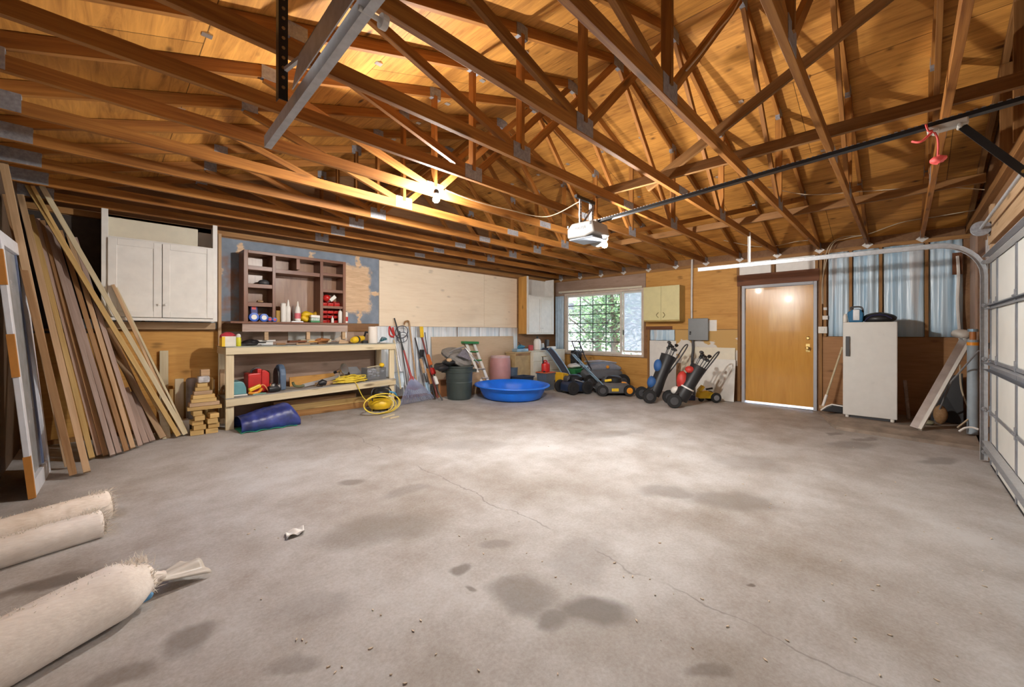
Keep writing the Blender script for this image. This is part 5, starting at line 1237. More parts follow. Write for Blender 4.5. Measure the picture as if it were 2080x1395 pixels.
MB().bar(lerp(f, t, .76), t, .07, .05, (0, 1, 0)).build('orange_grip', plain('burnt_orange', (.50,.13,.03), .45), el, bevel=.014)

# ------------------------------------------------------------------ sheet, ladder, bins, pool
sh = MB(); xa, xb_ = aY(884, 690, 6.55).x, aY(1046, 690, 6.62).x
zt = aY(900, 684, 6.60).z; a = V((xa, 6.60, fz(6.6))); b = V((xa, YB-.055, zt))
tag(MB().prism([a, b, b+V((xb_-xa, 0, 0)), a+V((xb_-xa, 0, 0))], V((0, -zt, .09)).normalized()*.012).build('hardboard_sheet', M_CHIP, M=frame_along(a, a+V((1, 0, 0))), bevel=.002), 'long tan hardboard sheet leaning against the back wall behind the bins', 'board')
# trash can
tc = V((4.72, 6.02, 0)); tc.z = fz(tc.y)
can = thing('trash_can', tc, 'tall dark green-grey ribbed trash can heaped with a grey bag', 'trash can')
M_CAN = plain('dark_green_grey_plastic', (.045,.060,.055), .4, var=.1)
MB().lathe(tc, [(.20, 0), (.218, .01), (.238, .30), (.246, .31), (.246, .33), (.242, .335), (.252, .50), (.262, .505), (.262, .525), (.256, .53), (.262, .60), (.285, .605), (.285, .625), (.27, .63), (.255, .60), (.23, .05), (.0, .05)], 36).build('can_body', M_CAN, can, smooth=True)
for a in (2.6, 5.75): MB().box((tc.x+.27*math.cos(a)-.05, tc.y+.27*math.sin(a)-.05, tc.z+.50), (tc.x+.27*math.cos(a)+.05, tc.y+.27*math.sin(a)+.05, tc.z+.56)).build('grip', M_CAN, can, bevel=.012)
M_LID = plain('charcoal_fabric', (.10,.095,.09), .7, var=.3); M_GFAB = plain('grey_fabric', (.22,.205,.19), .75, var=.2)
def pt(u, v, Y=5.95): return aY(u, v, Y)
gb = thing('grass_bag', tc+V((0, 0, .62)), 'grey mesh grass catcher bag with silver piping on the trash can', 'bag')
def pyr(u, v): pass
A = [pt(897, 708, 6.1), pt(905, 700, 6.2), pt(935, 703, 6.2), pt(945, 705, 6.1), pt(971, 738, 5.9), pt(955, 746, 5.78), pt(935, 738, 5.76), pt(911, 717, 5.82)]
m = MB(); base = [p+V((0, .16, -.10)) for p in A]; ctr = sum(A, V())/len(A)+V((0, -.03, .03))
m.v = [*A, *base, ctr, sum(base, V())/len(base)]
nA = len(A)
for i in range(nA): j = (i+1) % nA; m.f += [(i, j, 2*nA), (nA+j, nA+i, 2*nA+1), (i, nA+i, nA+j, j)]
m.build('bag_shell', M_GFAB, gb, sub=1)
MB().prism([pt(928, 722, 5.78), pt(945, 706, 5.9), pt(957, 732, 5.78)], (0, -.006, .004)).build('mesh_panel', plain('lavender_mesh', (.16,.15,.18), .8, var=.5, scale=50), gb)
MB().tube(arc([pt(911, 717, 5.80), pt(925, 709, 5.86), pt(943, 704, 5.95)], 6), .012, 8).tube(arc([pt(945, 706, 5.85), pt(958, 722, 5.78), pt(972, 738, 5.80)], 6), .008, 8).build('silver_piping', M_SILVER, gb, smooth=True)
bk = thing('black_bag', pt(900, 750, 5.9), 'black plastic bag spilling over the left rim of the trash can', 'bag')
MB().blob(pt(897, 746, 6.0), (.14, .10, .075), 18, 10, .35, 5).blob(pt(912, 736, 5.95), (.16, .12, .06), 18, 10, .3, 7).build('bag_body', M_BLACK, bk, smooth=True)
tag(MB().blob(pt(913, 731, 5.82), (.05, .04, .03), 12, 8, .3, 2).build('cardboard_scrap', M_TAN, smooth=True), 'small tan scrap stuffed between the grey bag and the trash can', 'scrap')
# small crates behind the can
bx_ = aY(976, 768, 6.33); z_ = fz(6.3)
tag(MB().box((bx_.x-.33, 6.20, z_), (bx_.x-.10, 6.32, z_+.40)).box((bx_.x-.335, 6.195, z_+.40), (bx_.x-.095, 6.325, z_+.425)).build('cardboard_box', M_TAN, bevel=.004), 'brown box standing between the trash can and the ladder', 'box')
ob = aY(897, 785, 6.40); tag(MB().box((ob.x-.10, 6.36, z_), (ob.x+.10, 6.47, z_+.33)).build('cardboard_box', plain('rust_card', (.35,.14,.05), .7), bevel=.004), 'rust brown box behind the left side of the trash can', 'box')
# stepladder
ld = thing('stepladder', aF(985, 800), 'folded aluminium stepladder with a green top leaning behind the blue pool', 'ladder')
tL, tR = aY(947, 697, 6.62), aY(963, 698, 6.60)
bL, bR = aY(988, 790, 6.05), aY(1001, 789, 6.0)
for k, (a, b) in enumerate(((tL, bL), (tR, bR))):
    a = a.copy(); b = b.copy(); b.z = fz(b.y)
    MB().bar(a, b, .06, .025, (0, 1, 0)).build('rail', M_WHITE, ld, bevel=.004); MB().bar(a+V((.035, .06, 0)), b+V((.05, .04, 0)), .04, .02, (0, 1, 0)).build('rear_rail', M_SILVER, ld)
for k in range(1, 5): a, b = lerp(tL, bL, k/5.2), lerp(tR, bR, k/5.2); MB().bar(a, b, .07, .02, (0, .3, 1)).build('step', M_GREEN if k < 3 else M_SILVER, ld)
MB().bar(tL+V((-.10, 0, .02)), tR+V((.08, 0, .02)), .16, .05, (0, 0, 1)).build('top_cap', M_GREEN, ld, bevel=.01)
# pink drum
dc = aY(1016, 770, 6.33); dc = V((dc.x, 6.33, fz(6.33)))
hz_ = aY(1016, 724, 6.14).z-dc.z; Rd = .225
dm = thing('plastic_drum', dc, 'faded pink plastic drum with a pale rim behind the blue pool', 'drum')
MB().lathe(dc, [(Rd*.9, 0), (Rd, .03), (Rd*1.03, hz_*.5), (Rd, hz_*.86), (Rd*.93, hz_*.95)], 32).build('drum_body', plain('faded_pink_plastic', (.47,.23,.215), .5, var=.15, scale=4), dm, smooth=True)
MB().lathe(dc, [(Rd*.93, hz_*.94), (Rd*.95, hz_*.96), (Rd*.95, hz_), (Rd*.80, hz_+.004), (Rd*.78, hz_-.02), (0, hz_-.02)], 32).build('rim', plain('pale_pink_rim', (.60,.42,.40), .5), dm, smooth=True)
# wading pool
pc = V((5.56, 5.43, fz(5.2)))
wp = thing('wading_pool', pc, 'round blue plastic wading pool on the concrete floor', 'wading pool')
M_POOL = plain('pool_blue', (.008,.17,.80), .35, var=.18, scale=3, bump=.15)
def pool(u, v):
    a = 2*PI*u; prof = [(0, .012), (.30, .012), (.52, .012), (.555, .03), (.60, .12), (.635, .20), (.675, .252), (.70, .265), (.725, .260), (.730, .247)]
    s = v*(len(prof)-1); i = min(int(s), len(prof)-2); f_ = s-i
    r = prof[i][0]*(1-f_)+prof[i+1][0]*f_; z = prof[i][1]*(1-f_)+prof[i+1][1]*f_
    q_ = 1+.012*math.sin(3*a+1)*v+.008*math.sin(7*a)*v; z += .005*math.sin(2*a+.5)*max(0, v-.6)
    if .45 < v < .75: q_ += .006*math.sin(20*a)
    return (pc.x+r*q_*math.cos(a), pc.y+r*q_*math.sin(a), fz(pc.y+r*q_*math.sin(a))+z)
MB().grid(pool, 72, 18, close_u=True).build('pool_shell', M_POOL, wp, smooth=True, solid=.010)
tag(MB().blob(pc+V((.05, .12, .03)), (.12, .09, .012), 16, 6, .3, 3, flat=.3).build('dirt_patch', M_DGREY, smooth=True), 'patch of dark dirt lying inside the blue wading pool', 'dirt', kind='stuff')

# hamper and cream dresser in the window corner
def bxz(u, v, Y): return aY(u, v, Y)
dA, dB = bxz(1081, 712, 6.20), bxz(1147, 712, 6.20)
ds = thing('dresser', ((dA.x+dB.x)/2, 6.4, fz(6.4)), 'low cream chest of drawers in the window corner, cluttered on top', 'dresser')
DT = dA.z; dxB = min(dB.x, XR-.03)
MB().box((dA.x, 6.20, fz(6.2)+.06), (dxB, YB-.05, DT-.025)).build('carcass', M_CREAM, ds, bevel=.003)
MB().box((dA.x-.02, 6.18, DT-.025), (dxB+.01, YB-.05, DT)).build('top', M_CREAM, ds, bevel=.004)
for x in (dA.x+.04, dxB-.06):
    for y in (6.23, 6.6): MB().box((x-.02, y-.02, fz(y)), (x+.02, y+.02, fz(6.2)+.06)).build('foot', M_CREAM, ds)
for k in range(3):
    z0 = fz(6.2)+.08+k*(DT-.03-fz(6.2)-.08)/3
    d_ = MB().box((dA.x+.02, 6.182, z0+.008), (dxB-.02, 6.20, z0+(DT-.03-fz(6.2)-.08)/3-.008)).build('drawer', M_CREAM, ds, bevel=.004)
    MB().bar((dA.x+.30, 6.165, z0+.12), (dA.x+.46, 6.165, z0+.12), .012, .012).build('handle', M_BRASS, d_)
hA, hB = bxz(1046, 714, 6.25), bxz(1079, 714, 6.22)
hm_ = thing('hamper', ((hA.x+hB.x)/2, 6.4, fz(6.4)), 'tan hamper with a dark lidded slot beside the cream dresser', 'hamper')
MB().prism([(hA.x, 6.24, fz(6.24)), (hB.x, 6.24, fz(6.24)), (hB.x, 6.24, DT-.05), (hA.x, 6.24, DT-.05)], (0, .30, 0)).build('hamper_body', plain('tan_wicker', (.46,.33,.16), .7, var=.15), hm_, bevel=.01)
MB().box((hA.x+.02, 6.225, DT-.10), (hB.x-.03, 6.24, DT-.06)).build('slot', M_BROWN, hm_, bevel=.004)
MB().box((hA.x-.015, 6.22, DT-.05), (hB.x-.004, 6.56, DT-.02)).build('lid', plain('tan_lid', (.50,.36,.19), .6), hm_, bevel=.008)
tt = thing('tool_tray', (bxz(1062, 706, 6.3).x, 6.35, DT-.02), 'blue and white tool tray lying on the tan hamper', 'tray')
xa, xb_ = bxz(1049, 708, 6.28).x, bxz(1072, 708, 6.28).x
MB().box((xa, 6.26, DT-.018), (xb_, 6.42, DT+.05)).build('tray_body', M_LBLUE, tt, bevel=.006)
MB().blob(((xa+xb_)/2+.02, 6.33, DT+.09), (.12, .07, .05), 16, 8, .3, 4).build('blue_handle', plain('teal_blue', (.04,.22,.36), .45), tt, smooth=True)
MB().tube(arc([((xa+xb_)/2-.03, 6.3, DT+.09), ((xa+xb_)/2-.06, 6.3, DT+.17), ((xa+xb_)/2-.11, 6.3, DT+.20)], 5), .008, 6).build('lever', M_BLACK, tt, smooth=True)
rx_ = bxz(1078, 709, 6.3).x; bottle('red_tub', rx_, 6.30, DT+.002, [(.05, 0), (.06, .005), (.062, .115), (.064, .12), (.055, .125)], plain('faded_red_plastic', (.50,.07,.08), .5), 'faded red tub at the left end of the cream dresser', cat='tub', n=20)
jx = bxz(1092, 709, 6.32).x
bottle('spray_jug', jx, 6.33, DT+.002, [(.075, 0), (.088, .01), (.09, .20), (.07, .255), (.03, .275)], M_WHITE, 'tall white jug with a black-tipped cap on the cream dresser', M_BLACK, [(.025, .275), (.027, .30), (.018, .325), (.008, .34)], n=20, cat='jug')
gx = bxz(1102, 708, 6.42).x; bottle('glass_jar', gx, 6.42, DT+.002, [(.04, 0), (.045, .005), (.045, .11), (.035, .14)], plain('pale_jar', (.55,.62,.66), .2), 'small pale jar behind the white jug on the dresser', M_WHITE, [(.036, .138), (.037, .155), (.02, .158)], cat='jar')
wx = bxz(1120, 706, 6.35).x; tag(MB().box((wx-.10, 6.28, DT+.002), (wx+.10, 6.42, DT+.075)).build('white_box', M_WHITE, bevel=.006), 'low white box at the right end of the cream dresser', 'box')
px_ = bxz(1113, 690, 6.6).x; tag(MB().box((px_-.05, 6.60, DT+.002), (px_+.05, 6.66, DT+.24)).build('dark_box', M_DGREY, bevel=.004), 'dark upright box at the wall behind the dresser clutter', 'box')
# bins in front of the dresser
def tub(name, x0, x1, y0, y1, z, h, mat, label, cat='bin', tap=.03):
    t = thing(name, ((x0+x1)/2, (y0+y1)/2, z), label, cat); w = .006
    def rct(s, zz): return [(x0+s, y0+s, zz), (x1-s, y0+s, zz), (x1-s, y1-s, zz), (x0+s, y1-s, zz)]
    q = rct(tap, z)+rct(0, z+h)+rct(w, z+h)+rct(tap+w, z+.012)
    fs = [(3, 2, 1, 0), (12, 13, 14, 15)]
    for i in range(4):
        j = (i+1) % 4; fs += [(i, j, 4+j, 4+i), (4+i, 4+j, 8+j, 8+i), (8+i, 8+j, 12+j, 12+i)]
    MB().add(q, fs).build('tub_body', mat, t, bevel=.004)
    ring2 = MB().box((x0-.015, y0-.015, z+h-.02), (x1+.015, y0+.004, z+h)).box((x0-.015, y1-.004, z+h-.02), (x1+.015, y1+.015, z+h)).box((x0-.015, y0+.004, z+h-.02), (x0+.004, y1-.004, z+h)).box((x1-.004, y0+.004, z+h-.02), (x1+.015, y1-.004, z+h))
    ring2.build('rim', mat, t)
    return t
M_TOTE = plain('navy_tote_plastic', (.035,.05,.085), .4); M_GBIN = plain('blue_grey_bin_plastic', (.10,.13,.17), .35)
nA, nB = aF(1040, 795), aF(1094, 795)
tub('storage_tote', 6.27, 6.66, 5.84, 6.16, fz(5.8), .30, M_TOTE, 'open navy storage tote behind the blue pool')
sb_ = aY(1047, 748, 6.10); tub('plant_pot', sb_.x-.12, sb_.x+.12, 6.18, 6.21+.02, fz(6.2), .02, M_TOTE, 'x') if False else None
bottle('bucket', sb_.x+.11, 6.34, fz(6.3), [(.12, 0), (.125, .005), (.15, .44), (.155, .445), (.155, .46), (.14, .46)], plain('slate_bucket', (.08,.12,.18), .4), 'slate blue bucket between the pink drum and the hamper', cat='bucket', n=24)
tub('waste_bin', 6.70, 7.0, 5.52, 5.80, fz(5.6), .37, M_GBIN, 'blue-grey bin right of the blue pool, topped by the red gas can', tap=.02)
gz = fz(5.6)+.372; gcx, gcy = 6.845, 5.66
lidm = MB().box((6.685, 5.505, gz), (7.015, 5.815, gz+.018)); tag(lidm.build('bin_lid', plain('orange_red_lid', (.62,.12,.03), .45), bevel=.006), 'orange-red lid lying on the blue-grey bin', 'lid')
gc = thing('gas_can', (gcx, gcy, gz+.018), 'bright red gas can with a black spout on the blue-grey bin', 'gas can')
MB().lathe((gcx, gcy, gz+.019), [(.09, 0), (.105, .01), (.108, .15), (.10, .185), (.05, .215), (.02, .22)], 24, sy=.8).build('can_body', M_RED, gc, smooth=True)
MB().tube(arc([(gcx-.08, gcy, gz+.20), (gcx-.06, gcy, gz+.26), (gcx+.02, gcy, gz+.265), (gcx+.06, gcy, gz+.21)], 6), .014, 8).build('carry_handle', M_RED, gc, smooth=True)
MB().tube([(gcx-.085, gcy, gz+.19), (gcx-.125, gcy-.02, gz+.36)], [.016, .010], 10).build('spout', M_BLACK, gc, smooth=True)
MB().cyl((gcx-.10, gcy-.05, gz+.03), (gcx-.145, gcy-.07, gz+.03), .02).build('side_cap', M_BLACK, gc)
yA = aF(1129, 792); yy = 5.42
yb_ = thing('yellow_bin', (7.12, yy, fz(yy)), 'yellow flared bin squeezed between the blue-grey bin and black wheels', 'bin')
MB().prism([(7.03, yy-.10, fz(yy)), (7.30, yy-.10, fz(yy)), (7.36, yy-.10, fz(yy)+.26), (7.20, yy-.10, fz(yy)+.36), (7.02, yy-.10, fz(yy)+.39)], (0, .22, 0)).build('bin_body', plain('amber_plastic', (.75,.42,.02), .4), yb_, bevel=.015)
# ------------------------------------------------------------------ mowers, golf carts, tiller by the window wall
def local(loc, ang):
    """x forward along the machine, y to its left, z up"""
    M = Matrix.Translation(loc) @ Matrix.Rotation(ang, 4, 'Z')
    return lambda x, y, z: M @ V((x, y, z))
SCR = math.atan2(-.714, .70)          # direction that runs to the right across the view
def wheel(th, L, x, y, r, w, hubmat, name='wheel'):
    c = L(x, y, r); ax = (L(x, y+1, r)-c).normalized()
    o = MB().lathe(c, [(r*.62, -w/2), (r*.93, -w/2), (r, -w/4), (r, w/4), (r*.93, w/2), (r*.62, w/2)], 26, axis=ax).build(name, M_RUBBER, th, smooth=True)
    h = MB().lathe(c, [(r*.12, -w*.52), (r*.25, -w*.6), (r*.6, -w*.48), (r*.66, -w*.3), (r*.66, w*.3), (r*.6, w*.48), (r*.25, w*.6), (r*.12, w*.52)], 26, axis=ax)
    for k in range(6): a = k*PI/3; d = V((ax.y, -ax.x, 0)); u = V((0, 0, 1)); p = c+(d*math.cos(a)+u*math.sin(a))*r*.4; h.cyl(p-ax*w*.56, p+ax*w*.56, r*.07, n=8)
    h.build('hub', hubmat, o, smooth=True); return o
def mower(name, loc, ang, label, deckmat, hubmat, wr=.10, Ln=.62, W=.46, engine=None, accent=None, handle=None, hmat=M_BLACK, bag=None, hood=None, z0=.055):
    th = thing(name, loc, label, 'lawn mower'); L = local(loc, ang); h = .20
    x0, x1 = -Ln/2, Ln/2
    def deck(u, v):
        a = 2*PI*u; ca, sa = math.cos(a), math.sin(a)
        sgn = lambda q: (1 if q >= 0 else -1)*abs(q)**.45
        k = [(1.0, z0), (1.0, z0+h*.45), (.97, z0+h*.7), (.80, z0+h), (.0, z0+h*1.04)]; s = v*4; i = min(int(s), 3); f_ = s-i
        r = k[i][0]*(1-f_)+k[i+1][0]*f_; z = k[i][1]*(1-f_)+k[i+1][1]*f_
        return L(sgn(ca)*Ln/2*r, sgn(sa)*W/2*r, z)
    MB().grid(deck, 40, 12, close_u=True).build('deck', deckmat, th, smooth=True, solid=.004)
    for x in (x0+.07, x1-.07):
        for s in (-1, 1): wheel(th, L, x, s*(W/2+.03), wr, .055, hubmat if (x > 0 or not accent) else M_DGREY)
    if engine:
        b = MB(); b.lathe(L(.03, 0, z0+h*.95), [(.15, 0), (.16, .02), (.155, .10), (.12, .135), (.05, .145)], 24); b.build('engine', engine, th, smooth=True)
        MB().prism([L(-.16, -.09, z0+h+.05), L(-.16, .09, z0+h+.05), L(-.22, .07, z0+h), L(-.22, -.07, z0+h)], V((0, 0, .07))).build('fuel_tank', M_DGREY, th, bevel=.01)
    if hood:
        b = MB(); b.grid(lambda u, v: L((u-.5)*Ln*.86, (W*.40)*math.cos(PI*v), z0+h*.95+.17*math.sin(PI*v)**.6*(1-.55*abs(2*u-1)**3)), 18, 14); b.build('hood', hood, th, smooth=True, solid=.006)
        for s in (-1, 1): MB().tube([L(-Ln*.40, s*.11, z0+h+.165), L(0, s*.13, z0+h+.178), L(Ln*.34, s*.11, z0+h+.14)], .016, 8).build('hood_stripe', M_SILVER, th, smooth=True)
        MB().lathe(L(.05, -W*.42, z0+h+.06), [(.01, 0), (.035, .002), (.035, .02), (.01, .025)], 16, axis=L(.05, -W, z0)-L(.05, 0, z0)).build('cap', M_ORG, th, smooth=True)
    if accent:
        MB().box((0,0,0), (0,0,0)) if False else None
        q = [L(-.08, -W/2-.004, z0+.04), L(.06, -W/2-.004, z0+.04), L(.06, -W/2-.004, z0+.10), L(-.08, -W/2-.004, z0+.10)]
        MB().prism(q, (L(0, -1, 0)-L(0, 0, 0))*.004).build('side_badge', accent, th)
        MB().bar(L(-.2, -.12, z0+h+.04), L(-.06, -.14, z0+h+.06), .05, .05).build('accent_cap', accent, th, bevel=.012)
        MB().bar(L(.14, -.14, z0+h-.0), L(.24, -.14, z0+h-.01), .06, .05).build('accent_cap', M_ORG, th, bevel=.012)
    if handle:
        pts, cross = handle; w = W/2-.02
        A_ = [L(x, -w, z) for x, z in pts]; B_ = [L(x, w, z) for x, z in pts]
        e0, e1 = A_[-1], B_[-1]; top = arc([A_[-2], e0, lerp(e0, e1, .12)+(e0-A_[-2])*.10, lerp(e0, e1, .88)+(e0-A_[-2])*.10, e1, B_[-2]], 5)
        MB().tube(A_[:-1]+top+B_[:-1][::-1], .0125, 8).build('handle', hmat, th, smooth=True)
        for t in cross:
            i = len(pts)-2; a, b = lerp(A_[i], A_[i+1], t), lerp(B_[i], B_[i+1], t); MB().tube([a, b], .010, 8).build('cross_bar', hmat, th, smooth=True)
        i = len(pts)-2; a, b = lerp(A_[i], A_[i+1], .30), lerp(B_[i], B_[i+1], .30)
        MB().bar(lerp(a, b, .1), lerp(a, b, .9), .10, .03, (0, 0, 1)).build('control_box', M_LBLUE if hmat is M_LBLUE else M_DGREY, th, bevel=.008)
        c0 = A_[-1]; MB().tube(arc([lerp(A_[-2], A_[-1], .8), c0+V((-.06, 0, .08)), c0+V((-.12, .05, -.03)), lerp(A_[-2], A_[-1], .3)+V((-.05, .05, 0)), A_[0]+V((0, .04, .05))], 7), .005, 6).build('control_cable', M_BLACK, th, smooth=True)
    if bag:
        b = MB(); b.grid(lambda u, v: L(x0-.05-.42*v, (u-.5)*W*.9*(1-.15*v), z0+.06+.34*math.sin(PI*u)**.35*(1-.25*v)), 16, 8); b.build('grass_bag', bag, th, smooth=True, solid=.01)
    return th
c = aF(1253, 806); mower('lawn_mower', (c.x+.22, c.y+.22, fz(c.y+.2)), SCR, 'black lawn mower with orange wheel hubs and a yellow badge, nearest the window', plain('charcoal_deck', (.10,.10,.105), .4), M_ORG, .115, .68, .46, engine=M_BLACK, accent=M_YEL, handle=([(-.24, .22), (-.52, .50), (-.80, .80)], (.55,)), hmat=M_LBLUE)
c = aF(1250, 785); mower('lawn_mower', (8.0, 4.96, fz(4.9)), SCR+.2, 'big grey hooded mower with pale stripes and an orange cap under the window', plain('grey_mower_deck', (.12,.13,.15), .35), M_DGREY, .17, .92, .50, z0=.24, handle=([(-.34, .45), (-.50, .75), (-.62, 1.04)], (.6,)), hood=plain('blue_grey_hood', (.22,.24,.29), .3))
c = aF(1150, 795); mower('lawn_mower', (6.93, 4.97, fz(4.97)), SCR+.5, 'small navy mower with fat black wheels and a folded-down handle', plain('navy_deck', (.02,.035,.075), .35), M_BLACK, .135, .50, .40, engine=M_BLACK, handle=([(-.10, .30), (.26, .20), (.44, .08)], (.5,)), hmat=M_BROWN if False else M_GREY)
# stroller-like folded chair by the dresser
fc0, fc1 = aY(1107, 708, 5.95), aY(1150, 760, 5.55)
fc = thing('folding_chair', (fc1.x, fc1.y, fz(5.5)), 'navy folding chair back standing folded before the cream dresser', 'folding chair')
d_ = fc1-fc0
crv = arc([fc0+V((-.02, .0, -.02)), fc0+V((.07, -.03, .01)), lerp(fc0, fc1, .45)+V((.03, -.02, .05)), fc1, V((fc1.x+.03, fc1.y-.05, fz(5.5)+.02))], 6)
m = MB()
for s in (-.05, .05): m.tube([p+V((s*1.1, -s*1.3, 0)) for p in crv], .014, 8)
m.build('frame_tubes', M_LBLUE, fc, smooth=True)
m = MB(); n = len(crv)
m.grid(lambda u, v: crv[min(int(v*(n-1)), n-1)]+V((.11*(u-.5), -.13*(u-.5), -.006)), 4, n-1); m.build('seat_cloth', plain('navy_cloth', (.025,.03,.055), .7), fc, smooth=True, solid=.012)
# clutter on and behind the mowers
c = aY(1173, 755, 5.55); gt = thing('green_crate', (c.x, 5.6, fz(5.6)), 'green plastic crate among the mowers in the window corner', 'crate')
MB().box((c.x-.19, 5.48, fz(5.5)), (c.x+.22, 5.80, c.z+.08)).build('crate_body', M_GREEN, gt, bevel=.012)
wb2 = thing('white_sack', (c.x+.02, 5.7, c.z+.08), 'white sack lying on the green crate', 'sack')
MB().blob((c.x+.04, 5.66, c.z+.135), (.25, .15, .06), 22, 10, .2, 3, flat=.9).build('sack_body', M_OFFW, wb2, smooth=True)
c = aY(1185, 722, 5.6); bb2 = thing('black_backpack', (c.x, 5.8, fz(6)), 'black backpack sprayer standing behind the mower handle', 'backpack sprayer')
MB().prism([(c.x-.13, 5.72, fz(6)), (c.x+.13, 5.72, fz(6)), (c.x+.12, 5.72, c.z+.06), (c.x+.04, 5.72, c.z+.13), (c.x-.10, 5.72, c.z+.12)], (0, .20, 0)).build('tank', M_BLACK, bb2, bevel=.03)
MB().box((c.x-.03, 5.905, c.z-.15), (c.x+.08, 5.72, c.z-.05)).build('green_panel', plain('lime_panel', (.15,.45,.10), .5), bb2, bevel=.004)
c = aY(1231, 728, 5.35); pk = thing('play_ball', (c.x, c.y, fz(5.3)), 'white and pink ball resting on a stand under the window', 'ball')
MB().blob((c.x, c.y, c.z), (.085, .085, .085), 20, 14, .0, 1).build('ball_body', plain('pink_white_ball', (.70,.55,.57), .4, var=.25, scale=8), pk, smooth=True)
MB().lathe((c.x, c.y, fz(5.35)), [(.12, 0), (.12, .02), (.02, .04), (.02, c.z-fz(5.35)-.09), (.06, c.z-fz(5.35)-.07)], 18).build('stand', M_GREY, pk, smooth=True)

# golf carts
def golf(name, wp_, label, body, panels, lean, ang, loopdir, H=1.0, headmat=M_BLACK, stripe=None):
    loc = V((wp_.x, wp_.y, fz(wp_.y))); th = thing(name, loc, label, 'golf bag'); L = local(loc, ang)
    p0 = L(.10, 0, .11); p1 = L(.10+lean*H, 0, .11+H*.82); ax = (p1-p0).normalized()
    b = MB(); b.lathe(p0, [(.07, 0), (.135, .01), (.145, .12), (.13, .35), (.135, .62*H), (.15, .84*H), (.155, .86*H), (.10, .87*H)], 24, axis=ax, sy=.9); b.build('bag_body', body, th, smooth=True)
    sd = ax.cross(V((0, 0, 1))).normalized(); fr = sd.cross(ax); 
    if fr.dot(-loc) < 0: fr = -fr
    for k, (t0, t1, off, w, mt) in enumerate(panels):
        b = MB(); c = p0+ax*((t0+t1)/2*H)+fr*.115+sd*off; b.blob(c, (w, w, (t1-t0)/2*H), 14, 10, .08, k); b.build('pocket', mt, th, smooth=True)
    for k in range(7):
        a = k*.9; e = p1+ax*(.10+.05*(k % 3))*H+(sd*math.cos(a)+fr*math.sin(a))*.075; s = p0+ax*.80*H+(sd*math.cos(a)+fr*math.sin(a))*.06
        cbm = MB().tube([s, e], .006, 6); cbm.build('club_shaft', M_DGREY, th)
        MB().blob(e+ax*.02, (.045, .035, .03), 10, 8, .2, k).build('club_head', headmat if k % 2 else M_DGREY, th, smooth=True)
    # push cart
    q0 = L(.04, -.02, .12); hd = L(*loopdir)
    for s in (-1, 1):
        MB().tube([L(.10, s*.05, .30), L(-.02, s*.20, .13)], .012, 8).build('axle_arm', M_BLACKM, th, smooth=True)
        wheel(th, L, -.03, s*.22, .125, .06, M_DGREY)
    dd = (hd-p0); up_ = p0+dd*.55
    o2 = sd*.055
    MB().tube(arc([L(-.0, -.06, .2)+o2, lerp(p0, hd, .5)+o2, hd+o2*1.3, hd-o2*1.3, lerp(p0, hd, .5)-o2, L(.0, -.06, .2)-o2], 5), .012, 8).build('cart_handle', M_DGREY, th, smooth=True)
    MB().bar(L(.06, 0, .02), L(.16, 0, .14), .16, .03).build('bag_foot', M_BLACKM, th, bevel=.006)
    if stripe: MB().lathe(p0, [(.1402, .30*H), (.1425, .301*H), (.1425, .33*H), (.1402, .331*H)], 24, axis=ax, sy=.9).build('band', stripe, th)
    return th
M_GBLU = plain('golf_blue', (.03,.11,.32), .6); M_GRED = plain('golf_red', (.52,.04,.03), .5)
c = aF(1322, 818); golf('golf_bag', c+V((.10, .12, 0)), 'black and blue golf bag on a push cart with a raised handle', M_BLACK, [(.46, .72, .02, .085, M_GBLU), (.12, .36, .03, .09, M_GBLU)], .33, SCR, (.74, .05, 1.02), .95)
c = aF(1372, 826); golf('golf_bag', c+V((.06, .06, 0)), 'red, white and black golf bag on a push cart beside the blue bag', M_BLACK, [(.20, .62, -.02, .10, M_GRED), (.06, .24, -.06, .09, M_WHITE), (.62, .78, .05, .08, M_GRED)], .44, SCR-.2, (.74, .1, .92), .80, stripe=M_WHITE)
# yellow cultivator
c = aF(1440, 818); loc = V((c.x+.10, c.y+.08, fz(c.y))); L = local(loc, SCR)
yt2 = thing('cultivator', loc, 'small yellow cultivator on black wheels by the cream sheets', 'cultivator')
MB().prism([L(-.17, -.09, .07), L(.14, -.09, .07), L(.15, -.09, .17), L(-.02, -.09, .22), L(-.15, -.09, .20)], L(0, .18, 0)-L(0, 0, 0)).build('housing', M_YEL, yt2, bevel=.02)
MB().bar(L(-.15, 0, .20), L(-.06, 0, .30), .10, .06).build('motor_cap', M_YEL, yt2, bevel=.015)
MB().tube([L(-.02, -.03, .24), L(.10, -.03, .26)], .018, 8).build('grip', M_BLACK, yt2, smooth=True)
for s in (-1, 1): wheel(yt2, L, .12, s*.13, .095, .045, M_GREY)
wheel(yt2, L, -.10, 0, .05, .04, M_BLACK)
c0, c1 = aF(1380, 811), aF(1412, 813)
tag(MB().bar((c0.x, c0.y, fz(c0.y)+.05), (c1.x, c1.y, fz(c1.y)+.05), .08, .10).build('long_case', plain('ink_blue_case', (.012,.014,.04), .5), bevel=.01), 'ink blue long case lying on the floor behind the yellow cultivator', 'case')
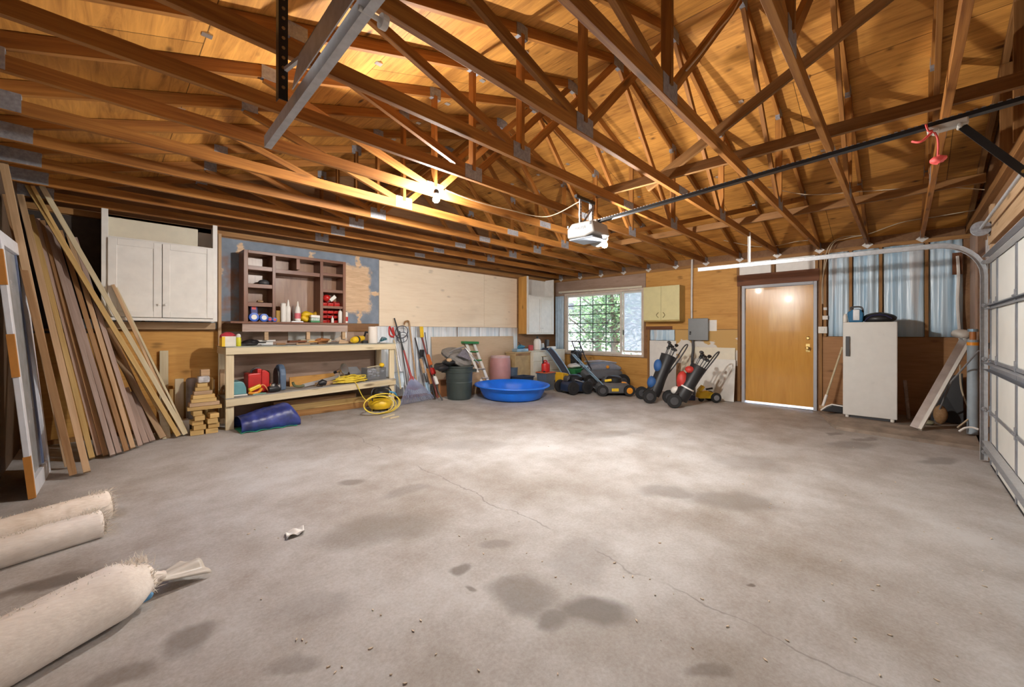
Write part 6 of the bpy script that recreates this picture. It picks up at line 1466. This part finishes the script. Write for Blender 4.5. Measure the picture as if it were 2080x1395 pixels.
# ------------------------------------------------------------------ lumber leaning in the left back corner
def lean_board(name, top, bot, w, t, mat, label, cat='board', xt=None, ytop=None, group=None):
    """foot on the floor at the pixel, head against the left wall (or the back wall)"""
    f = aF(*bot)
    h = aX(top[0], top[1], XL+.03 if xt is None else xt) if ytop is None else aY(top[0], top[1], ytop)
    d = (h-f).normalized(); f = f+d*.02
    nrm = V((1, 0, 0)); nrm = (nrm-d*nrm.dot(d)).normalized()
    f.z += .008
    return tag(board(name, f, h, t, w, mat, up=nrm), label, cat, group)
LB = [
 # top px, bottom px, width (across), thickness, material, label
 ((14,398), (150,970), .085, .038, M_BROWN, 'brown board leaning into the left corner, first after the storm door'),
 ((42,398), (178,965), .095, .038, M_TAN, 'wide pale tan board leaning into the left corner, second after the storm door'),
 ((64,440), (188,936), .07, .038, M_PINEO, 'honey yellow board leaning third after the storm door'),
 ((76,446), (203,930), .085, .038, M_MAUVE, 'dull mauve board leaning fourth after the storm door'),
 ((86,450), (216,930), .06, .038, M_BROWN, 'orange-brown board leaning fifth after the storm door'),
 ((97,462), (230,930), .075, .038, M_MAUVE, 'mauve board with a white-tipped head, sixth after the storm door'),
 ((108,470), (243,925), .075, .038, M_MAUVE, 'mauve board leaning seventh after the storm door'),
 ((122,470), (258,921), .07, .038, M_BROWN, 'dark brown board leaning eighth after the storm door'),
 ((140,480), (271,915), .08, .03, M_TAN, 'pale edged board leaning ninth after the storm door'),
 ((152,484), (286,910), .09, .038, M_MAUVE, 'greyish board leaning tenth after the storm door'),
]
for k, (a, b, w, t, m, lab) in enumerate(LB):
    lean_board('leaning_board', a, b, (.046 if k < 2 else .040), (.085 if k in (0, 2, 5, 8) else .06), m, lab, xt=XL+.035+.004*k, ytop=None if k < 2 else 6.70-.012*(k % 3), group='boards leaning in the left back corner')
# long pale boards reaching the trusses, leaning into the corner
lean_board('leaning_board', (57,378), (364,889), .045, .07, M_PINEO, 'long yellowish board reaching up to the trusses, lower of the pale pair', ytop=6.50)
lean_board('leaning_board', (85,378), (378,886), .045, .03, M_PALE, 'long cream board reaching up to the trusses, nearest the offcut stack', ytop=6.46)
lean_board('leaning_board', (66,378), (350,884), .03, .03, M_PINEO, 'slim yellow board between the two long pale boards', ytop=6.44)
lean_board('leaning_board', (229,578), (372,884), .03, .03, M_TAN, 'thin tan strip leaning against the white wall cabinet', ytop=6.36)
lean_board('leaning_board', (236,584), (381,884), .02, .03, M_PALE, 'thin pale strip beside the tan strip at the white wall cabinet', ytop=6.37)
lean_board('leaning_board', (226,700), (333,893), .06, .03, M_TAN, 'orange tan thin board leaning low in the corner', ytop=6.66)
lean_board('leaning_board', (213,652), (324,886), .05, .03, M_BROWN, 'dark thin board leaning low behind the orange tan one', ytop=6.68)
lean_board('leaning_board', (203,640), (314,884), .05, .03, M_BROWN, 'brown thin board leaning low, deepest in the corner', ytop=6.69)
lean_board('leaning_board', (268,796), (311,900), .05, .03, M_MAUVE, 'short grey offcut leaning before the corner boards', xt=None, ytop=6.45)
lean_board('leaning_board', (256,788), (298,904), .05, .03, M_MAUVE, 'second short grey offcut leaning before the corner boards', xt=None, ytop=6.42)
f = aF(330, 892); h = aY(311, 834, f.y+.12); w_ = aF(347, 889)
tag(MB().prism([f, w_, V((w_.x-.02, f.y+.12, h.z)), V((f.x-.03, f.y+.12, h.z))], (0, .012, 0)).build('cream_hardboard', M_PALE, bevel=.002), 'small cream panel leaning at the foot of the long pale boards', 'panel')
# broad pale plank in front of the first boards, head only
a = aX(-6, 310, XL+.14); b = aX(30, 400, XL+.19)
lean_board('leaning_board', (5, 322), (140, 952), .05, .03, M_TAN, 'broad tan plank reaching highest behind the first brown board', xt=XL+.03)
# upright slat behind the offcuts
us = aY(333, 712, 6.70); tag(board('upright_slat', (us.x, 6.70, fz(6.7)+.056), (us.x, 6.70, us.z), .085, .02, M_PALE, up=(0, 1, 0)), 'short pale slat standing upright at the back wall by the offcuts', 'slat')

# storm door leaning on its long edge stile, white and orange taped
sd = aF(58, 1015); se = aF(98, 955)
st = thing('storm_door', sd, 'old white framed storm door with orange primer patches leaning on the left wall', 'door')
X1 = XL+.03; top_ = aX(22, 500, X1+.02)
n0, n1 = V((sd.x, sd.y, fz(sd.y)+.004)), V((sd.x+.03, se.y, fz(se.y)+.004))
upv = V((X1+.02-sd.x, 0, top_.z-n0.z)).normalized(); Lh = (top_.z-n0.z)/upv.z
across = (n1-n0); across.z = 0; Wd = across.length; across.normalize(); nn = across.cross(upv).normalized()
if nn.x < 0: nn = -nn
def P_(u, v, d=0): return n0+across*(u*Wd)+upv*(v*Lh)+nn*d
M_SDW = plain('storm_white_metal', (.74,.76,.82), .4, .1, var=.06); M_SDO = plain('orange_primer', (.50,.21,.04), .6)
def slab(name, u0, u1, v0, v1, t, mat, d=0):
    q = [P_(u0, v0, d), P_(u1, v0, d), P_(u1, v1, d), P_(u0, v1, d)]
    return MB().prism(q, nn*t).build(name, mat, st, bevel=.003)
slab('stile', 0, .10, 0, 1, .035, M_SDW); slab('stile', .90, 1, 0, 1, .035, M_SDW)
slab('rail', .10, .90, 0, .06, .035, M_SDW); slab('rail', .10, .90, .95, 1, .035, M_SDW)
slab('inner_stile', .16, .20, .06, .95, .02, M_LBLUE); slab('inner_stile', .78, .83, .06, .95, .02, plain('slate_trim', (.12,.15,.25), .4))
slab('panel', .10, .90, .06, .95, .008, plain('storm_grey_glazing', (.33,.35,.37), .25))
for v0, v1 in ((.0, .16), (.46, .62), (.80, .93)):
    q = [P_(-.003, v0, -.002), P_(-.003, v1, -.002), P_(-.003, v1, .037), P_(-.003, v0, .037)]
    MB().prism(q, across*-.004).build('primer_patch', M_SDO, st)
    MB().prism([P_(-.003, v0, .0352), P_(.035, v0, .0352), P_(.035, v1, .0352), P_(-.003, v1, .0352)], nn*.0012).build('primer_patch', M_SDO, st)
fd = aF(20, 1022); tag(MB().prism([V((XL+.05, 4.30, fz(4.3)+.002)), V((XL+.05, 4.70, fz(4.7)+.002)), V((XL+.02, 4.70, 1.9)), V((XL+.02, 4.30, 1.9))], (.012, 0, 0)).build('dark_hardboard', plain('dark_slate_panel', (.045,.05,.055), .5)), 'dark slate panel leaning on the left wall this side of the storm door', 'panel')

# stacked offcuts left of the workbench
OFFM = [M_PINEO, M_PINEO, M_TAN]
def offcut(x, y, z, L_, w, h, rz, mat, label):
    d = V((math.cos(rz), math.sin(rz), 0))*L_/2; c = V((x, y, z+h/2))
    return tag(board('timber_offcut', c-d, c+d, w, h-.002, mat), label, 'offcut', 'offcuts stacked beside the workbench')
def px(u, v, Y): return aY(u, v, Y)
# column A (left foot) and B (right foot), then the stepped pile above
yF2 = 6.20; z0 = fz(yF2)
xa = px(402, 870, yF2).x; xb_ = px(430, 868, yF2).x; sp = (px(430, 868, yF2).x-px(402, 868, yF2).x)
hh = [(875, 855), (855, 838), (838, 822), (822, 810)]
for k in range(5): offcut(xa+.012*((k % 2)*2-1), yF2+.02*(k % 3), z0+.001+k*.058, sp*.94-.01*k, .16, .057, .04*((k*7) % 5-2), OFFM[k % 2], 'short pine offcut in the left column of the stack, %s from the floor' % ORD[k])
for k in range(4): offcut(xb_+sp*.05+.01*((k % 2)*2-1), yF2+.03*(k % 2), z0+.001+k*.060, sp*.90-.01*k, .16, .058, .05*((k*5) % 4-1.5), OFFM[(k+1) % 2], 'short pine offcut in the right column of the stack, %s from the floor' % ORD[k])
z1 = z0+5*.058+.004
xm = (xa+xb_)/2; wd = [.34, .30, .25, .22, .18, .14, .10]
for k in range(7): offcut(xm-.005*k, yF2+.03, z1+k*.047, wd[k], .12, .046, .03*((k*3) % 5-2), OFFM[(k*2) % 3], 'timber offcut of the stepped upper pile, %s step up' % ORD[k])
tag(MB().box((xm-.07, yF2-.02, z1+7*.047+.001), (xm+.05, yF2+.10, z1+7*.047+.085)).build('clear_wrap', M_SILVER if False else plain('crumpled_clear_wrap', (.52,.50,.50), .25, var=.4, scale=20), bevel=.02), 'crumpled grey wrapped packet on top of the stepped offcuts', 'packet')
tag(MB().box((xm-.04, yF2+.0, z1+7*.047+.087), (xm+.05, yF2+.09, z1+7*.047+.165)).build('timber_offcut', M_TAN, bevel=.003), 'small brown block crowning the offcut stack', 'offcut', 'offcuts stacked beside the workbench')
# upright pieces standing behind
for k, (u, v, y, w, lab, mt) in enumerate(((364, 769, 6.55, .085, 'upright pine offcut standing behind the stack, beside the slat', M_PINE), (377, 775, 6.60, .07, 'upright honey offcut standing second behind the stack', M_PINEO), (350, 790, 6.58, .06, 'upright offcut standing lowest behind the long pale boards', M_PINEO),
                                          (424, 767, 6.50, .09, 'upright yellow offcut standing behind the right of the stack', M_PINEO), (430, 770, 6.54, .06, 'upright tan offcut standing against the workbench leg', M_TAN), (451, 750, 6.62, .05, 'tallest upright offcut standing behind the workbench corner', M_TAN))):
    p = px(u, v, y); tag(board('timber_offcut', (p.x, y, fz(y)+.002), (p.x, y, p.z), w, .04, mt, up=(0, 1, 0)), lab, 'offcut')
p = px(388, 770, 6.5); bw_ = thing('wrapped_roll', (p.x, 6.5, fz(6.5)), 'greyish wrapped roll standing among the upright offcuts', 'roll')
MB().lathe((p.x, 6.46, fz(6.5)), [(.05, 0), (.055, .01), (.055, p.z-fz(6.5)), (.04, p.z-fz(6.5)+.02), (0, p.z-fz(6.5)+.02)], 16).build('roll_body', plain('grey_brown_wrap', (.27,.22,.18), .5, var=.3), bw_, smooth=True)
p = px(371, 862, 6.35); tag(MB().box((p.x-.06, 6.30, fz(6.3)), (p.x+.06, 6.42, fz(6.3)+.17)).build('timber_offcut', M_OFFW, bevel=.003), 'pale square block on the floor between long boards and offcut stack', 'block')

# ------------------------------------------------------------------ carpet rolls, scraps
def carpet_mat(name, a, b, stain=None):
    t = NT(name); c = t.obj(False); f = t.noise(c, 7, 5); g = t.noise(t.mapping(c, (4, 40, 40)), 3, 3)
    col = t.ramp(t.math('ADD', t.math('MULTIPLY', f, .6), t.math('MULTIPLY', g, .4)), [(.34, b), (.62, a)])
    if stain: col = t.mix(t.math('MULTIPLY', t.step(t.noise(c, 3.2, 3), .52, .66), .75), col, stain)
    t.bump(t.noise(t.mapping(c, (6, 40, 40)), 2, 3), .25, .004); return t.fin(col, .9, 0, .1)
M_CARP = carpet_mat('cream_carpet', (.88,.82,.76), (.70,.63,.57)); M_CARPS = carpet_mat('stained_cream_carpet', (.86,.78,.70), (.66,.56,.46), (.30,.18,.07))
def fibre_mat():
    t = NT('cream_fibre'); d = t.n('ShaderNodeBsdfDiffuse'); d.inputs[0].default_value = (.86,.81,.74,1)
    tr = t.n('ShaderNodeBsdfTranslucent'); tr.inputs[0].default_value = (.86,.81,.74,1); m = t.n('ShaderNodeMixShader'); m.inputs[0].default_value = .5
    t.l(d.outputs[0], m.inputs[1]); t.l(tr.outputs[0], m.inputs[2]); t.l(m.outputs[0], t.out.inputs['Surface']); return t.m
M_FIB = fibre_mat()
M_BACK = carpet_mat('carpet_backing', (.50,.44,.38), (.38,.33,.28))
def carpet(name, e0, e1, r, label, mat, seed, tag_=False):
    e0 = V(e0); e1 = V(e1); d = (e1-e0); L_ = d.length; M = frame_along(e0, e1); th = thing(name, ((e0+e1)/2).to_tuple()[:2]+(fz(e0.y),), label, 'carpet roll', 'carpet rolls')
    def W_(x, y, z): return M @ V((x, y, z))
    rnd = random.Random(seed); p1, p2 = rnd.uniform(0, 6), rnd.uniform(0, 6)
    def fn(u, v):
        a = 2*PI*u; x = L_*v; rr = r*(1+.05*math.sin(3*a+p1+2*v)+.035*math.sin(x*7+p2)*math.sin(a))
        if tag_ and v > .84: rr *= 1-.55*((v-.84)/.16)**1.4
        y, z = rr*math.cos(a), rr*math.sin(a)*.93; z = max(z, -r*.90)
        return W_(x, y, z+r*.90)
    MB().grid(fn, 40, 30, close_u=True).build('roll_outside', mat, th, smooth=True, solid=.012)
    # spiral end
    if not tag_:
        sp_ = MB(); pts = []
        for k in range(90): a = k/90*2*PI*3.6; q = r*(.10+.86*k/90); pts.append((q*math.cos(a), q*math.sin(a)*.93+r*.90))
        for (y, z), (y2, z2) in zip(pts, pts[1:]): sp_.add([W_(L_-.03, y, z), W_(L_+.012, y, z), W_(L_+.012, y2, z2), W_(L_-.03, y2, z2)], [(0, 1, 2, 3)])
        sp_.build('rolled_end', M_BACK, th, solid=.012)
    # loose pile fibres along the cut edges
    fb = MB(); dl = d.normalized()
    for k in range(420 if not tag_ else 520):
        if k % 3 == 0 or tag_ and k % 3 == 1:
            x = rnd.uniform(.25, .92)*L_; a = rnd.gauss(PI/2, .18); q = W_(x, r*math.cos(a), r*math.sin(a)*.93+r*.9); o = V((rnd.gauss(0, .3), rnd.gauss(0, .4), rnd.uniform(.5, 1)))*rnd.uniform(.012, .035)
            if k % 2: x = L_*rnd.uniform(.86, .99); q = W_(x, r*math.cos(a)*(.8 if tag_ else 1), (r*math.sin(a)*.93)*(.8 if tag_ else 1)+r*.9); o *= 1.5
        else:
            a = rnd.uniform(0, 2*PI); rr = r*(.98 if not tag_ else .62); q = W_(L_-.005 if not tag_ else L_*.97, rr*math.cos(a), rr*math.sin(a)*.9+r*.9); o = (dl*rnd.uniform(.3, 1)+V((rnd.gauss(0, .4), rnd.gauss(0, .4), rnd.gauss(.15, .4))))*rnd.uniform(.02, .055)
        s = o.cross(V((.3, .5, .8))).normalized()*rnd.uniform(.0015, .0035)
        if (q+o).z > fz(q.y)+.004: fb.add([q-s, q+s, q+o*.6+s*.6+V((0, 0, .003)), q+o, q+o*.6-s*.6+V((0, 0, .003))], [(0, 1, 2, 3, 4)])
    tag(fb.build('frayed_fibres', M_FIB, th), kind='stuff')
    return th, M
eM = aF(206, 1100); eT = aF(238, 1056); eB = aF(300, 1245)
XW = XL+.02
r1, r2, r3 = .095, .085, .125
carpet('carpet_roll', (XW, 3.80, fz(3.8)), (.02, 3.985, fz(3.98)), r1, 'brown stained cream carpet roll, farthest of the three rolls', M_CARPS, 1)
carpet('carpet_roll', (XW, 3.53, fz(3.55)), (-.015, 3.68, fz(3.65)), r2, 'cream carpet roll with a white patch, middle of the three rolls', M_CARP, 2)
b0 = V((XW, 2.27, fz(2.4))); b1 = V((.155, 2.665, fz(2.6)))
th3, M3 = carpet('carpet_roll', b0, b1, r3, 'thickest cream carpet roll, gathered and tied at its end, nearest the viewer', M_CARP, 3, True)
def Wt(x, y, z): return M3 @ V((x, y, z))
L3 = (b1-b0).length
MB().tube(arc([Wt(L3-.02, 0, r3*.85), Wt(L3+.03, .0, r3*.75), Wt(L3+.06, .0, r3*.62)], 4), [.06, .05, .04, .032, .028, .026, .026, .028, .03], 12).build('gathered_neck', M_CARP, th3, smooth=True)
def flare(u, v):
    a = -1.0+2.0*u; x = L3+.04+.19*v; rr = .03+.085*v; return Wt(x, rr*math.sin(a*1.5)+.02*math.sin(9*u)*v, r3*.55+rr*.55*math.cos(a*1.5)-.06*v+.012*math.sin(14*u+1)*v)
MB().grid(flare, 20, 10).build('loose_tail', plain('translucent_plastic_tail', (.60,.56,.50), .35), th3, smooth=True, solid=.004)
MB().blob(Wt(L3-.05, -r3*.50, r3*.45), (.035, .022, .02), 12, 8, .2, 2).build('blue_print', plain('faded_blue_print', (.10,.28,.50), .6), th3, smooth=True)
wpatch = MB().grid(lambda u, v: M_mid(u, v), 6, 6) if False else None
# paper scrap, loose lint and chips
p = aF(596, 1086); sc_ = MB(); sc_.grid(lambda u, v: (p.x+(u-.5)*.11+.02*v, p.y+(v-.5)*.09, fz(p.y)+.006+.022*abs(math.sin(5*u+3*v))*abs(math.cos(4*v))), 12, 10)
tag(sc_.build('paper_scrap', M_WHITE, smooth=True, solid=.002), 'crumpled white paper scrap on the open concrete floor', 'scrap')
rnd = random.Random(21); db = MB()
for k in range(90):
    u = rnd.uniform(500, 2060); v = rnd.uniform(905, 1390); q = aF(u, v)
    if not (-.5 < q.x < 7 and -.5 < q.y < 5.2): continue
    s = rnd.uniform(.002, .0055); a = rnd.uniform(0, 3.1); d = V((math.cos(a)*s*rnd.uniform(1, 3), math.sin(a)*s*2, 0)); e = V((-d.y, d.x, 0))*.35
    z = V((0, 0, fz(q.y)-q.z+.001)); db.prism([q+z-d, q+z-e, q+z+d, q+z+e], (0, 0, .004))
tag(db.build('floor_debris', plain('wood_chips', (.66,.55,.42), .8, var=.3, scale=30)), 'scattered wood chips and grit over the concrete floor', 'debris', kind='stuff')
# ------------------------------------------------------------------ fridge and clutter along the door wall
def slabz(x, y):
    """top of the raised strip"""
    return fz(y)+.113
fa, fb_ = aX(1711, 655, 7.68), aX(1823, 655, 7.68)
FX, FZ = 7.70, slabz(7.7, .3)
y1 = aX(1712, 760, FX).y; y0 = aX(1823, 760, FX).y; ft = aX(1712, 655, FX).z; fb0 = aX(1712, 846, FX).z
fr = thing('fridge', (FX+.3, (y0+y1)/2, FZ), 'small off-white single door fridge with a dark handle beside the wooden door', 'fridge')
M_FRG = plain('fridge_enamel', (.66,.645,.61), .3, var=.03)
MB().box((FX+.05, y0+.004, FZ+.03), (FX+.62, y1-.004, ft)).build('fridge_body', M_FRG, fr, bevel=.012)
fd_ = MB().box((FX, y0, FZ+.035), (FX+.046, y1, ft+.004)).build('fridge_door', M_FRG, fr, bevel=.010)
h0, h1 = aX(1722, 683, FX), aX(1722, 723, FX)
MB().box((FX-.028, h0.y-.022, h1.z), (FX-.018, h0.y+.022, h0.z)).box((FX-.02, h0.y-.018, h0.z-.03), (FX, h0.y+.018, h0.z)).box((FX-.02, h0.y-.018, h1.z), (FX, h0.y+.018, h1.z+.03)).build('handle', M_DGREY, fd_, bevel=.004)
MB().box((FX+.03, y0+.02, FZ), (FX+.06, y1-.02, FZ+.034)).build('kick_plate', M_DGREY, fr)
for y in (y0+.05, y1-.05):
    for x in (FX+.02, FX+.55): MB().cyl((x, y, FZ-.002), (x, y, FZ+.036), .022, n=12).build('foot', M_OFFW, fr)
# on the fridge
T = ft+.004
def fp(u): return aX(u, 650, FX+.2).y
bj = thing('washer_bottle', (FX+.2, fp(1737), T), 'blue handled jug with a grey inside standing on the fridge', 'jug')
a, b = fp(1727), fp(1753); m_ = (a+b)/2
MB().prism([(FX+.12, a+.01, T), (FX+.12, b, T), (FX+.12, b-.01, T+.13), (FX+.12, b+.03, T+.20), (FX+.12, a-.03, T+.19), (FX+.12, a+.03, T+.15)], (.16, 0, 0)).build('jug_body', plain('jug_blue', (.015,.13,.27), .35), bj, bevel=.015)
MB().box((FX+.112, m_-.04, T+.03), (FX+.12, m_+.035, T+.19)).build('front_plate', M_SILVER, bj, bevel=.004)
MB().tube(arc([(FX+.2, a-.02, T+.17), (FX+.2, a-.01, T+.225), (FX+.2, b+.02, T+.225), (FX+.2, b, T+.14)], 6), .012, 8).build('jug_handle', M_DGREY, bj, smooth=True)
bottle('white_bottle', FX+.14, fp(1718), T, [(.025, 0), (.028, .004), (.028, .09), (.02, .11), (.012, .13)], M_OFFW, 'slim white bottle at the front left corner of the fridge top', cat='bottle')
bg = thing('duffel_bag', (FX+.3, fp(1785), T), 'black duffel bag slumped on top of the fridge', 'bag')
MB().blob((FX+.26, (fp(1755)+fp(1818))/2, T+.055), (.17, abs(fp(1755)-fp(1818))/2+.02, .085), 24, 12, .10, 4, flat=.64).build('bag_body', M_BLACK, bg, smooth=True)
MB().tube(arc([(FX+.14, fp(1757), T+.02), (FX+.12, fp(1770), T+.09), (FX+.12, fp(1795), T+.10), (FX+.13, fp(1812), T+.05)], 6), .008, 6).build('bag_strap', plain('navy_strap', (.02,.02,.07), .6), bg, smooth=True)
# broom with dustpan left of the fridge
f = V(aX(1672, 836, 8.25)); f.z = slabz(8.2, f.y)+.05; t = aX(1711, 705, 8.40)
br = thing('push_broom', f, 'long pale broom handle leaning behind the fridge beside the door', 'broom')
MB().tube([f, t], .014, 10).build('handle', M_PALE, br, smooth=True); MB().tube([f-(t-f)*.02, lerp(f, t, .18)], .020, 10).build('ferrule', M_WHITE, br, smooth=True)
MB().bar(f+V((0, -.05, -.035)), f+V((0, .05, -.035)), .05, .05).build('broom_head', M_TAN, br, bevel=.006)
dp = aX(1690, 838, 8.05); dpn = thing('dustpan', (8.05, dp.y, slabz(8.05, dp.y)), 'black scoop with a white rim on the floor left of the fridge', 'scoop')
zz = slabz(8.05, dp.y)
MB().prism([(7.95, dp.y+.12, zz), (7.95, dp.y-.14, zz), (7.95, dp.y-.14, zz+.10), (7.95, dp.y-.02, zz+.11), (7.95, dp.y+.05, zz+.07)], (.2, 0, 0)).build('scoop_body', M_BLACK, dpn, bevel=.01)
MB().tube([(7.945, dp.y+.13, zz+.01), (7.945, dp.y+.06, zz+.08), (7.945, dp.y-.01, zz+.12), (7.945, dp.y-.14, zz+.108)], .010, 8).build('rim', M_WHITE, dpn, smooth=True)
# white gutter leaning, right of the fridge
g0, g1 = aX(1857, 864, 7.45), aX(1962, 684, 8.1)
g0.z = slabz(7.5, g0.y)+.01
gt_ = thing('rain_gutter', g0, 'long grey-white metal gutter leaning from the slab edge to the corner', 'gutter')
up_ = V((-1, .25, .1)); MB().bar(g0, g1, .09, .012, up_).build('channel_web', M_SILVER, gt_)
d_ = (g1-g0).normalized(); side = d_.cross(up_).normalized()
MB().bar(g0+side*.055, g1+side*.055, .035, .05, up_).build('channel_lip', M_OFFW, gt_)
MB().blob(g1+V((-.02, .03, .04)), (.09, .10, .06), 14, 10, .2, 2).build('end_wrap', M_OFFW, gt_, smooth=True)
p0, p1 = aX(1912, 800, 7.7), aX(1990, 712, 7.2)
q = aX(1905, 800, 8.0)
tag(MB().tube([V((8.2, q.y+.02, slabz(8, 0)+.02)), aX(1932, 775, 7.75), aX(1988, 712, 7.15)], .009, 8).build('thin_rod', M_GREY, smooth=True), 'thin grey rod slanting behind the metal gutter', 'rod')
w0 = aX(1838, 772, 8.3); w1 = aX(1846, 858, 8.2); w1.z = slabz(8.2, w1.y)
tag(MB().tube([w1, w0], .022, 8).build('pale_stick', M_MAUVE, smooth=True), 'pale grey stick standing right behind the fridge', 'stick')
# grey-blue boxed tube in the corner
tbx = aX(1976, 780, 7.6); z = slabz(7.6, -.5)
ct_ = thing('corner_tube', (7.6, tbx.y, z), 'tall grey-blue tube with an orange band in the corner by the big door', 'tube')
r_ = .05; tt_ = aX(1976, 690, 7.6).z
MB().cyl((7.6, tbx.y, z), (7.6, tbx.y, tt_), r_, n=20).build('tube_body', plain('grey_blue_tube', (.30,.36,.41), .5), ct_, smooth=True)
MB().cyl((7.6, tbx.y, tt_-.07), (7.6, tbx.y, tt_-.03), r_+.002, n=20).build('orange_band', M_ORG, ct_)
MB().cyl((7.6, tbx.y, tt_), (7.6, tbx.y, tt_+.10), .03, n=14).build('orange_neck', plain('rust_orange', (.45,.17,.05), .5), ct_); MB().cyl((7.6, tbx.y, tt_+.10), (7.6, tbx.y, tt_+.135), .045, n=16).build('cap', M_LBLUE, ct_)
# shapes in the dark corner
b_ = aX(1910, 840, 8.1); tag(MB().blob((8.1, b_.y, slabz(8.1, b_.y)+.13), (.06, .07, .13), 14, 10, .06, 3, flat=.97).build('brown_jug', M_BROWN, smooth=True), 'brown rounded jug in the dark corner behind the gutter', 'jug')
b_ = aX(1935, 810, 8.35); tag(MB().prism([(8.28, b_.y+.22, slabz(8.3, 0)), (8.28, b_.y-.10, slabz(8.3, 0)), (8.40, b_.y-.10, .80), (8.40, b_.y+.16, .70)], (.02, 0, 0)).build('dark_corner_panel', M_BLACK, bevel=.004), 'black panel filling in the dark corner behind the gutter', 'panel')  # panel enlarged so its black stands in for the corner's shade
b_ = aX(1885, 852, 7.9); tag(MB().blob((7.9, b_.y, slabz(7.9, b_.y)+.03), (.05, .06, .035), 12, 8, .2, 5, flat=.85).build('olive_scrap', plain('olive_scrap', (.25,.23,.14), .6), smooth=True), 'small olive scrap on the slab behind the gutter foot', 'scrap')
# cords and the vertical conduit on the insulation
cable('white_hose', [aX(1945, 520, 8.48), aX(1947, 560, 8.47), aX(1945, 620, 8.47), aX(1951, 690, 8.46)], .018, 'white hose hanging down the blue insulation near the big door', M_WHITE)
tag(MB().box((8.49, aX(1945, 530, 8.5).y-.05, aX(1945, 557, 8.5).z), (8.515, aX(1945, 530, 8.5).y+.05, aX(1945, 513, 8.5).z)).build('brown_block', M_HEADER, bevel=.003), 'small dark brown block behind the head of the white hose', 'block')
cable('drop_cable', [aX(1950, 740, 8.3), aX(1953, 790, 8.3), aX(1972, 842, 7.9), aX(1968, 850, 7.6), aX(1945, 868, 7.45)], .010, 'tan cord dropping in the corner to the slab edge', M_WIRE)
cable('white_cable', [aX(1948, 876, 7.42), aX(1960, 869, 7.42), aX(1975, 868, 7.42), aX(1988, 872, 7.40)], .012, 'white cable looped on the slab edge by the door track', M_WHITE)
